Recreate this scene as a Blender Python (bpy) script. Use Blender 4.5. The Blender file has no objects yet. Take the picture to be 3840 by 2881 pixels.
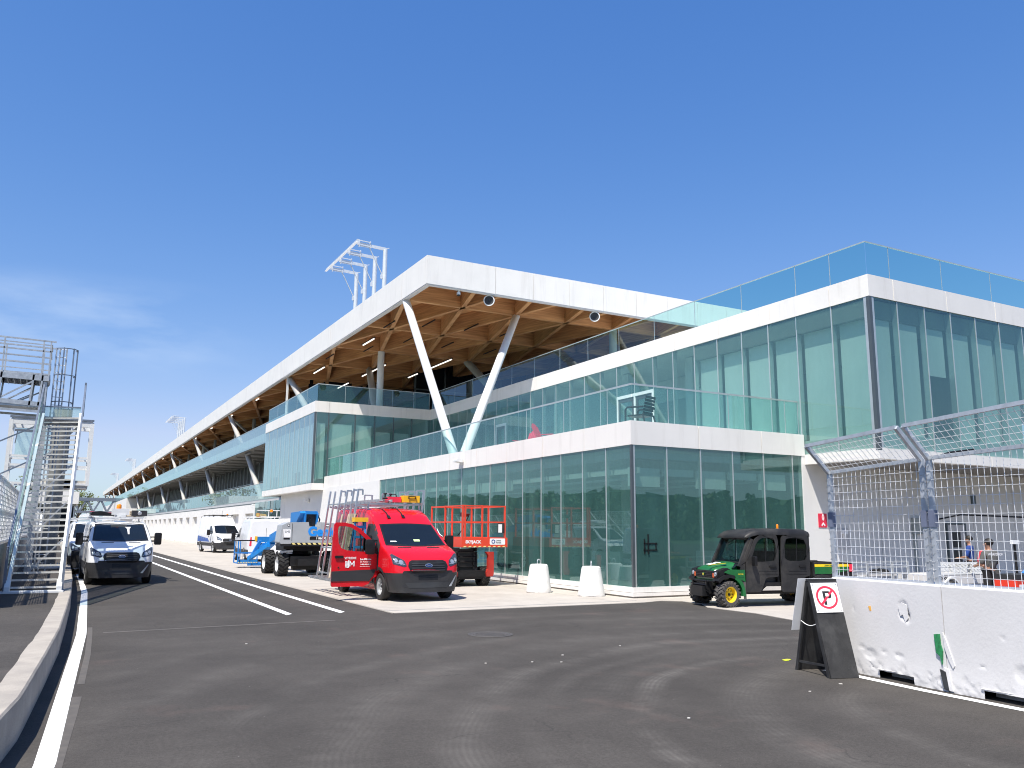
import bpy, bmesh, math, random
from mathutils import Vector, Matrix, Quaternion
from mathutils.bvhtree import BVHTree
random.seed(7)
R = math.radians
scn = bpy.context.scene
col = scn.collection
V = Vector

# ---------------------------------------------------------------- materials
def _new(name):
    m = bpy.data.materials.new(name); m.use_nodes = True
    nt = m.node_tree; nt.nodes.clear()
    out = nt.nodes.new('ShaderNodeOutputMaterial')
    return m, nt, out
def N(nt, t, **kw):
    n = nt.nodes.new(t)
    for k, v in kw.items():
        if k in n.inputs: n.inputs[k].default_value = v
        else: setattr(n, k, v)
    return n
def rgba(c): return (c[0], c[1], c[2], 1.0)
MATS = {}
def mat(name, c, rough=.5, metal=0.0, var=.12, scale=3.0, bump=0.0, bscale=40.0, spec=.5, coat=0.0, dirt=None, dirt_amt=.0, trans=0.0):
    """Principled with two scales of noise breaking up colour and gloss"""
    if name in MATS: return MATS[name]
    m, nt, out = _new(name); L = nt.links.new
    p = N(nt, 'ShaderNodeBsdfPrincipled')
    p.inputs['Metallic'].default_value = metal
    p.inputs['Specular IOR Level'].default_value = spec
    p.inputs['Coat Weight'].default_value = coat
    p.inputs['Coat Roughness'].default_value = .04
    tc = N(nt, 'ShaderNodeTexCoord')
    n1 = N(nt, 'ShaderNodeTexNoise', Scale=scale, Detail=6.0, Roughness=.6)
    L(tc.outputs['Object'], n1.inputs['Vector'])
    r = N(nt, 'ShaderNodeMapRange'); L(n1.outputs['Fac'], r.inputs['Value'])
    r.inputs['From Min'].default_value = .3; r.inputs['From Max'].default_value = .7
    r.inputs['To Min'].default_value = 1 - var; r.inputs['To Max'].default_value = 1 + var
    mul = N(nt, 'ShaderNodeVectorMath', operation='SCALE'); mul.inputs[0].default_value = c
    L(r.outputs['Result'], mul.inputs['Scale'])
    colout = mul.outputs['Vector']
    if dirt is not None:
        n3 = N(nt, 'ShaderNodeTexNoise', Scale=scale*.35, Detail=8.0, Roughness=.7)
        L(tc.outputs['Object'], n3.inputs['Vector'])
        rr = N(nt, 'ShaderNodeMapRange'); L(n3.outputs['Fac'], rr.inputs['Value'])
        rr.inputs['From Min'].default_value = .48; rr.inputs['From Max'].default_value = .68
        rr.inputs['To Max'].default_value = dirt_amt
        mx = N(nt, 'ShaderNodeMix', data_type='RGBA'); L(rr.outputs['Result'], mx.inputs['Factor'])
        L(colout, mx.inputs[6]); mx.inputs[7].default_value = rgba(dirt)
        colout = mx.outputs[2]
    L(colout, p.inputs['Base Color'])
    r2 = N(nt, 'ShaderNodeMapRange'); L(n1.outputs['Fac'], r2.inputs['Value'])
    r2.inputs['To Min'].default_value = max(.02, rough*.75); r2.inputs['To Max'].default_value = min(1, rough*1.25)
    L(r2.outputs['Result'], p.inputs['Roughness'])
    if bump:
        n2 = N(nt, 'ShaderNodeTexNoise', Scale=bscale, Detail=4.0)
        L(tc.outputs['Object'], n2.inputs['Vector'])
        b = N(nt, 'ShaderNodeBump', Strength=bump, Distance=.02)
        L(n2.outputs['Fac'], b.inputs['Height']); L(b.outputs['Normal'], p.inputs['Normal'])
    L(p.outputs[0], out.inputs['Surface'])
    MATS[name] = m
    return m
def emit(name, c, s):
    if name in MATS: return MATS[name]
    m, nt, out = _new(name)
    e = N(nt, 'ShaderNodeEmission', Color=rgba(c), Strength=s); nt.links.new(e.outputs[0], out.inputs[0])
    MATS[name] = m; return m
def glass(name, tint, refl, base=.12, wav=.0, wscale=.6, f=1.0, veil=0.0, vcol=(.09, .34, .29)):
    m, nt, out = _new(name); L = nt.links.new
    t = N(nt, 'ShaderNodeBsdfTransparent', Color=rgba(tint))
    g = N(nt, 'ShaderNodeBsdfGlossy', Color=rgba(refl), Roughness=.0)
    ge = N(nt, 'ShaderNodeNewGeometry'); dt = N(nt, 'ShaderNodeVectorMath', operation='DOT_PRODUCT'); L(ge.outputs['Incoming'], dt.inputs[0]); L(ge.outputs['Normal'], dt.inputs[1])
    ab = N(nt, 'ShaderNodeMath', operation='ABSOLUTE'); L(dt.outputs['Value'], ab.inputs[0])
    om = N(nt, 'ShaderNodeMath', operation='SUBTRACT'); om.inputs[0].default_value = 1.0; L(ab.outputs[0], om.inputs[1])
    fr = N(nt, 'ShaderNodeMath', operation='POWER'); L(om.outputs[0], fr.inputs[0]); fr.inputs[1].default_value = 4.0
    a = N(nt, 'ShaderNodeMath', operation='MULTIPLY_ADD'); L(fr.outputs[0], a.inputs[0]); a.inputs[1].default_value = f; a.inputs[2].default_value = base; a.use_clamp = True
    if wav:
        tc = N(nt, 'ShaderNodeTexCoord'); n = N(nt, 'ShaderNodeTexNoise', Scale=wscale, Detail=1.0)
        L(tc.outputs['Object'], n.inputs['Vector'])
        b = N(nt, 'ShaderNodeBump', Strength=wav, Distance=.05); L(n.outputs['Fac'], b.inputs['Height']); L(b.outputs['Normal'], g.inputs['Normal'])
    mx = N(nt, 'ShaderNodeMixShader'); L(a.outputs[0], mx.inputs[0]); L(t.outputs[0], mx.inputs[1]); L(g.outputs[0], mx.inputs[2])
    if veil:      # milky haze mixed into the pane as a thin diffuse film, cloudier in places
        d = N(nt, 'ShaderNodeBsdfDiffuse', Color=rgba(vcol)); tc2 = N(nt, 'ShaderNodeTexCoord'); mp2 = N(nt, 'ShaderNodeMapping'); mp2.inputs['Scale'].default_value = (1.2, 1.2, .35)
        n2 = N(nt, 'ShaderNodeTexNoise', Scale=1.0, Detail=7.0, Roughness=.65); L(tc2.outputs['Object'], mp2.inputs[0]); L(mp2.outputs[0], n2.inputs['Vector'])
        r2 = N(nt, 'ShaderNodeMapRange'); L(n2.outputs['Fac'], r2.inputs['Value'])
        for k, x in zip(('From Min', 'From Max', 'To Min', 'To Max'), (.3, .7, veil*.75, veil*1.25)): r2.inputs[k].default_value = x
        m3 = N(nt, 'ShaderNodeMixShader'); L(r2.outputs[0], m3.inputs[0]); L(mx.outputs[0], m3.inputs[1]); L(d.outputs[0], m3.inputs[2]); mx = m3
    L(mx.outputs[0], out.inputs[0]); MATS[name] = m
    return m

# building glass
G_FACADE = glass('facade_glass', (.56, .72, .68), (.66, .86, .86), .18, .040, .35, veil=.30, vcol=(.10, .25, .23))
G_UPPER = glass('upper_facade_glass', (.62, .79, .755), (.66, .86, .88), .15, .040, .35, veil=.20, vcol=(.14, .32, .30))
G_GUARD = glass('guard_glass', (.74, .90, .86), (.70, .9, .92), .09, .05, .35, veil=.10, vcol=(.12, .36, .33))
G_GUARDW = glass('wavy_guard_glass', (.66, .82, .80), (.72, .92, .95), .22, .16, .45, veil=.22, vcol=(.36, .47, .48))
G_ROOFGUARD = glass('blue_guard_glass', (.55, .84, .80), (.75, .9, 1.0), .06, .02, .4)
G_CLEAR = glass('clear_panel', (.72, .86, .84), (.8, .95, .92), .08, .02, .5, veil=.30, vcol=(.5, .62, .56))
G_CAB = glass('cab_glass', (.62, .68, .66), (.9, .95, .95), .05, .0, .5)
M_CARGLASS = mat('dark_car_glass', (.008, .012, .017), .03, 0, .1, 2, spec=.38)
M_PANEL = mat('white_facade_panel', (.78, .755, .72), .45, 0, .03, .7, dirt=(.55, .53, .50), dirt_amt=.14)
def streaks(m, amt, c):
    nt = m.node_tree; L = nt.links.new; p = [n for n in nt.nodes if n.type == 'BSDF_PRINCIPLED'][0]; src = p.inputs['Base Color'].links[0].from_socket
    g = N(nt, 'ShaderNodeNewGeometry'); mp = N(nt, 'ShaderNodeMapping'); mp.inputs['Scale'].default_value = (2.6, 2.6, .22); L(g.outputs['Position'], mp.inputs[0])
    n = N(nt, 'ShaderNodeTexNoise', Scale=1.0, Detail=6.0, Roughness=.7); L(mp.outputs[0], n.inputs['Vector'])
    r = N(nt, 'ShaderNodeMapRange'); L(n.outputs['Fac'], r.inputs['Value'])
    for k, x in zip(('From Min', 'From Max', 'To Min', 'To Max'), (.52, .76, 0, amt)): r.inputs[k].default_value = x
    mx = N(nt, 'ShaderNodeMix', data_type='RGBA'); L(r.outputs[0], mx.inputs['Factor']); L(src, mx.inputs[6]); mx.inputs[7].default_value = rgba(c); L(mx.outputs[2], p.inputs['Base Color'])
M_PANEL2 = mat('white_facade_panel_aged', (.735, .71, .675), .45, 0, .03, .7, dirt=(.55, .53, .50), dirt_amt=.18)
streaks(M_PANEL, .38, (.50, .47, .43)); streaks(M_PANEL2, .45, (.48, .45, .41))
M_WALL = mat('white_wall', (.72, .71, .69), .6, 0, .03, .8, dirt=(.6, .58, .55), dirt_amt=.10)
streaks(M_WALL, .16, (.5, .48, .45))
M_GREYWALL = mat('pale_grey_wall', (.56, .55, .55), .6, 0, .04, .8)
M_WHITE = mat('white_paint', (.80, .80, .80), .4, 0, .04)
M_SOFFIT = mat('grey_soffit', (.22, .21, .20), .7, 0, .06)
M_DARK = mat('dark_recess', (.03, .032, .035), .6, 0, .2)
M_JOINT = mat('joint_grey', (.25, .25, .25), .7)
M_ALU = mat('aluminium', (.62, .64, .65), .32, .85, .08, 6)
M_MULL = mat('mullion_grey', (.50, .54, .54), .35, .5, .06)
M_MULLD = mat('dark_mullion', (.10, .12, .13), .35, .4, .06)
M_STEELW = mat('white_steel', (.72, .73, .73), .4, 0, .05)
M_GALV = mat('galvanised_steel', (.46, .48, .50), .45, .6, .18, 9)
M_STEELD = mat('blue_grey_steel', (.20, .23, .28), .4, .5, .12, 5)
M_CONC = mat('concrete', (.52, .49, .45), .85, 0, .10, 2.0, .25, 60, dirt=(.38, .36, .33), dirt_amt=.5)
M_KERB = mat('kerb_concrete', (.36, .325, .28), .9, 0, .14, 3.0, .35, 45, dirt=(.24, .22, .20), dirt_amt=.6)
M_BLOCK = mat('whitewashed_concrete', (.78, .76, .73), .8, 0, .06, 4, .35, 30, dirt=(.50, .46, .42), dirt_amt=.35)
M_COLUMN = mat('white_column', (.70, .70, .69), .45, 0, .04, 1.5)
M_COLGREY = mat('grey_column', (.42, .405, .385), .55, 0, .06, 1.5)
M_BLIND = mat('roller_blind_cloth', (.74, .77, .74), .8, 0, .03, 1.0)
M_INT = mat('interior_grey', (.36, .39, .38), .8, 0, .08, .6)
M_INTW = mat('interior_white', (.62, .63, .62), .8, 0, .05, .8)
M_INTFLOOR = mat('interior_floor', (.22, .22, .22), .6, 0, .15, .8)
M_BLACK = mat('black_plastic', (.012, .012, .013), .45, 0, .25, 8, spec=.3)
M_RUBBER = mat('tyre_rubber', (.018, .0175, .017), .75, 0, .25, 12, .3, 60)
M_RUBBERD = mat('dusty_tyre_rubber', (.075, .070, .065), .85, 0, .3, 8, .3, 60)
M_GREYPL = mat('grey_bumper_plastic', (.026, .026, .028), .5, 0, .12, 4)
M_RED = mat('red_van_paint', (.56, .006, .014), .22, 0, .03, 2, coat=.35)
M_VANW = mat('white_van_paint', (.74, .75, .77), .25, 0, .03, 2, coat=.5)
M_RIM = mat('steel_rim', (.52, .53, .54), .35, .6, .08)
M_LAMP = mat('headlamp', (.42, .46, .50), .08, .55, .25, 18)
M_LAMPD = mat('headlamp_dark', (.05, .06, .08), .08, .2, .3, 18)
M_AMBER = mat('amber_lens', (.85, .25, .01), .2)
M_BLUE = mat('lift_blue', (.012, .20, .56), .35, 0, .08, 3, dirt=(.1, .12, .14), dirt_amt=.25)
M_GREYL = mat('lift_grey', (.36, .38, .40), .4, 0, .05, 2)
M_GREEN = mat('vehicle_green', (.012, .125, .035), .3, 0, .12, 4, coat=.3)
M_YELLOW = mat('vehicle_yellow', (.80, .56, .02), .35, 0, .1, 6)
M_ORANGER = mat('lift_red', (.72, .065, .03), .35, 0, .06, 3, coat=.2)
M_GATOR = mat('dusty_black_panel', (.020, .020, .021), .5, 0, .25, 3, spec=.35, dirt=(.085, .078, .07), dirt_amt=.5)
M_WOOD = mat('pale_wood', (.55, .46, .34), .8, 0, .18, 7, dirt=(.3, .25, .2), dirt_amt=.4)
M_YEL = mat('case_yellow', (.85, .48, .02), .4)
M_TEXTW = mat('white_lettering', (.85, .85, .85), .5, 0, .0)
M_TEXTB = mat('black_lettering', (.02, .02, .02), .5, 0, .0)
M_TEXTBL = mat('blue_lettering', (.01, .25, .75), .45, 0, .0)
M_SIGNRED = mat('sign_red', (.75, .03, .07), .45, 0, .02)
M_SKIN = mat('skin', (.34, .18, .12), .5)
M_HAIR = mat('dark_hair', (.015, .012, .01), .6)

def timber():
    m, nt, out = _new('glulam_timber'); L = nt.links.new
    p = N(nt, 'ShaderNodeBsdfPrincipled'); p.inputs['Roughness'].default_value = .6
    tc = N(nt, 'ShaderNodeTexCoord')
    w = N(nt, 'ShaderNodeTexNoise', Scale=1.3, Detail=5.0); mp = N(nt, 'ShaderNodeMapping')
    mp.inputs['Scale'].default_value = (.5, .5, 9.0)
    L(tc.outputs['Object'], mp.inputs['Vector']); L(mp.outputs[0], w.inputs['Vector'])
    cr = N(nt, 'ShaderNodeValToRGB'); L(w.outputs['Fac'], cr.inputs[0])
    cr.color_ramp.elements[0].position = .3; cr.color_ramp.elements[0].color = (.40, .188, .078, 1)
    cr.color_ramp.elements[1].position = .7; cr.color_ramp.elements[1].color = (.64, .342, .15, 1)
    L(cr.outputs[0], p.inputs['Base Color']); L(p.outputs[0], out.inputs[0]); MATS['timber'] = m
    return m
M_TIMBER = timber()

def asphalt():
    m, nt, out = _new('asphalt'); L = nt.links.new
    p = N(nt, 'ShaderNodeBsdfPrincipled'); p.inputs['Roughness'].default_value = .9; p.inputs['Specular IOR Level'].default_value = .25
    g = N(nt, 'ShaderNodeNewGeometry')
    def noise(s, d=6.0, vec=None, ro=.6):
        n = N(nt, 'ShaderNodeTexNoise', Scale=s, Detail=d, Roughness=ro); L(vec or g.outputs['Position'], n.inputs['Vector']); return n.outputs['Fac']
    def mr(v, a, b, c, d):
        n = N(nt, 'ShaderNodeMapRange'); L(v, n.inputs['Value'])
        for k, x in zip(('From Min', 'From Max', 'To Min', 'To Max'), (a, b, c, d)): n.inputs[k].default_value = x
        return n.outputs['Result']
    def op(o, a, b):
        n = N(nt, 'ShaderNodeMath', operation=o)
        for i, x in enumerate((a, b)):
            if isinstance(x, (int, float)): n.inputs[i].default_value = x
            elif x is not None: L(x, n.inputs[i])
        return n.outputs[0]
    cloud = mr(noise(.35, 5), .35, .65, .85, 1.17)
    mid = mr(noise(2.2, 6, ro=.7), .3, .7, .90, 1.10)
    grain = op('MULTIPLY', mr(noise(70, 4, ro=.85), .25, .75, .50, 1.50), mr(noise(22, 5, ro=.85), .3, .7, .70, 1.30))
    val = op('MULTIPLY', op('MULTIPLY', cloud, mid), grain)
    # dusty tyre tracks: arcs of real radius round the turning centre
    sx = N(nt, 'ShaderNodeSeparateXYZ'); L(g.outputs['Position'], sx.inputs[0])
    dx = op('SUBTRACT', sx.outputs[0], 10.5); dy = op('SUBTRACT', sx.outputs[1], 4.9)
    rad = op('SQRT', op('ADD', op('MULTIPLY', dx, dx), op('MULTIPLY', dy, dy)), 0)
    rad = op('ADD', rad, mr(noise(.25, 1), .2, .8, -.22, .22))
    ang = op('ARCTAN2', dy, dx)
    tot = None
    for r0, w, a in ((5.45, .24, .62), (5.95, .40, .20), (7.35, .34, .42), (6.60, .22, .22), (4.25, .40, .38), (8.5, .45, .34), (9.7, .30, .26), (3.1, .30, .30), (11.2, .5, .25), (12.6, .35, .18)):
        d = op('ABSOLUTE', op('SUBTRACT', rad, r0), 0)
        b = op('MULTIPLY', mr(d, 0, w, 1, 0), a)
        tot = b if tot is None else op('MAXIMUM', tot, b)
    # tread ribs within the tracks
    rib = mr(op('SINE', op('MULTIPLY', rad, 95.0), 0), -1, 1, .60, 1.0)
    lug = mr(op('SINE', op('MULTIPLY', ang, 130.0), 0), -1, 1, .7, 1.0)
    brk = mr(noise(.45, 6, ro=.75), .40, .58, .04, 1.0)
    tot = op('MULTIPLY', op('MULTIPLY', op('MULTIPLY', tot, rib), lug), brk)
    # straight faint streaks
    mp = N(nt, 'ShaderNodeMapping'); mp.inputs['Rotation'].default_value = (0, 0, R(38)); mp.inputs['Scale'].default_value = (3.2, .22, 1)
    L(g.outputs['Position'], mp.inputs['Vector'])
    st = mr(noise(1.0, 5, mp.outputs[0]), .60, .80, 0, .10)
    mp2 = N(nt, 'ShaderNodeMapping'); mp2.inputs['Rotation'].default_value = (0, 0, R(-12)); mp2.inputs['Scale'].default_value = (.18, 2.2, 1)
    L(g.outputs['Position'], mp2.inputs['Vector'])
    st2 = mr(noise(1.0, 5, mp2.outputs[0]), .60, .80, 0, .12)
    near = mr(sx.outputs[1], 22, 30, 1, .2)
    dust = op('MULTIPLY', op('MAXIMUM', op('MAXIMUM', tot, st), st2), near)
    c0 = N(nt, 'ShaderNodeVectorMath', operation='SCALE'); c0.inputs[0].default_value = (.0590, .0535, .0485); L(val, c0.inputs['Scale'])
    mx = N(nt, 'ShaderNodeMix', data_type='RGBA'); L(dust, mx.inputs['Factor']); L(c0.outputs[0], mx.inputs[6]); mx.inputs[7].default_value = (.165, .153, .140, 1)
    # reddish clay smears
    rd = op('MULTIPLY', mr(noise(.55, 4), .60, .74, 0, .16), near)
    mx2 = N(nt, 'ShaderNodeMix', data_type='RGBA'); L(rd, mx2.inputs['Factor']); L(mx.outputs[2], mx2.inputs[6]); mx2.inputs[7].default_value = (.20, .12, .10, 1)
    # pale specks
    vo = N(nt, 'ShaderNodeTexVoronoi', Scale=3.4); L(g.outputs['Position'], vo.inputs['Vector'])
    sp = mr(vo.outputs['Distance'], .012, .024, .7, 0)
    mx3 = N(nt, 'ShaderNodeMix', data_type='RGBA'); L(sp, mx3.inputs['Factor']); L(mx2.outputs[2], mx3.inputs[6]); mx3.inputs[7].default_value = (.42, .40, .37, 1)
    vc = N(nt, 'ShaderNodeTexVoronoi', Scale=.33, feature='DISTANCE_TO_EDGE'); wv = N(nt, 'ShaderNodeTexNoise', Scale=1.4, Detail=5.0); L(g.outputs['Position'], wv.inputs['Vector'])
    ad = N(nt, 'ShaderNodeVectorMath', operation='ADD'); L(g.outputs['Position'], ad.inputs[0]); L(wv.outputs['Color'], ad.inputs[1]); L(ad.outputs[0], vc.inputs['Vector'])
    ck = op('MULTIPLY', mr(vc.outputs['Distance'], .0, .006, .55, 0), mr(noise(.3, 2), .52, .58, 0, 1))
    oil = mr(noise(.8, 5, ro=.7), .66, .76, 0, .45)
    mx4 = N(nt, 'ShaderNodeMix', data_type='RGBA'); L(op('MAXIMUM', ck, oil), mx4.inputs['Factor']); L(mx3.outputs[2], mx4.inputs[6]); mx4.inputs[7].default_value = (.030, .028, .027, 1)
    L(mx4.outputs[2], p.inputs['Base Color'])
    b = N(nt, 'ShaderNodeBump', Strength=.5, Distance=.006); L(noise(140, 2), b.inputs['Height']); L(b.outputs['Normal'], p.inputs['Normal'])
    L(p.outputs[0], out.inputs[0]); MATS['asphalt'] = m
    return m
M_ASPHALT = asphalt()

def slabconc():
    m, nt, out = _new('apron_concrete'); L = nt.links.new
    p = N(nt, 'ShaderNodeBsdfPrincipled'); p.inputs['Roughness'].default_value = .85
    g = N(nt, 'ShaderNodeNewGeometry')
    n = N(nt, 'ShaderNodeTexNoise', Scale=.8, Detail=8.0, Roughness=.7); L(g.outputs['Position'], n.inputs['Vector'])
    cr = N(nt, 'ShaderNodeValToRGB'); L(n.outputs['Fac'], cr.inputs[0])
    cr.color_ramp.elements[0].position = .3; cr.color_ramp.elements[0].color = (.37, .335, .295, 1)
    cr.color_ramp.elements[1].position = .7; cr.color_ramp.elements[1].color = (.48, .44, .39, 1)
    n2 = N(nt, 'ShaderNodeTexNoise', Scale=40, Detail=4.0); L(g.outputs['Position'], n2.inputs['Vector'])
    r = N(nt, 'ShaderNodeMapRange'); L(n2.outputs['Fac'], r.inputs['Value']); r.inputs['To Min'].default_value = .86; r.inputs['To Max'].default_value = 1.14
    br = N(nt, 'ShaderNodeTexBrick', Scale=1.0); br.inputs['Mortar Size'].default_value = .012; br.inputs['Brick Width'].default_value = 6.9; br.inputs['Row Height'].default_value = 6.0
    br.offset = 0; br.inputs['Color1'].default_value = (1, 1, 1, 1); br.inputs['Color2'].default_value = (.95, .95, .95, 1); br.inputs['Mortar'].default_value = (.45, .43, .40, 1)
    mp = N(nt, 'ShaderNodeMapping'); mp.inputs['Location'].default_value = (-7.3, -20.0, 0); L(g.outputs['Position'], mp.inputs[0]); L(mp.outputs[0], br.inputs['Vector'])
    a = N(nt, 'ShaderNodeVectorMath', operation='SCALE'); L(cr.outputs[0], a.inputs[0]); L(r.outputs[0], a.inputs['Scale'])
    b = N(nt, 'ShaderNodeVectorMath', operation='MULTIPLY'); L(a.outputs[0], b.inputs[0]); L(br.outputs['Color'], b.inputs[1])
    ns = N(nt, 'ShaderNodeTexNoise', Scale=.45, Detail=9.0, Roughness=.75); L(g.outputs['Position'], ns.inputs['Vector'])
    rs = N(nt, 'ShaderNodeMapRange'); L(ns.outputs['Fac'], rs.inputs['Value'])
    for k, x in zip(('From Min', 'From Max', 'To Min', 'To Max'), (.50, .72, 0, .42)): rs.inputs[k].default_value = x
    ms = N(nt, 'ShaderNodeMix', data_type='RGBA'); L(rs.outputs[0], ms.inputs['Factor']); L(b.outputs[0], ms.inputs[6]); ms.inputs[7].default_value = (.26, .235, .21, 1)
    L(ms.outputs[2], p.inputs['Base Color']); L(p.outputs[0], out.inputs[0])
    return m
M_APRON = slabconc()
M_LINE = mat('road_paint', (.80, .80, .79), .7, 0, .06, 5, .1, 80, dirt=(.35, .34, .33), dirt_amt=.35)
M_GRASS = mat('grass_ground', (.06, .10, .03), .9, 0, .3, .5)
M_LEAF = mat('leaf', (.055, .125, .045), .7, 0, .45, .35)

# ---------------------------------------------------------------- mesh helpers
class MB:
    def __init__(s): s.bm = bmesh.new(); s.mi = 0
    def _f(s, vs):
        try:
            f = s.bm.faces.new(vs); f.material_index = s.mi; return f
        except ValueError: return None
    def box(s, x0, x1, y0, y1, z0, z1, M=None):
        if x0 > x1: x0, x1 = x1, x0
        if y0 > y1: y0, y1 = y1, y0
        if z0 > z1: z0, z1 = z1, z0
        c = [V((x, y, z)) for z in (z0, z1) for y in (y0, y1) for x in (x0, x1)]
        if M is not None: c = [M @ p for p in c]
        v = [s.bm.verts.new(p) for p in c]
        for q in ((0, 2, 3, 1), (4, 5, 7, 6), (0, 1, 5, 4), (2, 6, 7, 3), (0, 4, 6, 2), (1, 3, 7, 5)): s._f([v[i] for i in q])
        return s
    def quad(s, *ps): s._f([s.bm.verts.new(V(p)) for p in ps]); return s
    def bar(s, p, q, w, h=None, up=(0, 0, 1)):
        p, q = V(p), V(q); d = q - p; h = h or w
        if d.length < 1e-6: return s
        d.normalize(); u = V(up)
        if abs(d.dot(u)) > .97: u = V((0, 1, 0)) if abs(d.y) < .9 else V((1, 0, 0))
        r = d.cross(u).normalized(); u = r.cross(d)
        vs = [s.bm.verts.new(o + r*a*w/2 + u*b*h/2) for o in (p, q) for a, b in ((-1, -1), (1, -1), (1, 1), (-1, 1))]
        s._f(vs[3::-1]); s._f(vs[4:])
        for i in range(4): j = (i+1) % 4; s._f([vs[i], vs[j], vs[4+j], vs[4+i]])
        return s
    def ring(s, c, ax, r, n, ph=0):
        ax = V(ax).normalized(); u = ax.orthogonal().normalized(); w = ax.cross(u)
        return [s.bm.verts.new(V(c) + (u*math.cos(2*math.pi*i/n+ph) + w*math.sin(2*math.pi*i/n+ph))*r) for i in range(n)]
    def tube(s, p, q, r, r2=None, n=8, caps=True):
        p, q = V(p), V(q); d = q - p
        if d.length < 1e-6: return s
        a = s.ring(p, d, r, n); b = s.ring(q, d, r if r2 is None else r2, n)
        for i in range(n): j = (i+1) % n; s._f([a[i], a[j], b[j], b[i]])
        if caps: s._f(a[::-1]); s._f(b)
        return s
    def path(s, pts, r, n=6, closed=False):
        pts = [V(p) for p in pts]; m = len(pts); rings = []
        u = None
        for i, p in enumerate(pts):
            if closed: d = pts[(i+1) % m] - pts[i-1]
            else: d = pts[min(i+1, m-1)] - pts[max(i-1, 0)]
            d.normalize()
            if u is None: u = d.orthogonal().normalized()
            u = (u - d*u.dot(d)); u = u.normalized() if u.length > 1e-5 else d.orthogonal().normalized()
            w = d.cross(u)
            rings.append([s.bm.verts.new(p + (u*math.cos(2*math.pi*k/n) + w*math.sin(2*math.pi*k/n))*r) for k in range(n)])
        for i in range(m if closed else m-1):
            a, b = rings[i], rings[(i+1) % m]
            for k in range(n): j = (k+1) % n; s._f([a[k], a[j], b[j], b[k]])
        if not closed: s._f(rings[0][::-1]); s._f(rings[-1])
        return s
    def prism(s, poly, axis, lo, hi, M=None):
        def P(a, b, t):
            p = V((t, a, b)) if axis == 'x' else V((a, t, b)) if axis == 'y' else V((a, b, t))
            return M @ p if M is not None else p
        A = [s.bm.verts.new(P(a, b, lo)) for a, b in poly]; B = [s.bm.verts.new(P(a, b, hi)) for a, b in poly]
        n = len(poly); s._f(A[::-1]); s._f(B)
        for i in range(n): j = (i+1) % n; s._f([A[i], A[j], B[j], B[i]])
        return s
    def lathe(s, prof, n=16, axis='z', c=(0, 0, 0), a0=0, a1=2*math.pi):
        c = V(c); full = abs(a1-a0-2*math.pi) < 1e-6; m = n if full else n+1; rings = []
        for r, h in prof:
            rg = []
            for i in range(m):
                t = a0+(a1-a0)*i/n; x, y = r*math.cos(t), r*math.sin(t)
                p = V((x, y, h)) if axis == 'z' else V((h, x, y)) if axis == 'x' else V((x, h, y))
                rg.append(s.bm.verts.new(c+p))
            rings.append(rg)
        for a, b in zip(rings, rings[1:]):
            for i in range(n): j = (i+1) % m; s._f([a[i], a[j], b[j], b[i]])
        return s
    def ball(s, c, r, n=10, sc=(1, 1, 1)):
        prof = [(max(1e-4, r*math.sin(math.pi*i/n)), -r*math.cos(math.pi*i/n)) for i in range(n+1)]
        k = len(s.bm.verts); s.lathe(prof, n+4)
        s.bm.verts.ensure_lookup_table()
        for v in s.bm.verts[k:]: v.co = V((v.co.x*sc[0], v.co.y*sc[1], v.co.z*sc[2])) + V(c)
        return s
    def holed(s, outer, inner, axis, lo, hi, M=None):
        """plate with a hole: quads between two outlines of equal vertex count"""
        def P(a, b, t):
            p = V((t, a, b)) if axis == 'x' else V((a, t, b)) if axis == 'y' else V((a, b, t))
            return M @ p if M is not None else p
        n = len(outer)
        O0 = [s.bm.verts.new(P(a, b, lo)) for a, b in outer]; O1 = [s.bm.verts.new(P(a, b, hi)) for a, b in outer]
        I0 = [s.bm.verts.new(P(a, b, lo)) for a, b in inner]; I1 = [s.bm.verts.new(P(a, b, hi)) for a, b in inner]
        for i in range(n):
            j = (i+1) % n
            s._f([O0[j], O0[i], I0[i], I0[j]]); s._f([O1[i], O1[j], I1[j], I1[i]])
            s._f([O0[i], O0[j], O1[j], O1[i]]); s._f([I0[j], I0[i], I1[i], I1[j]])
        return s
    def xf(s, M): bmesh.ops.transform(s.bm, matrix=M, verts=s.bm.verts); return s
    def build(s, name, mats, parent=None, smooth=None, bevel=0, seg=2, merge=False):
        if merge: bmesh.ops.remove_doubles(s.bm, verts=s.bm.verts, dist=1e-4)
        if bevel:
            es = [e for e in s.bm.edges if len(e.link_faces) == 2 and e.calc_face_angle(0) > R(30)]
            bmesh.ops.bevel(s.bm, geom=es, offset=bevel, segments=seg, profile=.6, affect='EDGES', clamp_overlap=True)
        bmesh.ops.recalc_face_normals(s.bm, faces=s.bm.faces)
        me = bpy.data.meshes.new(name); s.bm.to_mesh(me); s.bm.free()
        return meshobj(name, me, mats, parent, smooth)
def meshobj(name, me, mats, parent=None, smooth=None):
    if not isinstance(mats, (list, tuple)): mats = [mats]
    me.materials.clear()
    for m in mats: me.materials.append(m)
    if smooth:
        me.polygons.foreach_set('use_smooth', [True]*len(me.polygons)); me.set_sharp_from_angle(angle=R(smooth))
    o = bpy.data.objects.new(name, me); col.objects.link(o)
    if parent is not None: o.parent = parent
    return o
def tag(o, label=None, cat=None, group=None, kind=None):
    if label: o['label'] = label
    if cat: o['category'] = cat
    if group: o['group'] = group
    if kind: o['kind'] = kind
    return o
def thing(name, label, cat, loc=(0, 0, 0), rz=0.0, group=None, sc=1.0):
    o = bpy.data.objects.new(name, None); col.objects.link(o)
    o.location = loc; o.rotation_euler = (0, 0, rz); o.scale = (sc, sc, sc); o.empty_display_size = .2
    return tag(o, label, cat, group)
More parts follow.
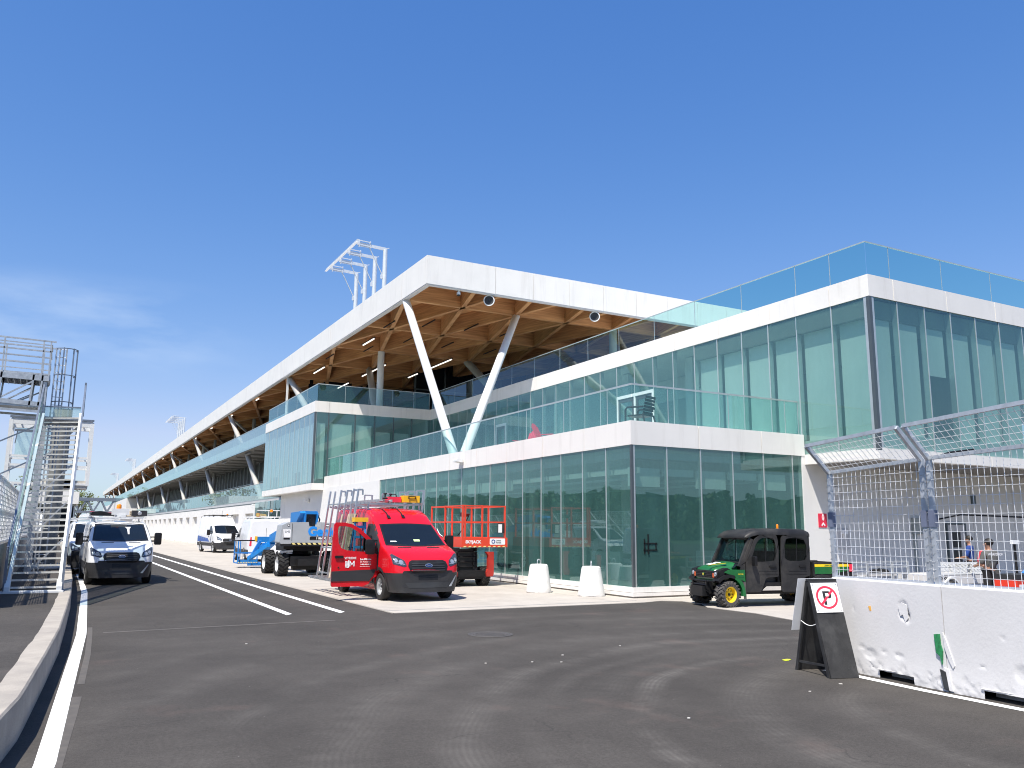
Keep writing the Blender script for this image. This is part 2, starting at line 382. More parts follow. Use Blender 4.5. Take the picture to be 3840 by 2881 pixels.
def copy_tree(o, parent=None):
    c = o.copy(); col.objects.link(c); c.parent = parent
    for ch in [k for k in bpy.data.objects if k.parent == o]: copy_tree(ch, c)
    return c
def text(name, s, size, mat_, parent, M, align='CENTER', ext=.002, bold=0.0, sx=1.0):
    cu = bpy.data.curves.new('t', 'FONT'); cu.body = s; cu.size = size; cu.extrude = ext; cu.align_x = align; cu.offset = bold; cu.resolution_u = 3
    o = bpy.data.objects.new('t', cu); col.objects.link(o)
    dg = bpy.context.evaluated_depsgraph_get(); me = bpy.data.meshes.new_from_object(o.evaluated_get(dg))
    bpy.data.objects.remove(o); bpy.data.curves.remove(cu)
    me.transform(M @ Matrix.Diagonal((sx, 1, 1, 1)))
    return meshobj(name, me, mat_, parent)
def face_m(origin, right, up):
    r = V(right).normalized(); u = V(up).normalized(); n = r.cross(u)
    return Matrix(((r.x, u.x, n.x, origin[0]), (r.y, u.y, n.y, origin[1]), (r.z, u.z, n.z, origin[2]), (0, 0, 0, 1)))
def evalmesh(o):
    dg = bpy.context.evaluated_depsgraph_get(); return bpy.data.meshes.new_from_object(o.evaluated_get(dg))
def circ(r, n, c=(0, 0), a0=0, a1=2*math.pi, sx=1, sy=1, full=True):
    k = n if full else n+1
    return [(c[0]+sx*r*math.cos(a0+(a1-a0)*i/n), c[1]+sy*r*math.sin(a0+(a1-a0)*i/n)) for i in range(k)]
def rrect(x0, x1, y0, y1, r, n=3):
    pts = []
    for cx, cy, a in ((x1-r, y1-r, 0), (x0+r, y1-r, 90), (x0+r, y0+r, 180), (x1-r, y0+r, 270)):
        for i in range(n+1):
            t = R(a+90*i/n); pts.append((cx+r*math.cos(t), cy+r*math.sin(t)))
    return pts

# ---------------------------------------------------------------- world, sun, camera
SUN = V((.45, .34, -1.0)).normalized()
def world():
    w = bpy.data.worlds.new('World'); scn.world = w; w.use_nodes = True
    nt = w.node_tree; nt.nodes.clear(); L = nt.links.new
    out = nt.nodes.new('ShaderNodeOutputWorld'); bg = nt.nodes.new('ShaderNodeBackground')
    sky = nt.nodes.new('ShaderNodeTexSky'); sky.sky_type = 'NISHITA'; sky.sun_disc = False
    el = math.asin(-SUN.z); sky.sun_elevation = el; sky.sun_rotation = math.atan2(-SUN.x, -SUN.y) % (2*math.pi)
    sky.altitude = 0; sky.air_density = SKY_AIR; sky.dust_density = SKY_DUST; sky.ozone_density = SKY_OZ
    tc = nt.nodes.new('ShaderNodeTexCoord')
    mp = N(nt, 'ShaderNodeMapping'); mp.inputs['Scale'].default_value = (3.0, 3.0, 11.0); L(tc.outputs['Generated'], mp.inputs[0])
    n = N(nt, 'ShaderNodeTexNoise', Scale=1.6, Detail=7.0, Roughness=.55); L(mp.outputs[0], n.inputs['Vector'])
    r = N(nt, 'ShaderNodeMapRange'); L(n.outputs['Fac'], r.inputs['Value'])
    r.inputs['From Min'].default_value = .50; r.inputs['From Max'].default_value = .72
    # thin cirrus low over the pit lane end only
    sx = N(nt, 'ShaderNodeSeparateXYZ'); L(tc.outputs['Generated'], sx.inputs[0])
    e1 = N(nt, 'ShaderNodeMapRange', interpolation_type='SMOOTHSTEP'); L(sx.outputs[2], e1.inputs['Value'])
    for k, x in zip(('From Min', 'From Max', 'To Min', 'To Max'), (.15, .20, 0, 1)): e1.inputs[k].default_value = x
    e2 = N(nt, 'ShaderNodeMapRange', interpolation_type='SMOOTHSTEP'); L(sx.outputs[2], e2.inputs['Value'])
    for k, x in zip(('From Min', 'From Max', 'To Min', 'To Max'), (.225, .275, 1, 0)): e2.inputs[k].default_value = x
    e3 = N(nt, 'ShaderNodeMapRange', interpolation_type='SMOOTHSTEP'); L(sx.outputs[0], e3.inputs['Value'])
    for k, x in zip(('From Min', 'From Max', 'To Min', 'To Max'), (.05, .22, 1, 0)): e3.inputs[k].default_value = x
    ms = [r.outputs[0], e1.outputs[0], e2.outputs[0], e3.outputs[0]]; acc = ms[0]
    for x in ms[1:]:
        mm = N(nt, 'ShaderNodeMath', operation='MULTIPLY'); L(acc, mm.inputs[0]); L(x, mm.inputs[1]); acc = mm.outputs[0]
    m2 = N(nt, 'ShaderNodeMath', operation='MULTIPLY'); L(acc, m2.inputs[0]); m2.inputs[1].default_value = .28
    sp = N(nt, 'ShaderNodeSeparateColor'); L(sky.outputs[0], sp.inputs[0]); cb = N(nt, 'ShaderNodeCombineColor')
    for i, (g_, k_) in enumerate(((1.38, 1.32), (.92, .79), (.58, .82))):
        q1 = N(nt, 'ShaderNodeMath', operation='MULTIPLY'); L(sp.outputs[i], q1.inputs[0]); q1.inputs[1].default_value = .11
        q2 = N(nt, 'ShaderNodeMath', operation='POWER'); L(q1.outputs[0], q2.inputs[0]); q2.inputs[1].default_value = g_
        q3 = N(nt, 'ShaderNodeMath', operation='MULTIPLY'); L(q2.outputs[0], q3.inputs[0]); q3.inputs[1].default_value = k_/SKY_STR; L(q3.outputs[0], cb.inputs[i])
    rl = cb.inputs[0].links[0].from_socket; gl = cb.inputs[1].links[0].from_socket
    gm = N(nt, 'ShaderNodeMath', operation='MULTIPLY'); L(gl, gm.inputs[0]); gm.inputs[1].default_value = .80
    mn = N(nt, 'ShaderNodeMath', operation='MINIMUM'); L(rl, mn.inputs[0]); L(gm.outputs[0], mn.inputs[1]); L(mn.outputs[0], cb.inputs[0])
    mx = N(nt, 'ShaderNodeMix', data_type='RGBA'); L(m2.outputs[0], mx.inputs['Factor']); L(cb.outputs[0], mx.inputs[6]); mx.inputs[7].default_value = (5.2, 6.0, 7.0, 1)
    L(mx.outputs[2], bg.inputs[0]); bg.inputs[1].default_value = SKY_STR
    L(bg.outputs[0], out.inputs[0])
SKY_AIR, SKY_DUST, SKY_OZ, SKY_SAT, SKY_STR = 1.0, .6, 2.5, 1.15, .11
world()
sl = bpy.data.lights.new('sun', 'SUN'); sl.energy = 5.0; sl.angle = R(.5); sl.color = (1, .945, .85)
so = bpy.data.objects.new('sun', sl); col.objects.link(so); so.rotation_euler = SUN.to_track_quat('-Z', 'Y').to_euler(); so.location = (-40, -34, 100)

cam = bpy.data.cameras.new('camera'); cam.sensor_width = 36; cam.lens = 3109.42/3840*36; cam.clip_end = 5000; cam.clip_start = .05
co = bpy.data.objects.new('camera', cam); col.objects.link(co)
def cam_matrix(yaw, pitch, roll, loc):
    f = V((math.sin(yaw)*math.cos(pitch), math.cos(yaw)*math.cos(pitch), math.sin(pitch)))
    r = V((math.cos(yaw), -math.sin(yaw), 0)); u = r.cross(f)
    r2 = r*math.cos(roll)+u*math.sin(roll); u2 = u*math.cos(roll)-r*math.sin(roll)
    M = Matrix((r2, u2, -f)).transposed().to_4x4(); M.translation = loc; return M
co.matrix_world = cam_matrix(.495304769, .173953301, .00770642, V((0, 0, 2.0)))
scn.camera = co
vs = scn.view_settings; vs.view_transform = 'Standard'; vs.look = 'None'; vs.gamma = 1; vs.exposure = .55
try: vs.use_curve_mapping = False
except Exception: pass
scn.cycles.filter_width = 1.05; scn.cycles.max_bounces = 10; scn.cycles.transparent_max_bounces = 24; scn.cycles.glossy_bounces = 4; scn.cycles.diffuse_bounces = 3
# ================================================================ GROUND
def sheet(name, poly, z, m, label=None):
    b = MB(); b._f([b.bm.verts.new((x, y, z)) for x, y in poly]); o = b.build(name, m); return tag(o, label, kind='structure')
sheet('ground', [(-2500, -2500), (2500, -2500), (2500, 2500), (-2500, 2500)], -.03, M_GRASS)
sheet('asphalt_road', [(-14, -60), (120, -60), (120, 700), (-14, 700)], 0, M_ASPHALT)
AP = [(7.05, 420), (7.17, 40), (7.27, 19.40), (11, 19.43), (14.83, 19.42), (15.6, 19.66), (16.05, 19.3), (16.0, 18.4), (15.40, 17.5), (15.42, 15.8), (15.02, 14.1), (16.5, 13.2), (24, 13.0), (24.5, 16.5), (90, 17.0), (90, 420)]  # right end cut back behind the barrier to lessen bounced light
b = MB(); vsb = [b.bm.verts.new((x, y, .012)) for x, y in AP]; f_ = b._f(vsb)
r_ = bmesh.ops.extrude_face_region(b.bm, geom=[f_])
for v in r_['geom']:
    if isinstance(v, bmesh.types.BMVert): v.co.z = -.02
tag(b.build('concrete_apron', M_APRON), kind='structure')
b = MB(); b.box(7.30, 14.9, 19.93, 19.975, .012, .0165); tag(b.build('apron_joint', M_JOINT), kind='structure')
# left kerb curve: (y, x of road-side top edge)
KERB = [(-6, -1.75), (0, -1.05), (4, -.68), (8.5, -.28), (9.58, -.15), (12.5, .03), (15.5, .20), (19.4, .34), (23.6, .47), (30, .60), (36, .66), (45, .70), (60, .72), (120, .75), (400, .8)]
def kx(y):
    for (a, xa), (c, xc) in zip(KERB, KERB[1:]):
        if a <= y <= c: return xa+(xc-xa)*(y-a)/(c-a)
    return KERB[-1][1]
KY = [-6+.5*i for i in range(100)] + [45+5*i for i in range(72)]
def strip(name, f0, f1, z, m, ys):
    b = MB(); A = [b.bm.verts.new((f0(y), y, z)) for y in ys]; B = [b.bm.verts.new((f1(y), y, z)) for y in ys]
    for i in range(len(ys)-1): b._f([A[i], B[i], B[i+1], A[i+1]])
    return tag(b.build(name, m), kind='structure')
KH = .40
b = MB(); rows = []
rk = random.Random(3)
for y in KY:
    x = kx(y); jl = rk.uniform(-.012, .012)
    rows.append([b.bm.verts.new((x-.27+jl, y, KH-.05)), b.bm.verts.new((x-.27+jl, y, KH)), b.bm.verts.new((x-.02, y, KH)), b.bm.verts.new((x, y, KH-.02)), b.bm.verts.new((x+.015, y, -.02))])
for p, q in zip(rows, rows[1:]):
    for i in range(4): b._f([p[i], p[i+1], q[i+1], q[i]])
tag(b.build('kerb', M_KERB, smooth=30), kind='structure')
strip('walkway', lambda y: -14, lambda y: kx(y)-.25, KH-.008, M_ASPHALT, KY)
def wl(y):
    P = [(-6, -1.55), (0, -.75), (4, -.36), (8.4, .09), (13.2, .34), (18.1, .60), (29.4, .95), (36, 1.0), (60, 1.0), (400, 1.0)]
    for (a, xa), (c, xc) in zip(P, P[1:]):
        if a <= y <= c: return xa+(xc-xa)*(y-a)/(c-a)
    return 1.0
strip('edge_line', lambda y: wl(y)-.085, lambda y: wl(y)+.085, .004, M_LINE, KY)
def lane(x0a, x0b, x1a, x1b):
    b = MB(); b.quad((x0a, 20.0, .004), (x0b, 20.25, .004), (x1b, 330, .004), (x1a, 330, .004)); tag(b.build('lane_line', M_LINE), kind='structure')
lane(4.90, 5.08, 5.0, 5.18); lane(6.17, 6.36, 6.27, 6.46)

def drain(name, pts, w, label, slots_every=.13):
    """slotted channel cover following a line on the road"""
    b = MB()
    for (p, q) in zip(pts, pts[1:]):
        p, q = V((*p, .003)), V((*q, .003)); d = (q-p).normalized(); n = V((-d.y, d.x, 0)); L_ = (q-p).length
        k = max(1, int(L_/slots_every)); h = .5
        for i in range(k):          # one strip per bar and per slot, sharing their edges
            a0, a1, a2 = p+d*L_*i/k, p+d*L_*(i+.34)/k, p+d*L_*(i+1)/k
            b.mi = 0; b.quad(a0-n*w/2, a1-n*w/2, a1+n*w/2, a0+n*w/2)
            b.mi = 1; b.quad(a1-n*w*.38, a2-n*w*.38, a2+n*w*.38, a1+n*w*.38)
            b.mi = 0; b.quad(a1-n*w/2, a2-n*w/2, a2-n*w*.38, a1-n*w*.38); b.quad(a1+n*w*.38, a2+n*w*.38, a2+n*w/2, a1+n*w/2)
    t = b.build(name, [mat('drain_iron', (.10, .09, .08), .8, .1, .25, 6), M_DARK], merge=True)
    return tag(t, label, 'drain cover')
drain('drain_channel', [(.40, 11.57), (.33, 10.49), (.25, 9.39), (.175, 8.33), (.0, 6.6)], .10, 'slotted drain running along the white edge line nearest the bottom of the photo')
drain('drain_channel', [(.46, 12.45), (.62, 15.2), (.74, 18.0), (.78, 19.2)], .085, 'slotted drain along the white edge line, farther piece before the van')
drain('drain_channel', [(.97, 18.15), (3.4, 18.38), (5.6, 18.5)], .13, 'slotted drain crossing the road before the two lane lines')
b = MB(); b.lathe([(.001, .006), (.29, .006), (.295, .012), (.33, .012), (.335, .004), (.39, .004), (.40, .010), (.44, .010), (.445, .001)], 40)
t = b.build('manhole_cover', mat('cast_iron', (.075, .07, .068), .75, .2, .25, 10, .3, 50), smooth=30); t.location = (7.56, 14.8, .002)
b = MB()
for i in range(-4, 5):
    h = math.sqrt(max(0, .27**2-(i*.055)**2)); b.box(i*.055-.009, i*.055+.009, -h, h, .006, .010)
b.build('rib', MATS['cast_iron'], t)
tag(t, 'round iron manhole cover set in the asphalt in front of the concrete apron', 'manhole cover')
b = MB(); b.prism([(-.1, -.03), (-.04, -.055), (.10, -.03), (.09, .035), (-.05, .05)], 'z', .004, .010); t = b.build('paper_scrap', mat('lime_paper', (.62, .70, .04), .6)); t.location = (10.34, 9.94, 0); t.rotation_euler = (0, 0, .3)
tag(t, 'small lime yellow scrap lying on the asphalt left of the folding sign', 'scrap')
def scraps():
    rr = random.Random(5)
    spots = [(7.4, 11.9), (7.0, 11.3), (6.6, 11.5), (5.9, 11.7), (3.1, 15.4), (8.9, 12.4), (6.2, 7.4), (9.4, 8.1), (8.6, 7.9)]
    for i, (x, y) in enumerate(spots):
        b = MB(); k = 5; a = [rr.uniform(.010, .026) for _ in range(k)]
        b.prism([(a[j]*math.cos(6.28*j/k), a[j]*math.sin(6.28*j/k)) for j in range(k)], 'z', .003, .012)
        o = b.build('pebble', M_CONC); o.location = (x, y, 0)
        tag(o, 'tiny pale chip of stone lying loose on the dark asphalt', 'pebble', 'pale chips scattered on the road')
scraps()

# ================================================================ BUILDING
BLD = thing('pit_building', 'long white and glass paddock building with timber roof on slanted columns', 'building')
def bpart(name, b, m, parent=None, **k):
    lab = k.pop('label', None); kind = k.pop('kind', None)
    o = b.build(name, m, parent or BLD, **k)
    if lab: o['label'] = lab
    if kind: o['kind'] = kind
    return o
rp = random.Random(11)
def pane(plane, c, a0, a1, z0, z1, m=G_FACADE, name='glass_pane', mull=M_MULL, ins=1, fin=.11, mw=.045, tilt=.0022):
    """one glazed bay (single sheet, set a hair out of true like real glazing) and the mullion on its first edge"""
    mid = (a0+a1)/2; zm = (z0+z1)/2; t1, t2 = rp.gauss(0, tilt), rp.gauss(0, tilt)
    b = MB(); pts = []
    for a, z in ((a0, z0), (a1, z0), (a1, z1), (a0, z1)):
        o = c+(a-mid)*t1+(z-zm)*t2; pts.append((o, a, z) if plane == 'x' else (a, o, z))
    b.quad(*pts); o = bpart(name, b, m)
    if mull:
        b = MB(); s = ins
        if plane == 'x': b.box(c-.012*s, c+fin*s, a0-mw/2, a0+mw/2, z0, z1)
        else: b.box(a0-mw/2, a0+mw/2, c-.012*s, c+fin*s, z0, z1)
        bpart('mullion', b, mull, o)
    return o
def panels(name, plane, c0, c1, a0, a1, z0, z1, step, m=M_PANEL, gap=.036, parent=None, off=0):
    """cladding panels with open joints over a grey backing"""
    b = MB(); b.mi = 0
    edges = [a0]; x = a0+off if off else a0+step
    while x < a1-.2: edges.append(x); x += step
    edges.append(a1)
    for p, q in zip(edges, edges[1:]):
        p2 = p+(gap/2 if p != a0 else 0); q2 = q-(gap/2 if q != a1 else 0)
        b.mi = 2 if rp.random() < .4 else 0; j = rp.uniform(-.004, .004)
        if plane == 'x': b.box(c0+j, c1, p2, q2, z0+j*.5, z1+j*.5)
        else: b.box(p2, q2, c0+j, c1, z0+j*.5, z1+j*.5)
    b.mi = 1; e = .03
    lo, hi = min(c0, c1)+e, max(c0, c1)-e*.2
    if plane == 'x': b.box(lo, hi, a0+e, a1-e, z0+e, z1-e)
    else: b.box(a0+e, a1-e, lo, hi, z0+e, z1-e)
    return bpart(name, b, [m, M_JOINT, M_PANEL2 if m is M_PANEL else m])
def guard(plane, c, edges, z0, z1, m=G_GUARD, name='balustrade_panel', rail=M_MULL, rh=.05, cap=True):
    for p, q in zip(edges, edges[1:]):
        b = MB(); g_ = .008
        if plane == 'x': b.quad((c, p+g_, z0), (c, q-g_, z0), (c, q-g_, z1), (c, p+g_, z1))
        else: b.quad((p+g_, c, z0), (q-g_, c, z0), (q-g_, c, z1), (p+g_, c, z1))
        o = bpart(name, b, m)
        b = MB()
        if cap:
            if plane == 'x': b.box(c-.022, c+.022, p, q, z1, z1+rh)
            else: b.box(p, q, c-.022, c+.022, z1, z1+rh)
        if plane == 'x': b.box(c-.006, c+.006, q-.012, q+.012, z0, z1-.002)
        else: b.box(q-.012, q+.012, c-.006, c+.006, z0, z1-.002)
        bpart('handrail', b, rail, o)
def arange(a, b, s):
    r = [a]
    while r[-1]+s < b-.3: r.append(r[-1]+s)
    r.append(b); return r
XA, YB, X2, Y2 = 15.39, 20.71, 22.87, 17.65
# ---- slabs
def slab(name, x0, x1, y0, y1, z0, z1, m=M_GREYWALL):
    b = MB(); b.box(x0, x1, y0, y1, z0, z1); return bpart(name, b, m)
slab('floor_slab', XA+.06, 60, YB+.06, 54.6, .02, .30, M_INTFLOOR)
slab('floor_slab', XA+.08, 60, YB+.08, 54.6, 4.66, 5.18, M_INTW)
slab('floor_slab', X2+.06, 60, Y2+.06, YB+.08, 4.36, 5.14, M_INTW)
slab('floor_slab', X2+.08, 60, Y2+.08, 69.7, 9.74, 10.38, M_INTW)
slab('floor_slab', 14.66, X2+.08, 54.7, 69.7, 9.74, 10.38, M_INTW)
slab('floor_slab', 14.66, 60, 54.7, 69.7, 4.60, 4.93, M_INTW)
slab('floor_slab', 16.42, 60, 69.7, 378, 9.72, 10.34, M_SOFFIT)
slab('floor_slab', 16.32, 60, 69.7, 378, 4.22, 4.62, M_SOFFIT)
# ---- ground-floor glazed box
ysA = [20.71+1.37*i for i in range(17)]+[43.55]
for i in range(len(ysA)-1): pane('x', XA, ysA[i], ysA[i+1], .32, 4.64)
xsB = [15.43, 16.76, 18.14, 19.51, 20.90, 22.26, 22.69]
for i in range(6): pane('y', YB, xsB[i], xsB[i+1], .32, 4.64)
b = MB(); b.box(XA-.03, XA+.05, YB-.03, YB+.05, .32, 4.64); bpart('corner_post', b, M_MULLD)
b = MB(); b.box(XA-.05, XA+.12, YB-.05, 43.6, .17, .325); b.box(XA+.12, 22.7, YB-.05, YB+.12, .17, .325); b.box(XA-.09, XA+.1, YB-.09, 43.6, .06, .155); b.box(XA+.1, 22.7, YB-.09, YB+.1, .06, .155); bpart('sill', b, M_PANEL)
b = MB(); b.box(XA-.02, 22.7, YB-.02, 43.6, -.02, .17); bpart('plinth', b, M_CONC)
panels('fascia_band', 'x', XA-.04, XA+.3, YB-.04, 54.5, 4.62, 5.37, 2.75, off=2.62)
panels('fascia_band', 'y', YB-.04, YB+.3, XA+.302, 22.86, 4.62, 5.37, 2.75, off=2.38)
guard('x', XA+.17, [20.88, 22.21, 24.9, 27.61, 30.3, 33.02, 35.7, 38.4, 41.1, 43.8, 46.5, 49.2, 51.9, 54.5], 5.2, 6.54)
guard('y', YB+.17, [15.56, 17.0, 19.57, 22.2, 22.84], 5.2, 6.54)
# inside the ground floor
b = MB(); b.box(27, 27.2, 21, 54, .3, 4.6); b.box(15.6, 27, 53.8, 54, .3, 4.6); bpart('inner_wall', b, M_INT)
b = MB()
for y in (25.2, 32.1, 39): b.tube((18.5, y, .3), (18.5, y, 4.66), .22, n=12)
bpart('inner_column', b, M_INTW)
rb = random.Random(4)
for i in range(16):
    h = .10 if rb.random() < .7 else .34
    b = MB(); b.box(XA+.28, XA+.36, ysA[i]+.06, ysA[i+1]-.06, 3.86-h, 3.94); bpart('rolled_blind', b, M_BLIND)
for i, h in enumerate((.5, .14, .5, .16, .46)):
    b = MB(); b.box(xsB[i]+.07, xsB[i+1]-.07, YB+.28, YB+.36, 3.86-h, 3.94); bpart('rolled_blind', b, M_BLIND)
b = MB(); b.box(XA+.3, 22.6, YB+.3, YB+.5, 4.25, 4.45); b.box(XA+.3, XA+.5, YB+.5, 43, 4.25, 4.45); bpart('ceiling_edge', b, M_INTW)
b = MB()
for x in (17.2, 19.6, 22.0): b.box(x, x+.09, 21.6, 52, 3.72, 3.80)
for y in (23.5, 27, 31, 36, 41): b.box(16.4, 26, y, y+.35, 4.1, 4.45)
bpart('added_ceiling_bar', b, M_ALU)  # pale bars added to imitate faint light lines behind the glass
b = MB()
for x, y, w, d, h in ((17.4, 24.2, .8, 1.8, .95), (18.0, 28.5, 1.2, .7, 1.2), (17.0, 34.0, .7, 2.2, .75), (20.5, 23.0, 1.8, .8, 1.0), (19.5, 31.0, .5, .5, 1.7), (17.3, 38.5, 1.2, 1.2, 1.1)): b.box(x, x+w, y, y+d, .3, .3+h)
bpart('stored_furniture', b, M_INTW)
b = MB()
for z in (.35, 3.1): b.box(15.60, 16.72, YB+.05, YB+.11, z, z+.1)
for x in (15.60, 16.62): b.box(x, x+.1, YB+.05, YB+.11, .45, 3.1)
b.box(15.7, 16.62, YB+.07, YB+.09, .45, 3.1)
bpart('door', b, M_MULLD); 
b = MB(); b.bar((15.78, YB+.0, 1.42), (16.3, YB+.0, 1.42), .035); b.bar((15.78, YB+.0, 1.62), (16.3, YB+.0, 1.62), .035); b.bar((15.82, YB, 1.30), (15.82, YB, 1.75), .035); b.bar((16.25, YB, 1.42), (16.25, YB, 1.62), .035); b.bar((15.95, YB-.02, 1.3), (15.95, YB-.02, 1.9), .03)
bpart('door_bar', b, M_BLACK)
# ---- white wall on the pit side, under the side bay and up to the garages
panels('white_wall', 'x', 15.33, 15.5, 43.57, 66.4, .0, 4.615, 5.4, M_WALL, off=10.7)
for y0 in (66.4, 68.4, 70.4, 72.4, 74.4): pane('x', 15.40, y0, y0+2.0, .25, 4.2, G_GUARDW, mull=M_MULLD)
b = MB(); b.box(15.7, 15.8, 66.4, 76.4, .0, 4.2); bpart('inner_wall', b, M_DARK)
# ---- rear wall below the cantilever
panels('white_wall', 'y', YB-.03, YB+.15, 22.70, 60, .0, 4.36, 2.75, M_WALL, off=3.9)
b = MB(); b.box(22.70, 22.835, YB-.025, YB+.12, 4.36, 4.62); bpart('white_wall', b, M_WALL)
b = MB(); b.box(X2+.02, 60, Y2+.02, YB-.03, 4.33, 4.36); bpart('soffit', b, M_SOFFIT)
panels('fascia_band', 'x', X2-.03, X2+.25, Y2-.03, YB-.02, 4.32, 4.66, 6)
panels('fascia_band', 'y', Y2-.03, Y2+.25, X2+.252, 60, 4.32, 4.66, 2.8)
# rear wall furniture: door, vent, speaker box
b = MB(); b.box(30.36, 31.43, YB-.09, YB-.032, .02, 2.32); o = bpart('door', b, M_GREYWALL)
b = MB(); b.box(30.62, 31.12, YB-.10, YB-.088, 1.45, 2.06); b.box(30.62, 31.12, YB-.10, YB-.088, .6, 1.35); bpart('door_window', b, M_DARK, o)
b = MB(); b.box(30.30, 30.36, YB-.11, YB-.03, 0, 2.38); b.box(31.43, 31.49, YB-.11, YB-.03, 0, 2.38); b.box(30.36, 31.43, YB-.11, YB-.03, 2.32, 2.38); bpart('door_frame', b, M_MULLD, o)
def facing(F, a, b_):   # helper for wall plates
    return F
b = MB(); b.box(32.05, 32.35, YB-.06, YB-.03, 3.15, 3.5)
for i in range(4): b.box(32.07, 32.33, YB-.075, YB-.058, 3.18+i*.075, 3.22+i*.075)
bpart('vent', b, M_MULLD)
b = MB(); b.box(28.3, 28.9, YB-.14, YB-.03, 1.95, 2.55); b.box(28.35, 28.5, YB-.10, YB-.03, 0, 1.95); bpart('electrical_cabinet', b, M_INT)
# ---- upper glazed storey
ysU = [17.65, 19.20, 20.76]+[22.13+1.385*i for i in range(24)]; ysU = [y for y in ysU if y < 54.2]+[54.6]
for i in range(len(ysU)-1):
    z0 = 4.68 if ysU[i+1] < 20.9 else 5.2
    pane('x', X2, ysU[i], ysU[i+1], z0, 9.7, G_UPPER, fin=.2)
xsU = [22.87]+[24.25+1.42*i for i in range(25)]
for i in range(len(xsU)-1): pane('y', Y2, xsU[i], xsU[i+1], 4.68, 9.7, G_UPPER, fin=.2)
b = MB(); b.box(X2-.035, X2+.09, Y2-.035, Y2+.09, 4.6, 9.7); bpart('corner_post', b, M_MULLD)
panels('fascia_band', 'x', X2-.04, X2+.3, Y2-.04, 54.56, 9.68, 10.42, 2.76, off=1.6)
panels('fascia_band', 'y', Y2-.04, Y2+.3, X2+.302, 60, 9.68, 10.42, 2.83, off=.91)
guard('x', X2+.08, [17.73, 19.22, 20.77, 23.52, 26.27, 29.01, 31.72, 34.4, 37.1, 39.8, 42.5, 45.2, 47.9, 50.6, 54.5], 10.30, 11.58, G_ROOFGUARD, rail=M_MULL, rh=.035)
guard('y', Y2+.08, [22.95, 24.10, 26.90, 29.79, 32.6, 35.4, 38.2, 41.0], 10.30, 11.58, G_ROOFGUARD, rail=M_MULL, rh=.035)
# blinds behind the upper glazing
for i in range(6):
    b = MB(); b.box(X2+.26, X2+.28, ysU[i]+.10, ysU[i+1]-.10, 5.15, 9.02); bpart('roller_blind', b, M_BLIND)
for i in range(14):
    zb = 7.35 if i == 2 else 5.15
    b = MB(); b.box(xsU[i]+.12, xsU[i+1]-.12, Y2+.26, Y2+.28, zb, 9.02); bpart('roller_blind', b, M_BLIND)
b = MB(); b.box(X2+.02, X2+.24, Y2+.24, 26.3, 9.02, 9.7); b.box(X2+.24, 58, Y2+.22, Y2+.25, 9.04, 9.7); bpart('blind_box', b, M_SOFFIT)
b = MB(); b.box(30, 30.2, 18, 54, 5.2, 9.7); b.box(23.2, 30, 26.2, 26.3, 5.2, 9.7); b.box(23.2, 30, 38, 38.1, 5.2, 9.7); bpart('inner_wall', b, M_INTW)
b = MB(); b.box(27.2, 27.4, 20, 50, 8.6, 9.7); bpart('ceiling_edge', b, M_INTW)
for y in (28.2, 33.0, 39.5, 46.0):
    b = MB(); b.box(24.4, 24.9, y, y+.5, 5.2, 9.7); bpart('inner_column', b, M_INTW)
# balcony doors
def bdoor(y0, y1, leaves):
    b = MB(); x = X2-.05
    b.box(x, x+.1, y0, y1, 8.08, 8.22); b.box(x, x+.1, y0, y0+.10, 5.2, 8.08); b.box(x, x+.1, y1-.10, y1, 5.2, 8.08)
    if leaves == 2: b.box(x, x+.1, (y0+y1)/2-.05, (y0+y1)/2+.05, 5.2, 8.08)
    o = bpart('balcony_door', b, M_STEELW)
    b = MB(); n = (y1-y0)/leaves
    for k in range(leaves):
        a, c = y0+k*n+.10, y0+(k+1)*n-.10
        b.box(x+.03, x+.07, a, c, 7.9, 8.06); b.box(x+.03, x+.07, a, a+.12, 5.2, 7.9); b.box(x+.03, x+.07, c-.12, c, 5.2, 7.9)
    bpart('door_leaf', b, M_MULLD, o)
bdoor(29.04, 31.80, 2); bdoor(43.0, 44.3, 1)
b = MB(); b.box(24.1, 24.13, 26.9, 27.5, 7.95, 8.2); o = bpart('exit_sign', b, mat('exit_green', (.01, .10, .07), .5))
text('exit_lettering', 'EXIT', .2, M_TEXTW, o, face_m((24.09, 27.2, 8.0), (0, -1, 0), (0, 0, 1)))
# ---- side bay over the pit lane
X3, Y3, Y3b = 14.57, 54.6, 69.7
xs3 = [14.57, 15.49, 17.33, 18.74, 20.11, 21.47, 22.86]
for i in range(6): pane('y', Y3, xs3[i], xs3[i+1], 4.94, 9.7, G_UPPER, mull=M_MULLD, mw=.07, fin=.16)
ys3 = [54.6+15.1*i/11 for i in range(12)]
for i in range(11): pane('x', X3, ys3[i], ys3[i+1], 4.94, 9.7, G_GUARDW, mw=.03)
b = MB(); b.box(X3-.03, X3+.08, Y3-.03, Y3+.08, 4.94, 9.7); bpart('corner_post', b, M_MULLD)
panels('fascia_band', 'y', Y3-.04, Y3+.3, X3-.04, X2-.04, 9.68, 10.42, 2.76, off=.95)
panels('fascia_band', 'x', X3-.04, X3+.3, Y3+.31, Y3b, 9.68, 10.42, 2.76)
panels('fascia_band', 'y', Y3-.04, Y3+.3, X3-.04, 15.36, 4.50, 4.93, 6)
panels('fascia_band', 'x', X3-.04, X3+.3, Y3+.31, Y3b, 4.50, 4.93, 2.76)
b = MB(); b.box(X3+.28, 16.2, Y3+.28, Y3b, 4.52, 4.58); bpart('soffit', b, M_GREYWALL)
for i in range(5):
    b = MB(); b.box(xs3[i]+.15, xs3[i+1]-.15, Y3+.22, Y3+.24, 5.25, 8.98 if i < 3 else 8.6); bpart('roller_blind', b, M_BLIND if i < 3 else M_INTW)
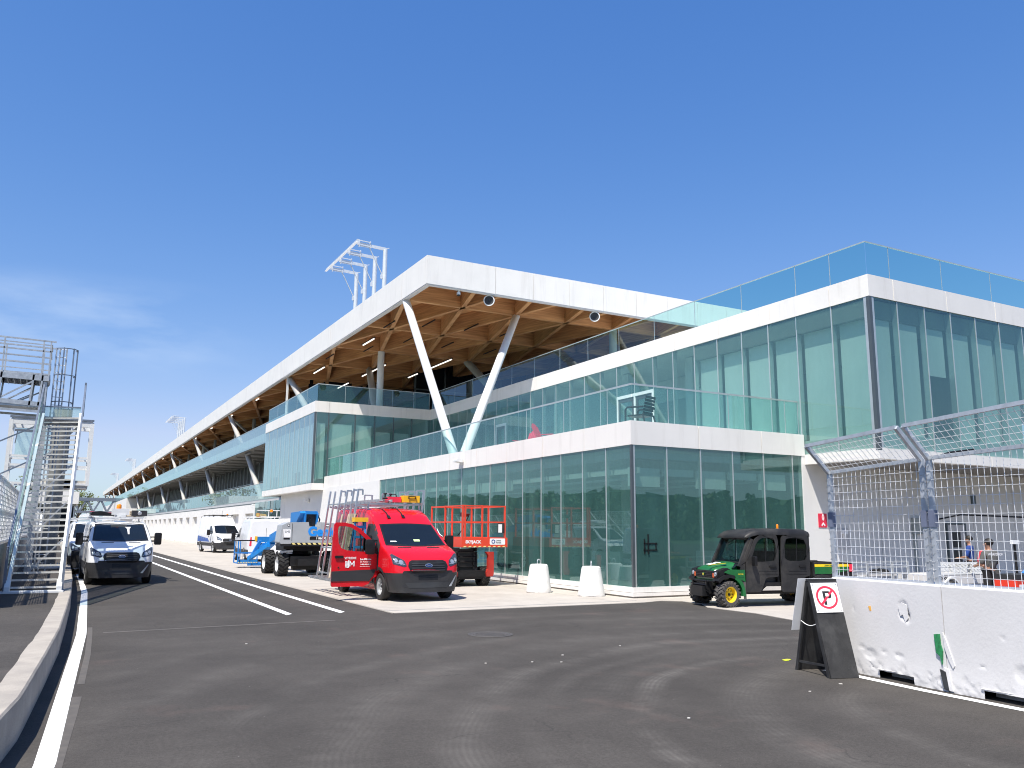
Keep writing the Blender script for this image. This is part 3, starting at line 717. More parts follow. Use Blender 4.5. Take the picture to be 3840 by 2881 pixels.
for i in range(11):
    b = MB(); b.box(X3+.22, X3+.24, ys3[i]+.05, ys3[i+1]-.05, 5.9 if i in (3, 8) else 5.1, 9.05-.03*(i % 3)); bpart('roller_blind', b, M_BLIND)
b = MB(); b.box(X3+.3, 22, Y3b-.3, Y3b-.1, 4.95, 9.7); b.box(22.6, 22.8, Y3+.2, Y3b, 4.95, 9.7); bpart('inner_wall', b, M_INTW)
b = MB(); b.box(14.6, 16.45, Y3b-.02, Y3b+.06, 4.95, 9.7); bpart('end_wall', b, M_GREYWALL)
guard('y', Y3+.1, [14.72, 16.6, 18.3, 20.0, 21.6, 22.8], 10.30, 11.58, G_GUARD, rail=M_MULL)
guard('x', X3+.14, [54.7, 57.5, 60.3, 63.1, 66.4, 69.5], 10.30, 11.58, G_GUARD, rail=M_MULL)
# ---- pit lane storeys
pl = [69.7, 72.4]+[75.2+6.9*i for i in range(26)]
guard('x', 16.2, pl, 4.56, 5.98, G_GUARDW, 'balcony_panel')
guard('x', 16.3, [69.7]+[76.6+13.8*i for i in range(22)]+[378], 9.72, 11.55, G_GUARDW, 'balcony_panel')
b = MB(); b.box(16.32, 16.4, 69.7, 378, 9.9, 10.34); b.box(16.45, 16.6, 69.7, 378, 10.34, 10.75); bpart('slab_edge', b, M_PANEL)
b = MB(); b.box(16.24, 16.31, 69.7, 250, 4.25, 4.62); bpart('slab_edge', b, M_GREYWALL)
b = MB()
for i in range(60): b.box(16.8, 21, 71.5+4.6*i, 71.65+4.6*i, 9.52, 9.72)
for i in range(24): b.box(16.7, 16.85, 73+13.8*i, 76+13.8*i, 9.45, 9.55)
b.box(16.8, 20.9, 71, 350, 9.68, 9.715)
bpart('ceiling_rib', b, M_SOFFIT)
# glazed walls set back behind both balconies
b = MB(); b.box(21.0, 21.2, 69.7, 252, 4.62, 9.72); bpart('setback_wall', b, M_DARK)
b = MB()
for i in range(80): b.box(20.9, 21.0, 70.5+2.3*i, 70.6+2.3*i, 4.62, 9.72)
b.box(20.9, 21.0, 69.7, 252, 7.3, 7.4)
bpart('setback_frame', b, M_MULL)
b = MB(); b.box(16.22, 60, 250, 378, 4.2, 9.72); bpart('end_block', b, M_WALL)
b = MB(); b.box(21.4, 21.6, 72, 372, 10.38, 14.5); bpart('setback_wall', b, M_INT)
for i in range(36):
    y = 75+8.2*i
    b = MB(); b.box(21.3, 21.4, y, y+1.6, 10.4, 12.9); b.box(21.3, 21.4, y+2.2, y+5.2, 10.4, 13.0); o = bpart('window_frame', b, M_WHITE)
    b = MB(); b.box(21.26, 21.3, y+.22, y+1.38, 10.5, 12.65); b.box(21.26, 21.3, y+2.4, y+3.6, 11.4, 12.7); b.box(21.26, 21.3, y+3.8, y+5.0, 11.4, 12.7); bpart('window_pane', b, M_CARGLASS, o)
# dark glazed pavilion under the roof
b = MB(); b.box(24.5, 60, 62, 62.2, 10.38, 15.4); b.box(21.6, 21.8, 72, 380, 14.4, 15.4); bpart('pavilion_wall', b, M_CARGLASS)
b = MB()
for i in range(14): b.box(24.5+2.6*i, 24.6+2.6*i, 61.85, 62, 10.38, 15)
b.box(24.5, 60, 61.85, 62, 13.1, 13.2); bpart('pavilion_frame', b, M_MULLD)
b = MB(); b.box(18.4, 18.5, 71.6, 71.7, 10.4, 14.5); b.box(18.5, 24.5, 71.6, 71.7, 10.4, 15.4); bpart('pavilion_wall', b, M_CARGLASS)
# ---- garages
YG = 76.4
garY = [78.0+6.9*i for i in range(25)]
b = MB(); last = YG
for y in garY:
    b.box(15.6, 16.0, last, y, 0, 3.3); last = y+3.8
b.box(15.6, 16.0, last, 252, 0, 3.3); b.box(15.6, 16.0, YG, 252, 3.3, 4.08)
b.mi = 1
y = YG+1.2
while y < 252: b.box(15.594, 15.6, y, y+.02, 3.32, 4.05); y += 1.725
bpart('garage_wall', b, [M_WALL, M_JOINT])
b = MB(); b.box(15.8, 16.3, YG, 252, 4.08, 4.22); bpart('gutter', b, M_MULLD)
for y in garY:
    b = MB(); b.box(16.0, 16.05, y, y+3.8, 0, 3.3)
    b.mi = 1
    for z in (1.1, 2.2): b.box(15.995, 16.0, y, y+3.8, z, z+.02)
    b.box(15.99, 16.0, y+1.9, y+1.93, 0, 3.3)
    bpart('garage_door', b, [M_WALL, M_JOINT])
for y in garY:
    b = MB(); b.box(15.50, 15.6, y-.6, y-.2, .0, .12); bpart('door_stop', b, M_CONC)
b = MB(); b.box(15.45, 15.6, 76.5, 76.72, 2.2, 3.9)
for z in (2.3, 2.5, 2.7, 2.9): b.box(15.40, 15.46, 76.54, 76.68, z, z+.09)
bpart('signal_light', b, M_STEELW)
# ---- great roof
ZB = 14.5; ZT = 16.02; XR, YR, XE, YE = 15.69, 38.4, 62, 381
panels('roof_fascia', 'y', YR, YR+.3, XR, XE, ZB, ZT, 2.35, off=4.0)
panels('roof_fascia', 'x', XR, XR+.3, YR+.31, YE, ZB, ZT, 6.9, off=3.3)
b = MB(); b.box(XR+.02, XR+.28, YR+.02, YE, ZB-.06, ZB); b.box(XR+.28, XE, YR+.02, YR+.28, ZB-.06, ZB); bpart('roof_trim', b, M_GREYWALL)
b = MB(); b.box(XR+.3, XE, YR+.3, YE, 15.55, 15.9); bpart('ceiling_panel', b, M_TIMBER)
b = MB(); b.box(XR+.1, XE, YR+.1, YE, 15.92, 15.98); bpart('roof_deck', b, M_GREYWALL)
def beam(name, p, q):
    b = MB(); b.bar((p[0], p[1], 15.03), (q[0], q[1], 15.03), .24, 1.04); return bpart(name, b, M_TIMBER)
def clipx(x0, y0, s, x1=46):
    """diagonal leaving (x0,y0) with dx/dy = s, clipped to the roof"""
    ya = YR+.3; xa = x0+(ya-y0)*s
    if xa < XR+.3: ya += (XR+.3-xa)/s if s > 0 else 0; xa = XR+.3
    if xa > x1 and s < 0: ya += (x1-xa)/s; xa = x1
    yb = YE-.2; xb = xa+(yb-ya)*s
    if xb > x1: yb = ya+(x1-xa)/s; xb = x1
    if xb < XR+.3: yb = ya+(XR+.3-xa)/s; xb = XR+.3
    return (xa, ya), (xb, yb)
for i in range(49): beam('cross_beam', (XR+.3, 42.0+6.9*i), (46, 42.0+6.9*i))
S_ = 1.75/6.9
for i in range(9):
    p, q = clipx(15.92+3.5*i, 42.0, S_); beam('diagonal_beam', p, q)
for i in range(1, 24):
    y0 = 42.0+13.8*i
    if y0 < YE-10: p, q = clipx(15.99, y0, S_); p = (15.99, y0); beam('diagonal_beam', p, (min(46, 15.99+(YE-.2-y0)*S_), min(YE-.2, y0+(46-15.99)/S_)))
for i in range(1, 9):
    p, q = clipx(15.92+3.5*i, 42.0, -S_); beam('diagonal_beam', p, q)
for i in range(9, 33):
    y1 = 42.0+13.8*i*.5
    ye = 42.0+13.8*(i/2.0)
    y1 = 42.0 + (3.5*i)/S_
    if y1-(46-15.99)/S_ > YR+.5 and y1 < YE: beam('diagonal_beam', (46, y1-(46-15.99)/S_), (15.99, y1))
# slanted columns
def colm(p, q, r, m=M_COLUMN):
    b = MB(); b.tube(p, q, r, n=20); return bpart('column', b, m, smooth=40)
colm((15.92, 34.9, 5.15), (15.95, 42.0, 14.52), .215); colm((16.0, 34.35, 5.15), (22.95, 42.0, 14.52), .215)
for k in range(1, 13):
    yt = 42+27.6*k
    if yt < YE:
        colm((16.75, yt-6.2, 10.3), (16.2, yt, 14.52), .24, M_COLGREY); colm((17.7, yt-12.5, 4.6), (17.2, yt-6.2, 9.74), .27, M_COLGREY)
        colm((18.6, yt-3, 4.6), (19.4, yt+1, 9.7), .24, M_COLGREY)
        b = MB(); b.bar((16.3, yt, 14.3), (19.4, yt+2.5, 12.4), .2); b.tube((19.4, yt+2.5, 10.3), (19.4, yt+2.5, 14.6), .2, n=10); bpart('column_brace', b, M_COLGREY)
for k in range(0, 6): colm((19.42, 55.75+27.6*k, 10.35), (19.42, 55.75+27.6*k, 14.52), .24)
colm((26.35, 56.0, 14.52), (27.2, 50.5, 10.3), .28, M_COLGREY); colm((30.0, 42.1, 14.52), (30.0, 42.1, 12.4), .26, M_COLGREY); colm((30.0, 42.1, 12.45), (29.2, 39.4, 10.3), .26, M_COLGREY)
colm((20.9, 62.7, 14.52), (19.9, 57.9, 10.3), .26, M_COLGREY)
b = MB(); b.box(15.95, 16.1, 69.2, 69.35, 10.35, 14.5); bpart('post', b, M_COLUMN)
# lights under the timber
M_STRIP = emit('lit_tube', (1, .95, .88), 1.3)
for (x, y, l, on) in ((17.3, 52.3, 2.2, 1), (21.0, 62, 5.5, 1), (21.0, 70, 3, 1), (17.2, 64, 3, 1), (24.5, 57, 4.5, 1), (24.5, 62.4, 2.0, 1)):
    b = MB(); b.box(x-.04, x+.04, y-l/2, y+l/2, 14.28, 14.34); o = bpart('strip_light', b, M_STRIP)
    b = MB(); b.box(x-.05, x+.05, y-l/2-.2, y+l/2+.2, 14.34, 14.42); bpart('light_housing', b, M_BLACK, o)
for (x, y) in ((19.0, 46.0), (21.7, 45.6), (17.0, 47.5), (18.2, 55.0), (16.6, 59), (22.5, 51), (24.4, 45.9), (26.0, 51.5), (19.6, 50.8)):
    b = MB(); b.box(x-.03, x+.03, y-1.0, y+1.0, 14.42, 14.48); bpart('light_track', b, M_BLACK)
for i in range(24):
    y = 82.0+13.8*i
    if y < YE-4:
        b = MB(); b.box(16.2, 16.30, y, y+1.2, 14.36, 14.42); bpart('eave_light', b, M_STRIP)
# ================================================================ VEHICLE HELPERS
def lerp(P, x):
    if x <= P[0][0]: return P[0][1]
    for (a, xa), (c, xc) in zip(P, P[1:]):
        if a <= x <= c: return xa+(xc-xa)*(x-a)/(c-a)
    return P[-1][1]
def patch(bvh, poly, view, off=.004, step=.07):
    """2-D outline pressed onto a body along a view axis"""
    b = MB()
    ax = {'front': lambda a, c: (V((a, -3, c)), V((0, 1, 0))), 'rear': lambda a, c: (V((a, 12, c)), V((0, -1, 0))), 'left': lambda a, c: (V((-4, a, c)), V((1, 0, 0))), 'right': lambda a, c: (V((4, a, c)), V((-1, 0, 0))), 'top': lambda a, c: (V((a, c, 6)), V((0, 0, -1)))}[view]
    f = b.bm.faces.new([b.bm.verts.new((x, y, 0)) for x, y in poly])
    xs = [p[0] for p in poly]; ys = [p[1] for p in poly]
    for k in (0, 1):
        lo, hi = (min(xs), max(xs)) if k == 0 else (min(ys), max(ys)); n = max(1, int((hi-lo)/step))
        for i in range(1, n):
            c = lo+(hi-lo)*i/n; co_ = V((c, 0, 0)) if k == 0 else V((0, c, 0)); no = V((1, 0, 0)) if k == 0 else V((0, 1, 0))
            bmesh.ops.bisect_plane(b.bm, geom=b.bm.verts[:]+b.bm.edges[:]+b.bm.faces[:], plane_co=co_, plane_no=no)
    kill = []
    for v in b.bm.verts:
        o, d = ax(v.co.x, v.co.y); h = bvh.ray_cast(o, d)
        if h[0] is None: kill.append(v)
        else: v.co = h[0]-d*off
    if kill: bmesh.ops.delete(b.bm, geom=kill, context='VERTS')
    return b
def wheel(parent, x, y, r, w, side, style='van', tyre=None, rim=M_RIM, steer=0.0):
    """tyre with its rim; side -1/+1 tells which way the rim faces"""
    b = MB(); rr = r*.62
    b.lathe([(rr, -w*.42), (rr*1.03, -w*.5), (r*.90, -w*.5), (r*.985, -w*.40), (r, -w*.25), (r, w*.25), (r*.985, w*.40), (r*.90, w*.5), (rr*1.03, w*.5), (rr, w*.42)], 32, 'x')
    if style == 'lug':
        n = 20
        for i in range(n):
            for s in (-1, 1):
                t = 2*math.pi*(i+(.5 if s > 0 else 0))/n
                M = Matrix.Rotation(t, 4, 'X') @ Matrix.Translation((s*w*.25, 0, r*1.0)) @ Matrix.Rotation(s*R(28), 4, 'Z')
                b.box(-w*.27, w*.27, -r*.055, r*.055, -r*.05, r*.055, M)
                M = Matrix.Rotation(t, 4, 'X') @ Matrix.Translation((s*w*.49, 0, r*.90))
                b.box(-w*.05, w*.05, -r*.055, r*.055, -r*.10, r*.09, M)
    elif style == 'van':
        for i in range(5):
            b.lathe([(r*1.004, -w*.32+i*w*.16-.006), (r*.985, -w*.32+i*w*.16), (r*1.004, -w*.32+i*w*.16+.006)], 32, 'x')
    t = b.build('wheel', tyre or M_RUBBER, parent, smooth=35); t.location = (x, y, r); t.rotation_euler = (0, 0, steer)
    b = MB(); s = side
    b.lathe([(.001, s*w*.16), (r*.17, s*w*.17), (r*.18, s*w*.22), (r*.22, s*w*.22), (r*.26, s*w*.12), (r*.42, s*w*.14), (r*.50, s*w*.05), (r*.53, s*w*.40), (rr*1.0, s*w*.46), (rr*1.01, s*w*.40)], 32, 'x')
    o = b.build('rim', rim, t, smooth=40)
    b = MB()
    for i in range(8):
        a = 2*math.pi*i/8; c = (s*w*.145, r*.36*math.cos(a), r*.36*math.sin(a)); b.tube(c, (s*w*.16, c[1], c[2]), r*.055, n=8)
    b.tube((s*w*.1, 0, 0), (s*w*.24, 0, 0), r*.10, n=12)
    b.build('hub', M_BLACK, t)
    return t
TOPS = {
 'low':  [(0, .80), (.03, .93), (.07, 1.03), (.14, 1.10), (.35, 1.22), (.75, 1.38), (.98, 1.46), (1.40, 1.72), (1.85, 1.97), (2.02, 2.04), (2.3, 2.09), (2.8, 2.11), (5.2, 2.10), (5.4, 2.06), (5.5, 1.98)],
 'mid':  [(0, .80), (.03, .93), (.07, 1.03), (.14, 1.10), (.35, 1.22), (.75, 1.38), (.98, 1.46), (1.40, 1.75), (1.80, 2.03), (1.95, 2.14), (2.2, 2.31), (2.55, 2.43), (3.0, 2.49), (5.2, 2.50), (5.4, 2.45), (5.5, 2.36)],
 'high': [(0, .80), (.03, .93), (.07, 1.03), (.14, 1.10), (.35, 1.22), (.75, 1.38), (.98, 1.46), (1.40, 1.75), (1.80, 2.05), (1.93, 2.20), (2.1, 2.42), (2.35, 2.60), (2.8, 2.70), (5.2, 2.73), (5.4, 2.68), (5.5, 2.58)]}
def van(name, label, roof, paint, loc, rz, sc=1.05, group=None, door_open=False, clad_side=True, hi_detail=True):
    root = thing(name, label, 'van', loc, rz, group, sc)
    T = TOPS[roof]; L_ = 5.5
    HW = [(.22, .93), (.45, 1.0), (.74, 1.03), (1.2, 1.02), (1.5, .985), (2.0, .905), (2.5, .85), (2.75, .82)]
    PL = [(0, .70), (.03, .80), (.08, .87), (.18, .925), (.36, .965), (.75, 1.0), (5.1, 1.0), (5.35, .985), (5.5, .95)]
    st = [0, .015, .03, .05, .07, .10, .14, .20, .27, .36, .5, .62, .75, .86, .94, .98, 1.05, 1.2, 1.4, 1.6, 1.75, 1.82, 1.9, 1.98, 2.08, 2.2, 2.35, 2.55, 2.8, 3.2, 3.8, 4.4, 4.9, 5.15, 5.3, 5.4, 5.46, 5.5]
    b = MB(); rings = []
    for y in st:
        t = lerp(T, y); p = lerp(PL, y); w = lambda z: lerp(HW, z)*p
        rc = .06 if y < .3 else .06+.10*min(1, (y-.3)/1.6); zs = t-rc
        zl = [.24, .34, .48, .60, .74]; k = 8
        # low nose: squeeze
        zz = zl+[.74+(zs-.74)*(i+1)/k for i in range(k)]
        inset = .0 if y > .2 else .0
        half = [(w(z), z) for z in zz]
        ws = w(zs)
        for a in (25, 50, 72): half.append((ws-rc*(1-math.cos(R(a)))-.0, zs+rc*math.sin(R(a))))
        xe = half[-1][0]
        for f in (.72, .4): half.append((xe*f, zs+rc*.955+.03*(1-f)*min(1, y)))
        top = [(0, zs+rc*.955+.035*min(1, y))]
        bot = [(0, .24)]
        ring = bot+half+top+[(-x, z) for x, z in half[::-1]]
        # nose curves back towards the corners and rakes
        vs_ = []
        for x, z in ring:
            yy = y
            if y < .5: yy = y+ (1-y/.5)*(.10*(abs(x)/.8)**2.2 + max(0, z-.76)*.16)
            vs_.append(b.bm.verts.new((x, yy, z)))
        rings.append(vs_)
    n = len(rings[0])
    for A, B in zip(rings, rings[1:]):
        for i in range(n): j = (i+1) % n; b._f([A[i], A[j], B[j], B[i]])
    b._f(rings[0][::-1]); b._f(rings[-1])
    bmesh.ops.recalc_face_normals(b.bm, faces=b.bm.faces)
    for f in b.bm.faces:
        c = f.calc_center_median()
        if c.z < .74 and c.y < .95: f.material_index = 1
        elif .46 < c.z < .74 and abs(c.x) > .8 and clad_side: f.material_index = 2
        elif c.z < .25: f.material_index = 3
    me = bpy.data.meshes.new('van_shell'); b.bm.to_mesh(me); b.bm.free()
    o = bpy.data.objects.new('van_shell', me); col.objects.link(o)
    for m in (paint, M_GREYPL, M_GREYPL, M_DARK): me.materials.append(m)
    bc = MB(); bc.mi = 3
    for y in (.98, 4.35):
        for s in (-1, 1): bc.tube((s*.70, y, .37), (s*1.3, y, .37), .42, n=24)
    for_ = bc.build('cut', [paint, M_GREYPL, M_GREYPL, M_DARK])
    md = o.modifiers.new('w', 'BOOLEAN'); md.operation = 'DIFFERENCE'; md.object = for_; md.solver = 'EXACT'
    me2 = evalmesh(o); bpy.data.objects.remove(o); bpy.data.objects.remove(for_)
    bm = bmesh.new(); bm.from_mesh(me2); bvh = BVHTree.FromBMesh(bm)
    for idx, nm, m in ((0, 'body', paint), (1, 'bumper', M_GREYPL), (2, 'side_cladding', M_GREYPL), (3, 'wheel_well', M_DARK)):
        c = bm.copy(); bmesh.ops.delete(c, geom=[f for f in c.faces if f.material_index != idx], context='FACES')
        if c.faces:
            for f in c.faces: f.material_index = 0
            m3 = bpy.data.meshes.new(nm); c.to_mesh(m3); meshobj(nm, m3, m, root, 40)
        c.free()
    bm.free()
    P = lambda poly, view, nm, m, off=.005, step=.07, parent=root, smooth=60: patch(bvh, poly, view, off, step).build(nm, m, parent, smooth=smooth)
    arc = lambda x0, z0, x1, z1, bow, k=8: [(x0+(x1-x0)*i/k, z0+(z1-z0)*i/k+bow*math.sin(math.pi*i/k)) for i in range(k+1)]
    P(arc(-.885, 1.44, .885, 1.44, -.03)+arc(.79, 2.01, -.79, 2.01, .03), 'front', 'windscreen_frame', M_BLACK, .004)
    ws = P(arc(-.835, 1.48, .835, 1.48, -.03)+arc(.745, 1.975, -.745, 1.975, .03), 'front', 'windscreen', M_CARGLASS, .012)
    # grille: rounded trapezoid with bars
    g = P([(-.42, .735), (.42, .735), (.52, .80), (.57, .92), (.53, 1.03), (.45, 1.07), (-.45, 1.07), (-.53, 1.03), (-.57, .92), (-.52, .80)], 'front', 'grille', M_BLACK, .014, .05)
    for z in (.80, .86, .92, .98): P([(-.47, z), (.47, z), (.47, z+.022), (-.47, z+.022)], 'front', 'grille_bar', M_GREYPL, .026, .1, g)
    em = P(circ(.085, 20, (0, .935), sx=1.25, sy=.55), 'front', 'emblem', M_ALU, .034, .05)
    P(circ(.075, 20, (0, .935), sx=1.25, sy=.52), 'front', 'emblem_plate', mat('emblem_blue', (.01, .025, .11), .25), .037, .05, em)
    h = bvh.ray_cast(V((0, -3, .935)), V((0, 1, 0)))[0]
    text('emblem_lettering', 'Ford', .072, M_ALU, em, face_m((0, h.y-.042, .917), (1, 0, 0), (0, 0, 1)))
    for s in (-1, 1):
        hl = [(s*.60, .93), (s*.66, .90), (s*.93, .97), (s*.965, 1.22), (s*.92, 1.24), (s*.64, 1.06)]
        if s < 0: hl = hl[::-1]
        k = P(hl, 'front', 'headlight', M_LAMPD, .010, .05)
        P(circ(.062, 14, (s*.74, 1.02)), 'front', 'reflector', M_LAMP, .016, .05, k)
        P(circ(.045, 12, (s*.86, 1.07), sx=1, sy=1.2), 'front', 'reflector', M_LAMP, .016, .05, k)
        q = [(s*.64, .955), (s*.90, 1.0), (s*.90, 1.015), (s*.64, .975)]
        P(q if s > 0 else q[::-1], 'front', 'reflector', M_LAMP, .016, .06, k)
        P([(s*.22, 1.375), (s*.62, 1.375), (s*.60, 1.395), (s*.24, 1.395)][::s], 'front', 'hood_vent', M_BLACK, .006)
        vw = 'left' if s < 0 else 'right'
        # wheel-arch lip, side glass, door seams
        A = circ(.50, 20, (.98, .37), a0=-.2, a1=math.pi+.2, full=False); B = circ(.425, 20, (.98, .37), a0=-.2, a1=math.pi+.2, full=False)
        P(A+B[::-1], vw, 'wheel_arch', M_GREYPL, .012, .12)
        A = circ(.47, 20, (4.35, .37), a0=-.1, a1=math.pi+.1, full=False); B = circ(.42, 20, (4.35, .37), a0=-.1, a1=math.pi+.1, full=False)
        P(A+B[::-1], vw, 'wheel_arch', M_GREYPL, .010, .12)
        op = door_open and s < 0
        if not op:
            dw = P([(1.18, 1.44), (2.25, 1.40), (2.25, 1.98), (1.88, 1.98), (1.55, 1.76)], vw, 'door_window', M_CARGLASS, .008)
            for y in (1.10, 2.34): P([(y, .48), (y+.016, .48), (y+.016, 2.0 if y > 2 else 1.42), (y, 2.0 if y > 2 else 1.42)], vw, 'door_seam', M_BLACK, .005, .2)
            P([(2.08, 1.18), (2.26, 1.18), (2.26, 1.23), (2.08, 1.23)], vw, 'door_handle', M_BLACK, .02)
        else:
            P([(1.08, .78), (1.32, .60), (1.45, .40), (2.32, .40), (2.32, 2.02), (1.86, 2.02), (1.5, 1.78), (1.10, 1.46)], vw, 'dark_doorway', M_DARK, .006)  # flat dark sheet stands for the shaded cab interior
            P([(1.55, .42), (2.28, .42), (2.28, .56), (1.55, .56)], vw, 'step', M_GREYPL, .03)
            P([(2.02, .8), (2.3, .8), (2.3, 1.9), (2.12, 1.9)], vw, 'seat', M_GREYPL, .012)
        for y in (3.55,): P([(y, .48), (y+.014, .48), (y+.014, 2.0), (y, 2.0)], vw, 'door_seam', M_BLACK, .005, .2)
        if roof != 'low':
            for y in (2.9, 3.5, 4.1, 4.7): P([(y, 1.0), (y+.03, 1.0), (y+.03, 1.95), (y, 1.95)], vw, 'panel_rib', paint, .012, .2)
        # mirror on its arm
        yM = 1.42 if not op else 1.30
        b = MB(); b.prism(rrect(-.115, .115, -.21, .21, .05), 'y', 0, .14); b.xf(Matrix.Translation((s*1.26, yM, 1.50)) @ Matrix.Rotation(R(8)*s, 4, 'Z'))
        mr_ = b.build('mirror', M_BLACK, root, bevel=.02, smooth=40)
        b = MB(); b.bar((s*.96, yM+.06, 1.42), (s*1.22, yM+.06, 1.42), .07, .05); b.bar((s*.96, yM+.06, 1.56), (s*1.22, yM+.06, 1.56), .05, .04); b.build('mirror_arm', M_BLACK, mr_)
        for y in (.98, 4.35): wheel(root, s*.90, y, .355, .235, s, steer=0)
    # bumper details
    bp = P([(-.55, .36), (.55, .36), (.66, .50), (-.66, .50)], 'front', 'air_intake', M_DARK, .006)
    P([(-.28, .56), (.28, .56), (.28, .69), (-.28, .69)], 'front', 'plate_holder', M_BLACK, .006)
    for s in (-1, 1): P([(s*.60, .38), (s*.68, .38), (s*.86, .66), (s*.82, .66)][::s], 'front', 'bumper_crease', M_GREYL if s > 0 else M_GREYPL, .005)  # pale strip on one side paints a highlight into the crease
    for s in (-1, 1):
        b = MB(); b.path([(s*.10-.35, 1.06, 1.52), (s*.10-.1, 1.10, 1.54), (s*.10+.25, 1.16, 1.58)], .012, 5); b.build('wiper', M_BLACK, root)
    # rear doors and lamps
    for s in (-1, 1):
        P([(s*.80, .95), (s*.92, .95), (s*.88, 1.45), (s*.80, 1.45)][::s], 'rear', 'tail_lamp', M_SIGNRED, .008)
    P([(-.007, .5), (.007, .5), (.007, 1.98), (-.007, 1.98)], 'rear', 'door_seam', M_BLACK, .005, .3)
    return root, bvh

# ================================================================ RED GLAZIER'S VAN
RVS = 1.055
RV, rvb = van('glazier_van', 'red delivery van with its front door swung open and a glass rack on its flank', 'mid', M_RED, (9.27, 21.93, .013), R(.8), RVS, door_open=True)
# open door, hinged at the front pillar and facing the camera
outer = [(0, .62), (.10, .56), (.22, .42), (.36, .36), (.8, .36), (1.20, .36), (1.23, .40), (1.235, 1.0), (1.23, 1.6), (1.21, 1.98), (1.16, 2.04), (.95, 2.04), (.72, 2.0), (.50, 1.88), (.25, 1.67), (.02, 1.47), (0, 1.3), (0, .9)]
inner = [(.14, 1.30), (.15, 1.28), (.25, 1.27), (.4, 1.27), (.6, 1.28), (.85, 1.31), (1.0, 1.37), (1.07, 1.5), (1.09, 1.65), (1.11, 1.88), (1.07, 1.94), (.92, 1.945), (.74, 1.91), (.56, 1.80), (.36, 1.63), (.17, 1.46), (.12, 1.40), (.12, 1.33)]
b = MB(); b.holed(outer, inner, 'y', -.03, .03)
door = b.build('open_door', M_RED, RV, bevel=.008, smooth=40)
door.location = (-1.03, 1.22, 0); door.rotation_euler = (0, 0, R(180-3)); 
# local x of the door runs outwards from the hinge after the turn; outside face looks to -y of the van = +y of the door
def dpoly(name, poly, m, y0=.031, y1=.036, parent=None):
    b = MB(); b.prism(poly, 'y', y0, y1); return b.build(name, m, parent or door)
dpoly('door_cladding', [(.02, .80), (.10, .62), (.2, .50), (1.235, .50), (1.235, .76), (.06, .80)], M_GREYPL, .031, .045)
dpoly('door_glass', [(a, c) for a, c in inner], G_CAB, -.004, .004)
b = MB(); b.bar((.47, .012, 1.27), (.47, .012, 1.74), .03, .02, up=(1, 0, 0)); b.build('window_divider', M_BLACK, door)
b = MB(); b.prism(rrect(.93, 1.16, 1.10, 1.17, .03), 'y', .031, .07); b.build('door_handle', M_BLACK, door, bevel=.008)
b = MB(); b.lathe([(.001, .03), (.02, .045), (.022, .03)], 12, 'y', (1.05, 0, .86)); b.build('lock', M_BLACK, door)
# door mirror
b = MB(); b.prism(rrect(-.125, .125, -.20, .20, .05), 'y', 0, .13); b.xf(Matrix.Translation((.24, .10, 1.40)))
mm_ = b.build('mirror', M_BLACK, door, bevel=.02, smooth=40)
b = MB(); b.bar((.02, .06, 1.34), (.2, .12, 1.34), .07, .05); b.prism([(-.02, 1.2), (.14, 1.24), (.02, 1.52)], 'y', .03, .05); b.build('mirror_arm', M_BLACK, mm_)
DM = lambda x, z: face_m((x, .0375, z), (-1, 0, 0), (0, 0, 1))
def dtext(s, x, z, size, bold=.0): return text('door_lettering', s, size, M_TEXTW, door, DM(x, z), 'LEFT', .001, bold)
dtext('VITRERIE', .895, 1.075, .082, .001); dtext('Les Miroirs', .465, 1.05, .066, .003); dtext('St-Antoine', .465, .983, .066); dtext('1-800-363-3915', .46, .918, .046, .002); dtext('www.lesmiroirs.com', .47, .872, .033)
# emblem: a little glazed tower and an M
b = MB()
for i in range(3):
    for j in range(5): b.box(.872-.026*i-.02, .872-.026*i, .0365, .0385, .862+.034*j-.006*i, .890+.034*j-.006*i)
b.prism([(.795, .845), (.765, .86), (.765, 1.06), (.795, 1.04)], 'y', .0365, .0385)
for x0, x1 in ((.757, .732), (.645, .620)): b.box(x1, x0, .0365, .0385, .885, 1.03)
b.prism([(.757, 1.03), (.735, 1.03), (.678, .93), (.69, .91)], 'y', .0365, .0384); b.prism([(.62, 1.03), (.642, 1.03), (.70, .93), (.69, .91)], 'y', .0365, .0386)
b.build('door_emblem', M_TEXTW, door)
h = rvb.ray_cast(V((-4, .72, 1.08)), V((1, 0, 0)))[0]
text('side_lettering', 'M', .075, M_TEXTW, RV, face_m((-.93, .50, 1.06), (.8, -.6, 0), (0, 0, 1)))
# dark roof straps and their wider feet on the front of the roof
for x in (-.42, .02):
    patch(rvb, [(x-.02, 2.0), (x+.02, 2.0), (x+.02, 3.4), (x-.02, 3.4)], 'top', .012, .1).build('roof_strap', M_BLACK, RV)
    patch(rvb, [(x-.05, 1.96), (x+.05, 1.96), (x+.045, 2.08), (x-.045, 2.08)], 'top', .03, .1).build('strap_foot', M_BLACK, RV)
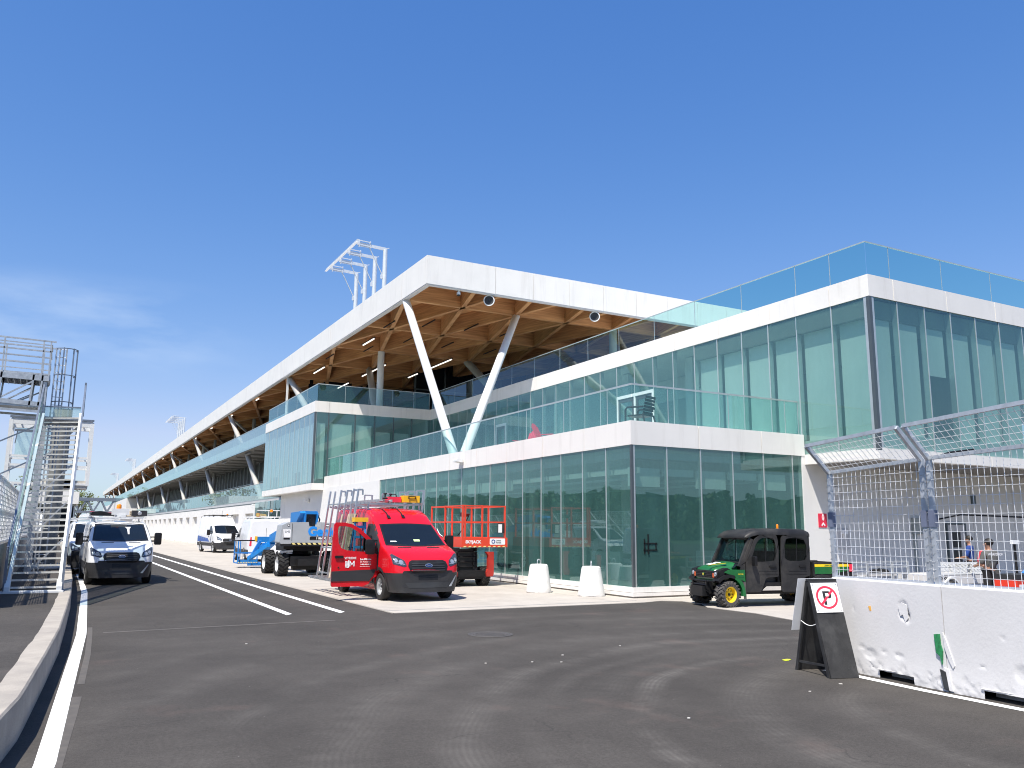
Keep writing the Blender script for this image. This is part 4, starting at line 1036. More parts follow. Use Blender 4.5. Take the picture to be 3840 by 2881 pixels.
# glass rack on the flank (viewer's left), leaning in at the top
b = MB()
ysr = [2.7, 3.1, 3.7, 4.3, 4.9, 5.4]
for i, y in enumerate(ysr): b.bar((-1.43, y, .42), (-1.11, y, 3.02+.02*(i % 2)), .05, .045, (0, 1, 0))
for i, y in enumerate(ysr[:4]): b.bar((-1.10, y, 3.0), (-.98, y, 3.0), .05); b.bar((-.98, y, 3.0), (-.98, y, 2.85), .04)
for z, x in ((.55, -1.42), (1.30, -1.33), (2.62, -1.16)): b.bar((x+.04, ysr[0], z), (x+.04, ysr[-1], z), .04)
b.bar((-1.62, ysr[0]-.05, .40), (-1.62, ysr[-1], .40), .06); b.bar((-1.40, ysr[0]-.05, .36), (-1.40, ysr[-1], .36), .06)
for y in ysr: b.bar((-1.70, y, .42), (-1.04, y, .40), .06); b.bar((-1.12, y, 2.55), (-.85, y, 2.50), .05)
b.build('glass_rack', M_ALU, RV)
b = MB()
for i in range(5):
    x = -1.60+.04*i; b.bar((x, 2.55, .44), (x+.22, 2.55, 2.30), .032, .05, (0, 1, 0)); 
for y in (2.55, 3.1, 3.7): b.bar((-1.56, y, .46), (-1.24, y, 2.3), .02, .10, (0, 1, 0))
b.build('rack_batten', M_WOOD, RV)
b = MB()
for z in (.65, 1.0, 1.35, 1.7, 2.05):
    x = -1.47+(z-.42)*.153
    b.tube((x-.12, 2.42, z), (x+.02, 2.42, z), .018, n=6); b.bar((x-.09, 2.40, z), (x+.0, 2.40, z+.28), .018)
b.build('rack_clamp', M_GREYPL, RV)
# roof rack with uprights
b = MB()
for y in (2.7, 3.6, 4.5, 5.3): b.bar((-.85, y, 2.60), (.85, y, 2.60), .06, .05); b.bar((-.8, y, 2.45), (-.8, y, 2.6), .05); b.bar((.8, y, 2.45), (.8, y, 2.6), .05)
for x in (-.85, .85): b.bar((x, 2.5, 2.62), (x, 5.4, 2.62), .05)
for y in (2.9, 3.6, 4.3): b.bar((.98, y, 2.4), (1.03, y, 3.05), .055); b.bar((1.03, y, 3.03), (.80, y, 3.03), .045); b.bar((.80, y, 3.03), (.80, y, 2.85), .04)
for y in (3.3, 4.9): b.bar((.1, y, 2.6), (.1, y, 2.95), .045); b.bar((.1, y, 2.93), (-.15, y, 2.93), .04); b.bar((-.15, y, 2.93), (-.15, y, 2.6), .04)
b.build('roof_rack', M_ALU, RV)
def onvan(x, y, z): return RV.matrix_basis @ V((x, y, z))
Mv = Matrix.Translation(RV.location) @ Matrix.Rotation(R(.8), 4, 'Z') @ Matrix.Scale(RVS, 4)
b = MB()
for dx in (-.2, .2): b.bar((dx, 0, 0), (dx, 2.9, 0), .03, .08)
for i in range(10): b.tube((-.2, .15+.29*i, 0), (.2, .15+.29*i, 0), .016, n=6)
t = b.build('ladder', M_GALV); t.matrix_world = Mv @ Matrix.Translation((-.35, 2.5, 2.69)); tag(t, 'grey ladder lying on the roof rack of the red van', 'ladder')
b = MB(); b.box(0, .5, 0, .3, 0, .2); t = b.build('tool_case', M_YEL, bevel=.03)
t.matrix_world = Mv @ Matrix.Translation((.25, 2.55, 2.66))
b = MB(); b.bar((.14, -.03, .1), (.14, -.03, .17), .025); b.bar((.36, -.03, .1), (.36, -.03, .17), .025); b.bar((.13, -.03, .17), (.37, -.03, .17), .025); b.build('handle', M_BLACK, t)
tag(t, 'yellow plastic case strapped on the roof rack of the red van', 'case')
b = MB(); b.box(-.2, .2, 0, .3, 0, .16); t = b.build('tool_bag', M_SIGNRED, bevel=.06, seg=3); t.matrix_world = Mv @ Matrix.Translation((.02, 2.7, 2.66))
b = MB(); b.path([(-.12, .15, .15), (-.08, .15, .24), (.08, .15, .24), (.12, .15, .15)], .014, 6); b.build('handle', M_BLACK, t)
tag(t, 'red soft bag beside the yellow case on the roof rack of the red van', 'bag')
for i, (x, y) in enumerate(((-.32, 2.62), (-.02, 2.95))):
    b = MB(); b.lathe([(.001, 0), (.07, 0), (.085, .03), (.03, .06), (.02, .13), (.05, .15), (.05, .18), (.001, .185)], 14); t = b.build('suction_cup', M_GREYPL, smooth=40); t.matrix_world = Mv @ Matrix.Translation((x, y, 2.74)); tag(t, ['dark glazing suction cup on the roof rack, nearer the left door of the red van', 'dark glazing suction cup on the roof rack, next to the red bag'][i], 'suction cup')
# step stool / blue-and-yellow stand behind the open door
b = MB()
for dx in (-.18, .18):
    b.bar((dx, -.12, 0), (dx*.8, -.02, 1.75), .05, .04); b.bar((dx, .55, 0), (dx*.7, .06, 1.72), .04, .03)
for i in range(6): b.bar((-.18+.005*i, -.12+.016*i, .28*(i+1)-.1), (.18-.005*i, -.12+.016*i, .28*(i+1)-.1), .04, .07)
t = b.build('step_ladder', mat('ladder_blue', (.05, .30, .62), .4)); t.matrix_world = Mv @ Matrix.Translation((-1.22, 2.15, .35)) 
b = MB(); b.box(-.2, .2, -.12, .12, 1.72, 1.84); b.build('top_cap', M_YEL, t, bevel=.02)
tag(t, 'blue step ladder with yellow top strapped upright behind the red van\'s open door', 'ladder')
# papers on the dashboard seen through the screen
t = patch(rvb, [(-.02, 1.545), (.16, 1.545), (.17, 1.60), (-.02, 1.60)], 'front', .016, .05).build('dash_paper', mat('pale_green_paper', (.55, .75, .35), .6), RV)
patch(rvb, [(-.70, 1.53), (-.52, 1.535), (-.54, 1.56), (-.70, 1.56)], 'front', .016, .05).build('dash_paper', M_TEXTW, RV)

# ================================================================ WHITE VANS
def roof_load(root, bvh, z):
    b = MB()
    for y in (2.1, 3.2, 4.3, 5.2): b.bar((-.85, y, z+.10), (.85, y, z+.10), .05, .04); b.bar((-.75, y, z-.06), (-.75, y, z+.1), .04); b.bar((.75, y, z-.06), (.75, y, z+.1), .04)
    for x in (-.85, 0, .85): b.bar((x, 2.0, z+.13), (x, 5.3, z+.13), .04)
    b.build('roof_rack', M_STEELW, root)
LVAN, lvb = van('panel_van', 'low white van with loaded roof rack and orange beacon parked beside the edge line', 'low', M_VANW, (2.12, 32.4, 0), R(1.5), 1.045)
roof_load(LVAN, lvb, 2.13)
Ml = Matrix.Translation(LVAN.location) @ Matrix.Rotation(R(1.5), 4, 'Z') @ Matrix.Scale(1.045, 4)
b = MB(); b.box(-.28, .28, 0, .25, 0, .22); b.mi = 1; b.box(-.11, .17, -.03, 0, -.1, .02); t = b.build('beacon_box', [M_STEELW, M_BLACK]); t.matrix_world = Ml @ Matrix.Translation((.02, 2.1, 2.33))
b = MB(); b.lathe([(.08, .22), (.085, .25), (.08, .34), (.05, .38), (.001, .39)], 14, c=(-.06, .12, 0)); b.build('beacon', M_AMBER, t, smooth=50)
tag(t, 'white box carrying an orange beacon on the roof rack of the low white van', 'beacon')
b = MB(); b.box(-.45, .0, 0, 1.4, 0, .18); t = b.build('timber_stack', M_WOOD); t.matrix_world = Ml @ Matrix.Translation((.83, 2.6, 2.30))
b = MB()
for z in (.06, .12): b.box(-.46, .01, -.004, 0, z, z+.006)
b.build('board_gap', M_BLACK, t); tag(t, 'pale wooden boards stacked on the roof rack of the low white van', 'boards')
b = MB(); b.box(-.18, .32, 0, .3, 0, .2); t = b.build('speaker_box', M_GREYPL, bevel=.02); t.matrix_world = Ml @ Matrix.Translation((.60, 2.3, 2.30))
b = MB(); b.lathe([(.001, -.012), (.06, -.006), (.07, 0)], 14, 'y', (.07, 0, .1)); b.build('speaker_cone', M_RIM, t); tag(t, 'dark grey box with a round hole on the roof rack of the low white van', 'box')
b = MB(); b.prism([(-.5, 0), (.25, 0), (.3, .06), (.1, .1), (-.2, .16), (-.48, .12)], 'y', 0, .9); b.mi = 1; b.box(-.42, -.1, -.02, 0, .02, .12); t = b.build('tarp_bundle', [M_BLACK, M_STEELW], bevel=.02); t.matrix_world = Ml @ Matrix.Translation((-.42, 2.3, 2.30))
b = MB()
for y in (.2, .6): b.bar((-.52, y, .14), (.32, y, .10), .03, .01)
b.build('strap', M_SIGNRED, t); tag(t, 'black bundle of gear tied on the roof rack of the low white van', 'bundle')
# stickers inside the windscreen
patch(lvb, [(.16, 1.91), (.36, 1.91), (.30, 1.84), (.22, 1.84)], 'front', .016, .05).build('sticker', M_GREYWALL, LVAN)
patch(lvb, [(.22, 1.83), (.30, 1.83), (.285, 1.66), (.235, 1.66)], 'front', .016, .05).build('sticker', M_GREYWALL, LVAN)
V2, v2b = van('panel_van', 'white van with black nose half hidden behind the low white van', 'low', M_VANW, (1.62, 40.2, 0), R(1.0), 1.05, clad_side=False)
roof_load(V2, v2b, 2.13)
patch(v2b, [(-.95, .50), (.95, .50), (.97, 1.06), (.6, 1.08), (-.6, 1.08), (-.97, 1.06)], 'front', .008, .08).build('front_guard', M_BLACK, V2)
b = MB(); b.prism([(-.6, 0), (.2, 0), (.15, .10), (-.3, .17), (-.55, .10)], 'y', 0, 1.6); t = b.build('roof_load', M_STEELW, bevel=.02); t.matrix_world = Matrix.Translation((1.5, 43, 2.42))
b = MB(); b.box(-.62, .22, .3, .35, .0, .02); b.box(-.62, .22, 1.1, 1.15, 0, .02); b.build('strap', M_YEL, t); tag(t, 'pale wrapped load on the roof of the half hidden white van', 'load')
HV, hvb = van('high_roof_van', 'tall white high roofed van parked facing us before the garage doors', 'high', M_VANW, (12.35, 69.9, .013), R(7), 1.06)
b = MB()
for y in (2.4, 3.6, 4.8): b.bar((-.8, y, 2.82), (.8, y, 2.82), .05); b.bar((-.7, y, 2.68), (-.7, y, 2.84), .04); b.bar((.7, y, 2.68), (.7, y, 2.84), .04)
b.tube((0, 2.6, 2.7), (0, 2.6, 3.15), .012, n=5); b.build('roof_bar', M_BLACK, HV)
b = MB(); b.lathe([(.07, 2.84), (.07, 2.9), (.001, 2.93)], 12, c=(.35, 2.4, 0)); b.build('beacon', M_AMBER, HV)
for x in (-.5, -.2, .2, .5): patch(hvb, [(x-.03, 2.2), (x+.03, 2.2), (x+.02, 2.24), (x-.02, 2.24)], 'front', .015, .05).build('marker_lamp', M_AMBER, HV)
patch(hvb, [(1.9, .8), (5.2, .8), (5.2, 1.25), (2.4, 1.05)], 'left', .006, .2).build('side_stripe', mat('stripe_blue', (.06, .12, .35), .3), HV)
V4, v4b = van('panel_van', 'white van seen from behind, with gold pipe on its rack, beyond the blue lift', 'mid', M_VANW, (11.0, 55.5, .013), R(178), 1.0)
b = MB()
for y in (2.6, 3.8, 5.2): b.bar((-.85, y, 2.62), (.85, y, 2.62), .05); b.bar((-.75, y, 2.45), (-.75, y, 2.63), .04); b.bar((.75, y, 2.45), (.75, y, 2.63), .04)
for y in (2.6, 5.2): b.bar((-.6, y, 2.65), (-.6, y, 3.0), .04)
b.bar((-.8, 5.0, 3.0), (.5, 5.0, 3.0), .05); b.build('roof_rack', M_STEELW, V4)
b = MB(); b.lathe([(.09, 2.9), (.09, 3.03), (.001, 3.06)], 12, c=(-.3, 5.1, 0)); b.build('beacon', M_AMBER, V4); 
t = MB().tube((0, 0, 0), (0, 3.0, 0), .09, n=12).build('pipe', mat('brass_pipe', (.55, .40, .12), .4, .3)); t.matrix_world = Matrix.Translation((10.3, 50.2, 2.74)) @ Matrix.Rotation(R(-20), 4, 'Z')
b = MB(); b.lathe([(.10, 0), (.11, .01), (.11, .12), (.10, .13)], 12, 'y'); b.build('pipe_collar', M_AMBER, t); tag(t, 'gold coloured pipe tied across the roof of the white van beyond the blue lift', 'pipe')
# ================================================================ BOOM LIFT
BL = thing('boom_lift', 'blue and grey boom lift with black treaded tyres parked behind the red van', 'boom lift', (9.45, 37.0, .013))
b = MB(); b.box(-.75, .75, -1.6, 1.7, .42, .82); b.box(-.5, .5, -1.9, 2.0, .45, .72); b.box(-.95, .95, -1.2, -.95, .40, .58); b.box(-.95, .95, 1.25, 1.5, .40, .58)
b.prism([(-.55, .25), (.45, .25), (.6, .55), (-.6, .55)], 'y', -1.3, -1.0); b.build('chassis', M_BLACK, BL, bevel=.03)
for y in (-1.1, 1.4):
    for s in (-1, 1): wheel(BL, s*1.0, y, .50, .40, s, 'lug', M_RUBBER, M_STEELW)
b = MB(); b.lathe([(.5, .82), (.55, .9), (.55, 1.08)], 24); b.box(-.8, .8, -1.0, .9, 1.02, 1.22); b.build('turntable', M_BLACK, BL)
b = MB(); b.mi = 0
prof = [(-1.28, 1.42), (-1.22, 1.34), (1.22, 1.34), (1.28, 1.42), (1.26, 2.08), (1.12, 2.20), (.42, 2.24), (.40, 2.06), (-.06, 2.06), (-.10, 2.24), (-.95, 2.22), (-1.2, 2.10)]
b.prism(prof, 'y', -1.75, -.9); b.build('counterweight', M_GREYL, BL, bevel=.05, seg=3, smooth=40)
b = MB()
b.box(-1.24, 1.24, -1.70, -.9, 1.24, 1.335)
b.box(-.78, -.765, -1.756, -1.75, 1.45, 2.18); b.build('counterweight_base', M_DARK, BL)
b = MB()
for i in range(11): b.prism([(-.72+.22*i, 1.305), (-.60+.22*i, 1.305), (-.66+.22*i, 1.38), (-.78+.22*i, 1.38)], 'y', -1.762, -1.752)
b.build('hazard_stripe', mat('stripe_yellow', (.80, .66, .25), .5), BL)
b = MB(); b.prism([(-.80, 1.30), (1.24, 1.30), (1.24, 1.385), (-.80, 1.385)], 'y', -1.754, -1.745); b.build('hazard_band', M_BLACK, BL)
BM_ = lambda x, z: face_m((x, -1.757, z), (1, 0, 0), (0, 0, 1))
text('lettering', 'Genie', .52, M_TEXTBL, BL, BM_(.52, 1.68), ext=.004, bold=.024)
b = MB(); b.prism(rrect(-.02, 1.10, 1.50, 1.635, .01), 'y', -1.757, -1.75); pl_ = b.build('phone_plate', M_BLACK, BL)
text('lettering', '1 866 921-22', .125, M_TEXTW, pl_, face_m((.58, -1.76, 1.525), (1, 0, 0), (0, 0, 1)), bold=.004)
b = MB(); b.prism(rrect(-1.15, -.83, 1.60, 1.93, .01), 'y', -1.758, -1.75); d_ = b.build('decal', M_TEXTW, BL)
text('lettering', 'LMS', .12, M_GREYPL, d_, face_m((-.97, -1.76, 1.80), (1, 0, 0), (0, 0, 1)))
b = MB(); b.box(-1.12, -.86, -1.76, -1.757, 1.52, 1.59); b.box(-1.125, -1.11, -1.76, -1.757, 1.62, 1.9); b.build('decal_strip', M_BLACK, BL)
for x in (-.93, .72):
    b = MB(); b.prism(circ(.05 if x < 0 else .12, 20, (x, 2.10), sy=1 if x < 0 else .45), 'y', -1.76, -1.75); q = b.build('badge', M_BLACK, BL)
    b = MB(); b.prism(circ(.03 if x < 0 else .09, 16, (x, 2.10), sy=1 if x < 0 else .35), 'y', -1.763, -1.76); b.build('badge_plate', M_TEXTW, q)
b = MB(); b.prism(rrect(-.98, -.55, 1.12, 1.24, .02), 'y', -1.3, -1.2); b.build('side_box', M_BLACK, BL)
b = MB(); b.box(-1.1, -.62, -1.34, -1.30, .93, .97); b.tube((-1.2, -1.3, .98), (-.6, -1.3, 1.04), .05, n=8); b.build('tie_rod', M_STEELW, BL)
b = MB(); b.box(-.5, 1.2, -.9, 1.3, 1.22, 1.9); b.build('engine_cover', M_GREYL, BL, bevel=.08)
# boom foot tower and boom running away over the engine
b = MB(); 
for s in (-1, 1): b.prism([(-1.1, 2.06), (-.2, 2.0), (.9, 2.4), (.9, 2.66), (-.9, 2.72), (-1.15, 2.62)], 'x', .18+s*.26-.03, .18+s*.26+.03)
b.box(-.08, .44, -1.1, -.8, 2.58, 2.71); b.prism([(-1.1, 2.62), (-.1, 2.06), (.6, 2.06), (.6, 2.66), (-1.0, 2.70)], 'x', -.30, -.10)
b.build('boom_foot', M_BLUE, BL, bevel=.015)
b = MB(); b.box(-.06, .42, -.9, -.8, 2.06, 2.58); b.build('boom_recess', M_DARK, BL)
b = MB(); b.path([(.02, -.95, 2.1), (.05, -1.02, 2.35), (.13, -1.03, 2.44), (.22, -1.02, 2.35), (.25, -.95, 2.1)], .018, 6); b.path([(.48, -1.0, 2.55), (.56, -1.05, 2.35), (.5, -1.0, 2.1)], .03, 6); b.build('hose', M_BLACK, BL)
b = MB(); b.bar((.18, -.6, 2.45), (.0, 5.2, 1.45), .34, .38); b.bar((.0, 5.2, 1.3), (-.35, 6.1, .75), .26, .26); b.build('boom', M_BLUE, BL, bevel=.02)
b = MB(); b.tube((.1, .2, 1.95), (.1, 2.6, 1.7), .07, n=10); b.build('lift_cylinder', M_ALU, BL)
# knuckle linkage seen left of the counterweight, and the basket
b = MB(); b.prism([(5.6, 1.25), (6.6, 1.0), (6.7, .65), (6.3, .60), (5.6, .85)], 'x', -.40, -.15); b.bar((-.75, 6.5, .5), (-.35, 6.3, 1.35), .14, .18, (0, 1, 0)); b.bar((-.2, 5.2, 1.15), (-.8, 6.7, .45), .16, .2); b.build('jib', M_BLUE, BL, bevel=.02)
b = MB(); x0, x1, y0, y1 = -1.30, .25, 6.9, 7.9
for x in (x0, x1):
    for y in (y0, y1): b.bar((x, y, .22), (x, y, 1.32), .05)
b.bar((x0+.10, y0, .22), (x0+.10, y0, 1.32), .04); b.bar((-.35, y0, .22), (-.35, y0, 1.45), .05)
for z in (.72,):
    b.bar((x0, y0, z), (x1, y0, z), .04); b.bar((x0, y1, z), (x1, y1, z), .04); b.bar((x0, y0, z), (x0, y1, z), .04); b.bar((x1, y0, z), (x1, y1, z), .04)
b.box(x0, x1, y0, y1, .20, .25); b.box(x0, -.33, y0-.02, y0, .28, .40); b.box(x0+.5, x1, y0-.03, y0+.1, .10, .2); b.build('basket', M_BLUE, BL)
b = MB(); b.bar((x0, y0, 1.34), (-.33, y0, 1.34), .045); b.bar((x0, y1, 1.34), (x1, y1, 1.34), .045); b.bar((x0, y0, 1.34), (x0, y1, 1.34), .045); b.build('top_rail', M_BLACK, BL)
b = MB()
for i in range(8): b.prism([(x0+.04+.125*i, .235), (x0+.10+.125*i, .235), (x0+.06+.125*i, .285), (x0+.0+.125*i, .285)], 'y', y0-.028, y0-.022)
b.build('hazard_stripe', M_YEL if False else MATS['stripe_yellow'], BL)
b = MB(); b.box(-.40, .42, y0-.12, y0+.25, 1.26, 1.54); b.build('control_box', M_BLUE, BL, bevel=.03)
b = MB(); b.box(-.32, .12, y0-.1, y0+.2, .75, 1.22); b.build('control_panel', M_GREYPL, BL, bevel=.02)
for x in (-.46, .44):
    b = MB(); b.box(x-.05, x+.05, y0-.1, y0+.05, 1.30, 1.56); b.build('bumper_pad', M_YEL, BL, bevel=.03)

# ================================================================ SCISSOR LIFT
SL = thing('scissor_lift', 'red scissor lift with railed platform standing by the glass front', 'scissor lift', (12.9, 28.45, .013), R(0))
b = MB(); b.box(-.58, 1.02, -1.35, 1.35, .34, .55); b.box(-.5, .8, -1.3, 1.3, .25, .36); b.build('chassis', M_BLACK, SL, bevel=.02)
for y in (-1.0, 1.05):
    for s in (-1, 1): wheel(SL, .18+s*.60, y, .33, .30, s, 'lug', M_RUBBER, M_GREYPL)
b = MB()
for k in range(4):
    z0 = .62+.17*k
    for x in (-.35, .35):
        b.bar((x, -1.15, z0), (x, 1.15, z0+.15), .05, .12); b.bar((x+.1, 1.15, z0), (x+.1, -1.15, z0+.15), .05, .12)
    for y in (-1.1, 1.1): b.tube((-.45, y, z0+.05), (.5, y, z0+.05), .03, n=6)
b.box(-.45, .35, -1.1, 1.1, .55, 1.28); b.build('scissor_stack', M_BLACK, SL)
b = MB(); b.prism([(-1.1, .55), (1.0, .55), (1.0, 1.22), (-1.1, 1.10)], 'x', .38, .52); b.build('engine_tray', M_GREYPL, SL)
for s, y in ((1, -1.35), (1, 1.35)):
    b = MB(); b.prism([(.72, .50), (.74, .34), (.98, .34), (1.02, .42), (1.02, 1.20), (.70, 1.20), (.80, 1.08), (.80, .6)], 'y', y-.07, y+.07); b.build('outrigger', mat('outrigger_red', (.42, .03, .02), .4), SL, bevel=.01)
    b = MB(); b.prism([(-.40, .50), (-.42, .34), (-.60, .34), (-.64, .42), (-.64, 1.05), (-.46, 1.05), (-.46, .6)], 'y', y-.07, y+.07); b.build('outrigger', MATS['outrigger_red'], SL, bevel=.01)
b = MB(); b.box(-.2, .92, -1.28, 1.5, 1.42, 1.50); b.box(-.2, 1.56, -1.35, -1.28, 1.36, 1.70); b.box(-.2, 1.56, 1.45, 1.52, 1.36, 1.70); b.box(-.23, -.2, -1.35, 1.52, 1.36, 1.70); b.box(1.56, 1.6, -1.35, 1.52, 1.36, 1.70); b.box(.9, 1.56, -1.28, 1.45, 1.42, 1.5)
b.build('platform', M_ORANGER, SL)
b = MB()
def rail(x0, x1, y0, y1):
    for z in (2.25, 2.82): b.bar((x0, y0, z), (x1, y1, z), .045)
rail(-.2, 1.5, -1.32, -1.32); rail(-.2, 1.5, 1.48, 1.48); rail(-.2, -.2, -1.32, 1.48); rail(1.5, 1.5, -1.32, 1.48)
for x, y in ((-.20, -1.32), (-.10, -1.32), (.58, -1.32), (1.5, -1.32), (1.5, 0), (-.2, .2), (1.5, 1.48), (.66, 1.48), (-.2, 1.48)): b.bar((x, y, 1.65), (x, y, 2.85), .055)
b.build('guard_rail', M_ORANGER, SL)
b = MB(); b.box(1.20, 1.46, -1.37, -1.33, 1.86, 2.22); m_ = b.build('manual_box', M_GREYPL, SL)
b = MB(); b.box(1.21, 1.36, -1.376, -1.371, 1.88, 2.18); b.build('manual_sheet', M_TEXTW, m_)
b = MB()
for i in range(9): b.prism([(-.18+.195*i, 1.365), (-.08+.195*i, 1.365), (-.03+.195*i, 1.405), (-.13+.195*i, 1.405)], 'y', -1.356, -1.351)
b.build('hazard_stripe', MATS['stripe_yellow'], SL)
text('lettering', 'SKYJACK', .145, M_TEXTW, SL, face_m((.22, -1.353, 1.50), (1, 0, 0), (0, 0, 1)), bold=.006, sx=1.05)
b = MB(); b.prism(rrect(.88, 1.50, 1.45, 1.67, .03), 'y', -1.357, -1.351); d_ = b.build('decal', M_TEXTW, SL)
b = MB(); b.lathe([(.045, -.002), (.075, -.002), (.075, .002), (.045, .002), (.045, -.002)], 20, 'y', (1.02, -1.359, 1.56)); b.build('decal_mark', mat('mark_blue', (.02, .06, .25), .5), d_)
text('lettering', 'United', .075, M_GREYPL, d_, face_m((1.12, -1.36, 1.575), (1, 0, 0), (0, 0, 1)), 'LEFT'); text('lettering', 'Rentals', .075, M_GREYPL, d_, face_m((1.12, -1.36, 1.50), (1, 0, 0), (0, 0, 1)), 'LEFT')
b = MB(); b.prism([(-.55, 2.45), (-.2, 2.45), (-.2, 2.6), (-.5, 2.6), (-.7, 2.55)], 'x', .2, .4); b.build('control_box', M_GREYPL, SL)
b = MB(); b.path([(.25, -.9, 2.5), (.1, -.7, 2.0), (-.05, -.6, 1.75)], .018, 6); b.build('cable', M_BLACK, SL)
b = MB(); b.path([(-.22, .9, 2.0), (-.24, .6, 1.8), (-.24, .3, 1.72)], .014, 5); b.build('cord', M_TEXTW, SL)

# ================================================================ CONCRETE ANCHOR BLOCKS
def cblock(loc, label, rz):
    t = thing('concrete_block', label, 'concrete block', loc, rz, 'conical concrete anchor blocks by the glass front', 1.2)
    b = MB(); b.lathe([(.001, 0), (.335, 0), (.345, .03), (.33, .10), (.255, .66), (.24, .72), (.20, .745), (.001, .755)], 28)
    rr = random.Random(int(loc[0]*100))
    for v in b.bm.verts:
        if v.co.z < .12: v.co += V((rr.uniform(-.012, .012), rr.uniform(-.012, .012), 0))
    b.build('block', M_BLOCK, t, smooth=40)
    b = MB(); b.path([(-.05, 0, .72), (-.052, 0, .82), (-.03, 0, .865), (0, 0, .875), (.03, 0, .865), (.052, 0, .82), (.05, 0, .72)], .013, 8); b.build('lifting_loop', M_GALV, t, smooth=60)
cblock((13.9, 23.8, .013), 'white conical concrete block with a lifting loop, the one nearer the red scissor lift', .2)
cblock((14.66, 21.9, .013), 'white conical concrete block with a lifting loop, the one nearer the building corner', 1.1)

# ================================================================ UTILITY VEHICLE (local: front at y=0 looking to -y, driver cab side is x<0..)
GV = thing('utility_vehicle', 'green and black four door utility vehicle with yellow wheels by the glass corner', 'utility vehicle', (15.40, 18.05, .013), R(-101), sc=1.055)
for s in (-1, 1):
    for y in (.62, 3.42): wheel(GV, s*.64, y, .315, .27, s, 'lug', M_RUBBERD, M_YELLOW, steer=R(12) if y < 1 else 0)
b = MB(); b.box(-.55, .55, .35, 4.1, .30, .42); b.box(-.30, .30, .1, .5, .25, .5); b.tube((-.55, .62, .315), (.55, .62, .315), .05); b.tube((-.55, 3.42, .315), (.55, 3.42, .315), .05); b.build('chassis', M_BLACK, GV)
# hood
b = MB()
hs = [(.36, .46, .90, .62), (.39, .47, .95, .62), (.52, .47, 1.0, .64), (.75, .48, 1.05, .68), (1.0, .52, 1.09, .72)]
rg = []
for y, w, zt, zb in hs:
    rg.append([b.bm.verts.new((x, y, z)) for x, z in ((-w, zb), (-w*1.02, zb+.12), (-w*.98, zt-.08), (-w*.80, zt-.01), (-w*.4, zt+.015), (0, zt+.02), (w*.4, zt+.015), (w*.80, zt-.01), (w*.98, zt-.08), (w*1.02, zb+.12), (w, zb))])
for A, B in zip(rg, rg[1:]):
    for i in range(10): b._f([A[i], A[i+1], B[i+1], B[i]])
    b._f([A[10], A[0], B[0], B[10]])
b._f(rg[0][::-1]); b._f(rg[-1]); hood = b.build('hood', M_GREEN, GV, smooth=50)
FS = Matrix.Translation((0, .34, .09))
b = MB(); b.prism([(-.40, .62), (.40, .62), (.44, .74), (.40, .80), (-.40, .80), (-.44, .74)], 'y', -.005, .03); gr_ = b.xf(FS).build('grille', M_BLACK, GV)
b = MB()
for z in (.65, .69, .73, .77): b.box(-.40, .40, -.02, -.004, z, z+.012)
b.xf(FS).build('grille_bar', M_GREYPL, gr_)
b = MB(); b.prism(circ(.045, 16, (0, .70)), 'y', -.03, -.018); b.xf(FS).build('badge', M_GREEN, gr_)
b = MB(); b.prism(circ(.03, 10, (0, .70), sx=.8), 'y', -.034, -.03); b.xf(FS).build('badge_figure', M_YELLOW, gr_)
for s in (-1, 1):
    b = MB(); b.prism(rrect(s*.53-.13, s*.53+.11, .61, .80, .05), 'y', .0, .25); h_ = b.xf(FS).build('lamp_housing', M_BLACK, GV, bevel=.02)
    b = MB(); b.lathe([(.001, -.02), (.05, -.015), (.06, 0), (.06, .02)], 16, 'y', (s*.555, -.002, .715)); b.xf(FS).build('headlight', M_LAMP, h_, smooth=50)
    b = MB(); b.box(s*.455-.04, s*.455+.04, -.01, .02, .63, .74); b.xf(FS).build('indicator', mat('orange_lens', (.60, .09, .01), .25), h_, bevel=.008)
    # front fender flare: green band behind the wheel, black at the front
    b = MB()
    A = [(.62+.46*math.cos(t), .33+.50*math.sin(t)) for t in [R(a) for a in range(-8, 66, 8)]]; B = [(.62+.375*math.cos(t), .33+.40*math.sin(t)) for t in [R(a) for a in range(-8, 66, 8)]]
    b.prism(A+B[::-1], 'x', s*.47, s*.75); b.prism([(.82, .75), (1.10, .62), (1.10, .92), (.62, .92), (.50, .86)], 'x', s*.45, s*.72); b.build('fender', M_GREEN, GV, bevel=.012)
    b = MB(); A = [(.62+.44*math.cos(t), .33+.48*math.sin(t)) for t in [R(a) for a in range(66, 140, 8)]]; B = [(.62+.37*math.cos(t), .33+.40*math.sin(t)) for t in [R(a) for a in range(66, 140, 8)]]
    b.prism(A+B[::-1], 'x', s*.47, s*.75); b.prism([(.38, .70), (.55, .84), (.70, .92), (.60, .97), (.38, .90)], 'x', s*.5, s*.70); b.build('fender_flare', M_BLACK, GV, bevel=.012)
    b = MB(); b.box(s*.73, s*.745, 1.03, 1.10, .20, .62); b.build('mud_flap', M_RUBBERD, GV)
b = MB(); b.prism([(-.18, .96), (-.05, .965), (-.05, 1.0), (-.18, 1.0)], 'x', 0, 0.001) if False else None
b = MB(); M = Matrix.Translation((0, .56, 1.045)) @ Matrix.Rotation(R(10), 4, 'X'); b.box(-.11, .11, -.10, .08, 0, .006, M); b.box(-.14, .12, .14, .22, .0, .006, M); b.build('hood_sticker', M_TEXTW, hood)
b = MB(); b.prism([(.28, .42), (.33, .41), (.46, .85), (.40, .88)], 'z', 1.0, 1.004); b.xf(Matrix.Translation((0, 0, -.02)) @ Matrix.Rotation(R(7), 4, 'X')); b.build('hood_stripe', M_YELLOW, hood)
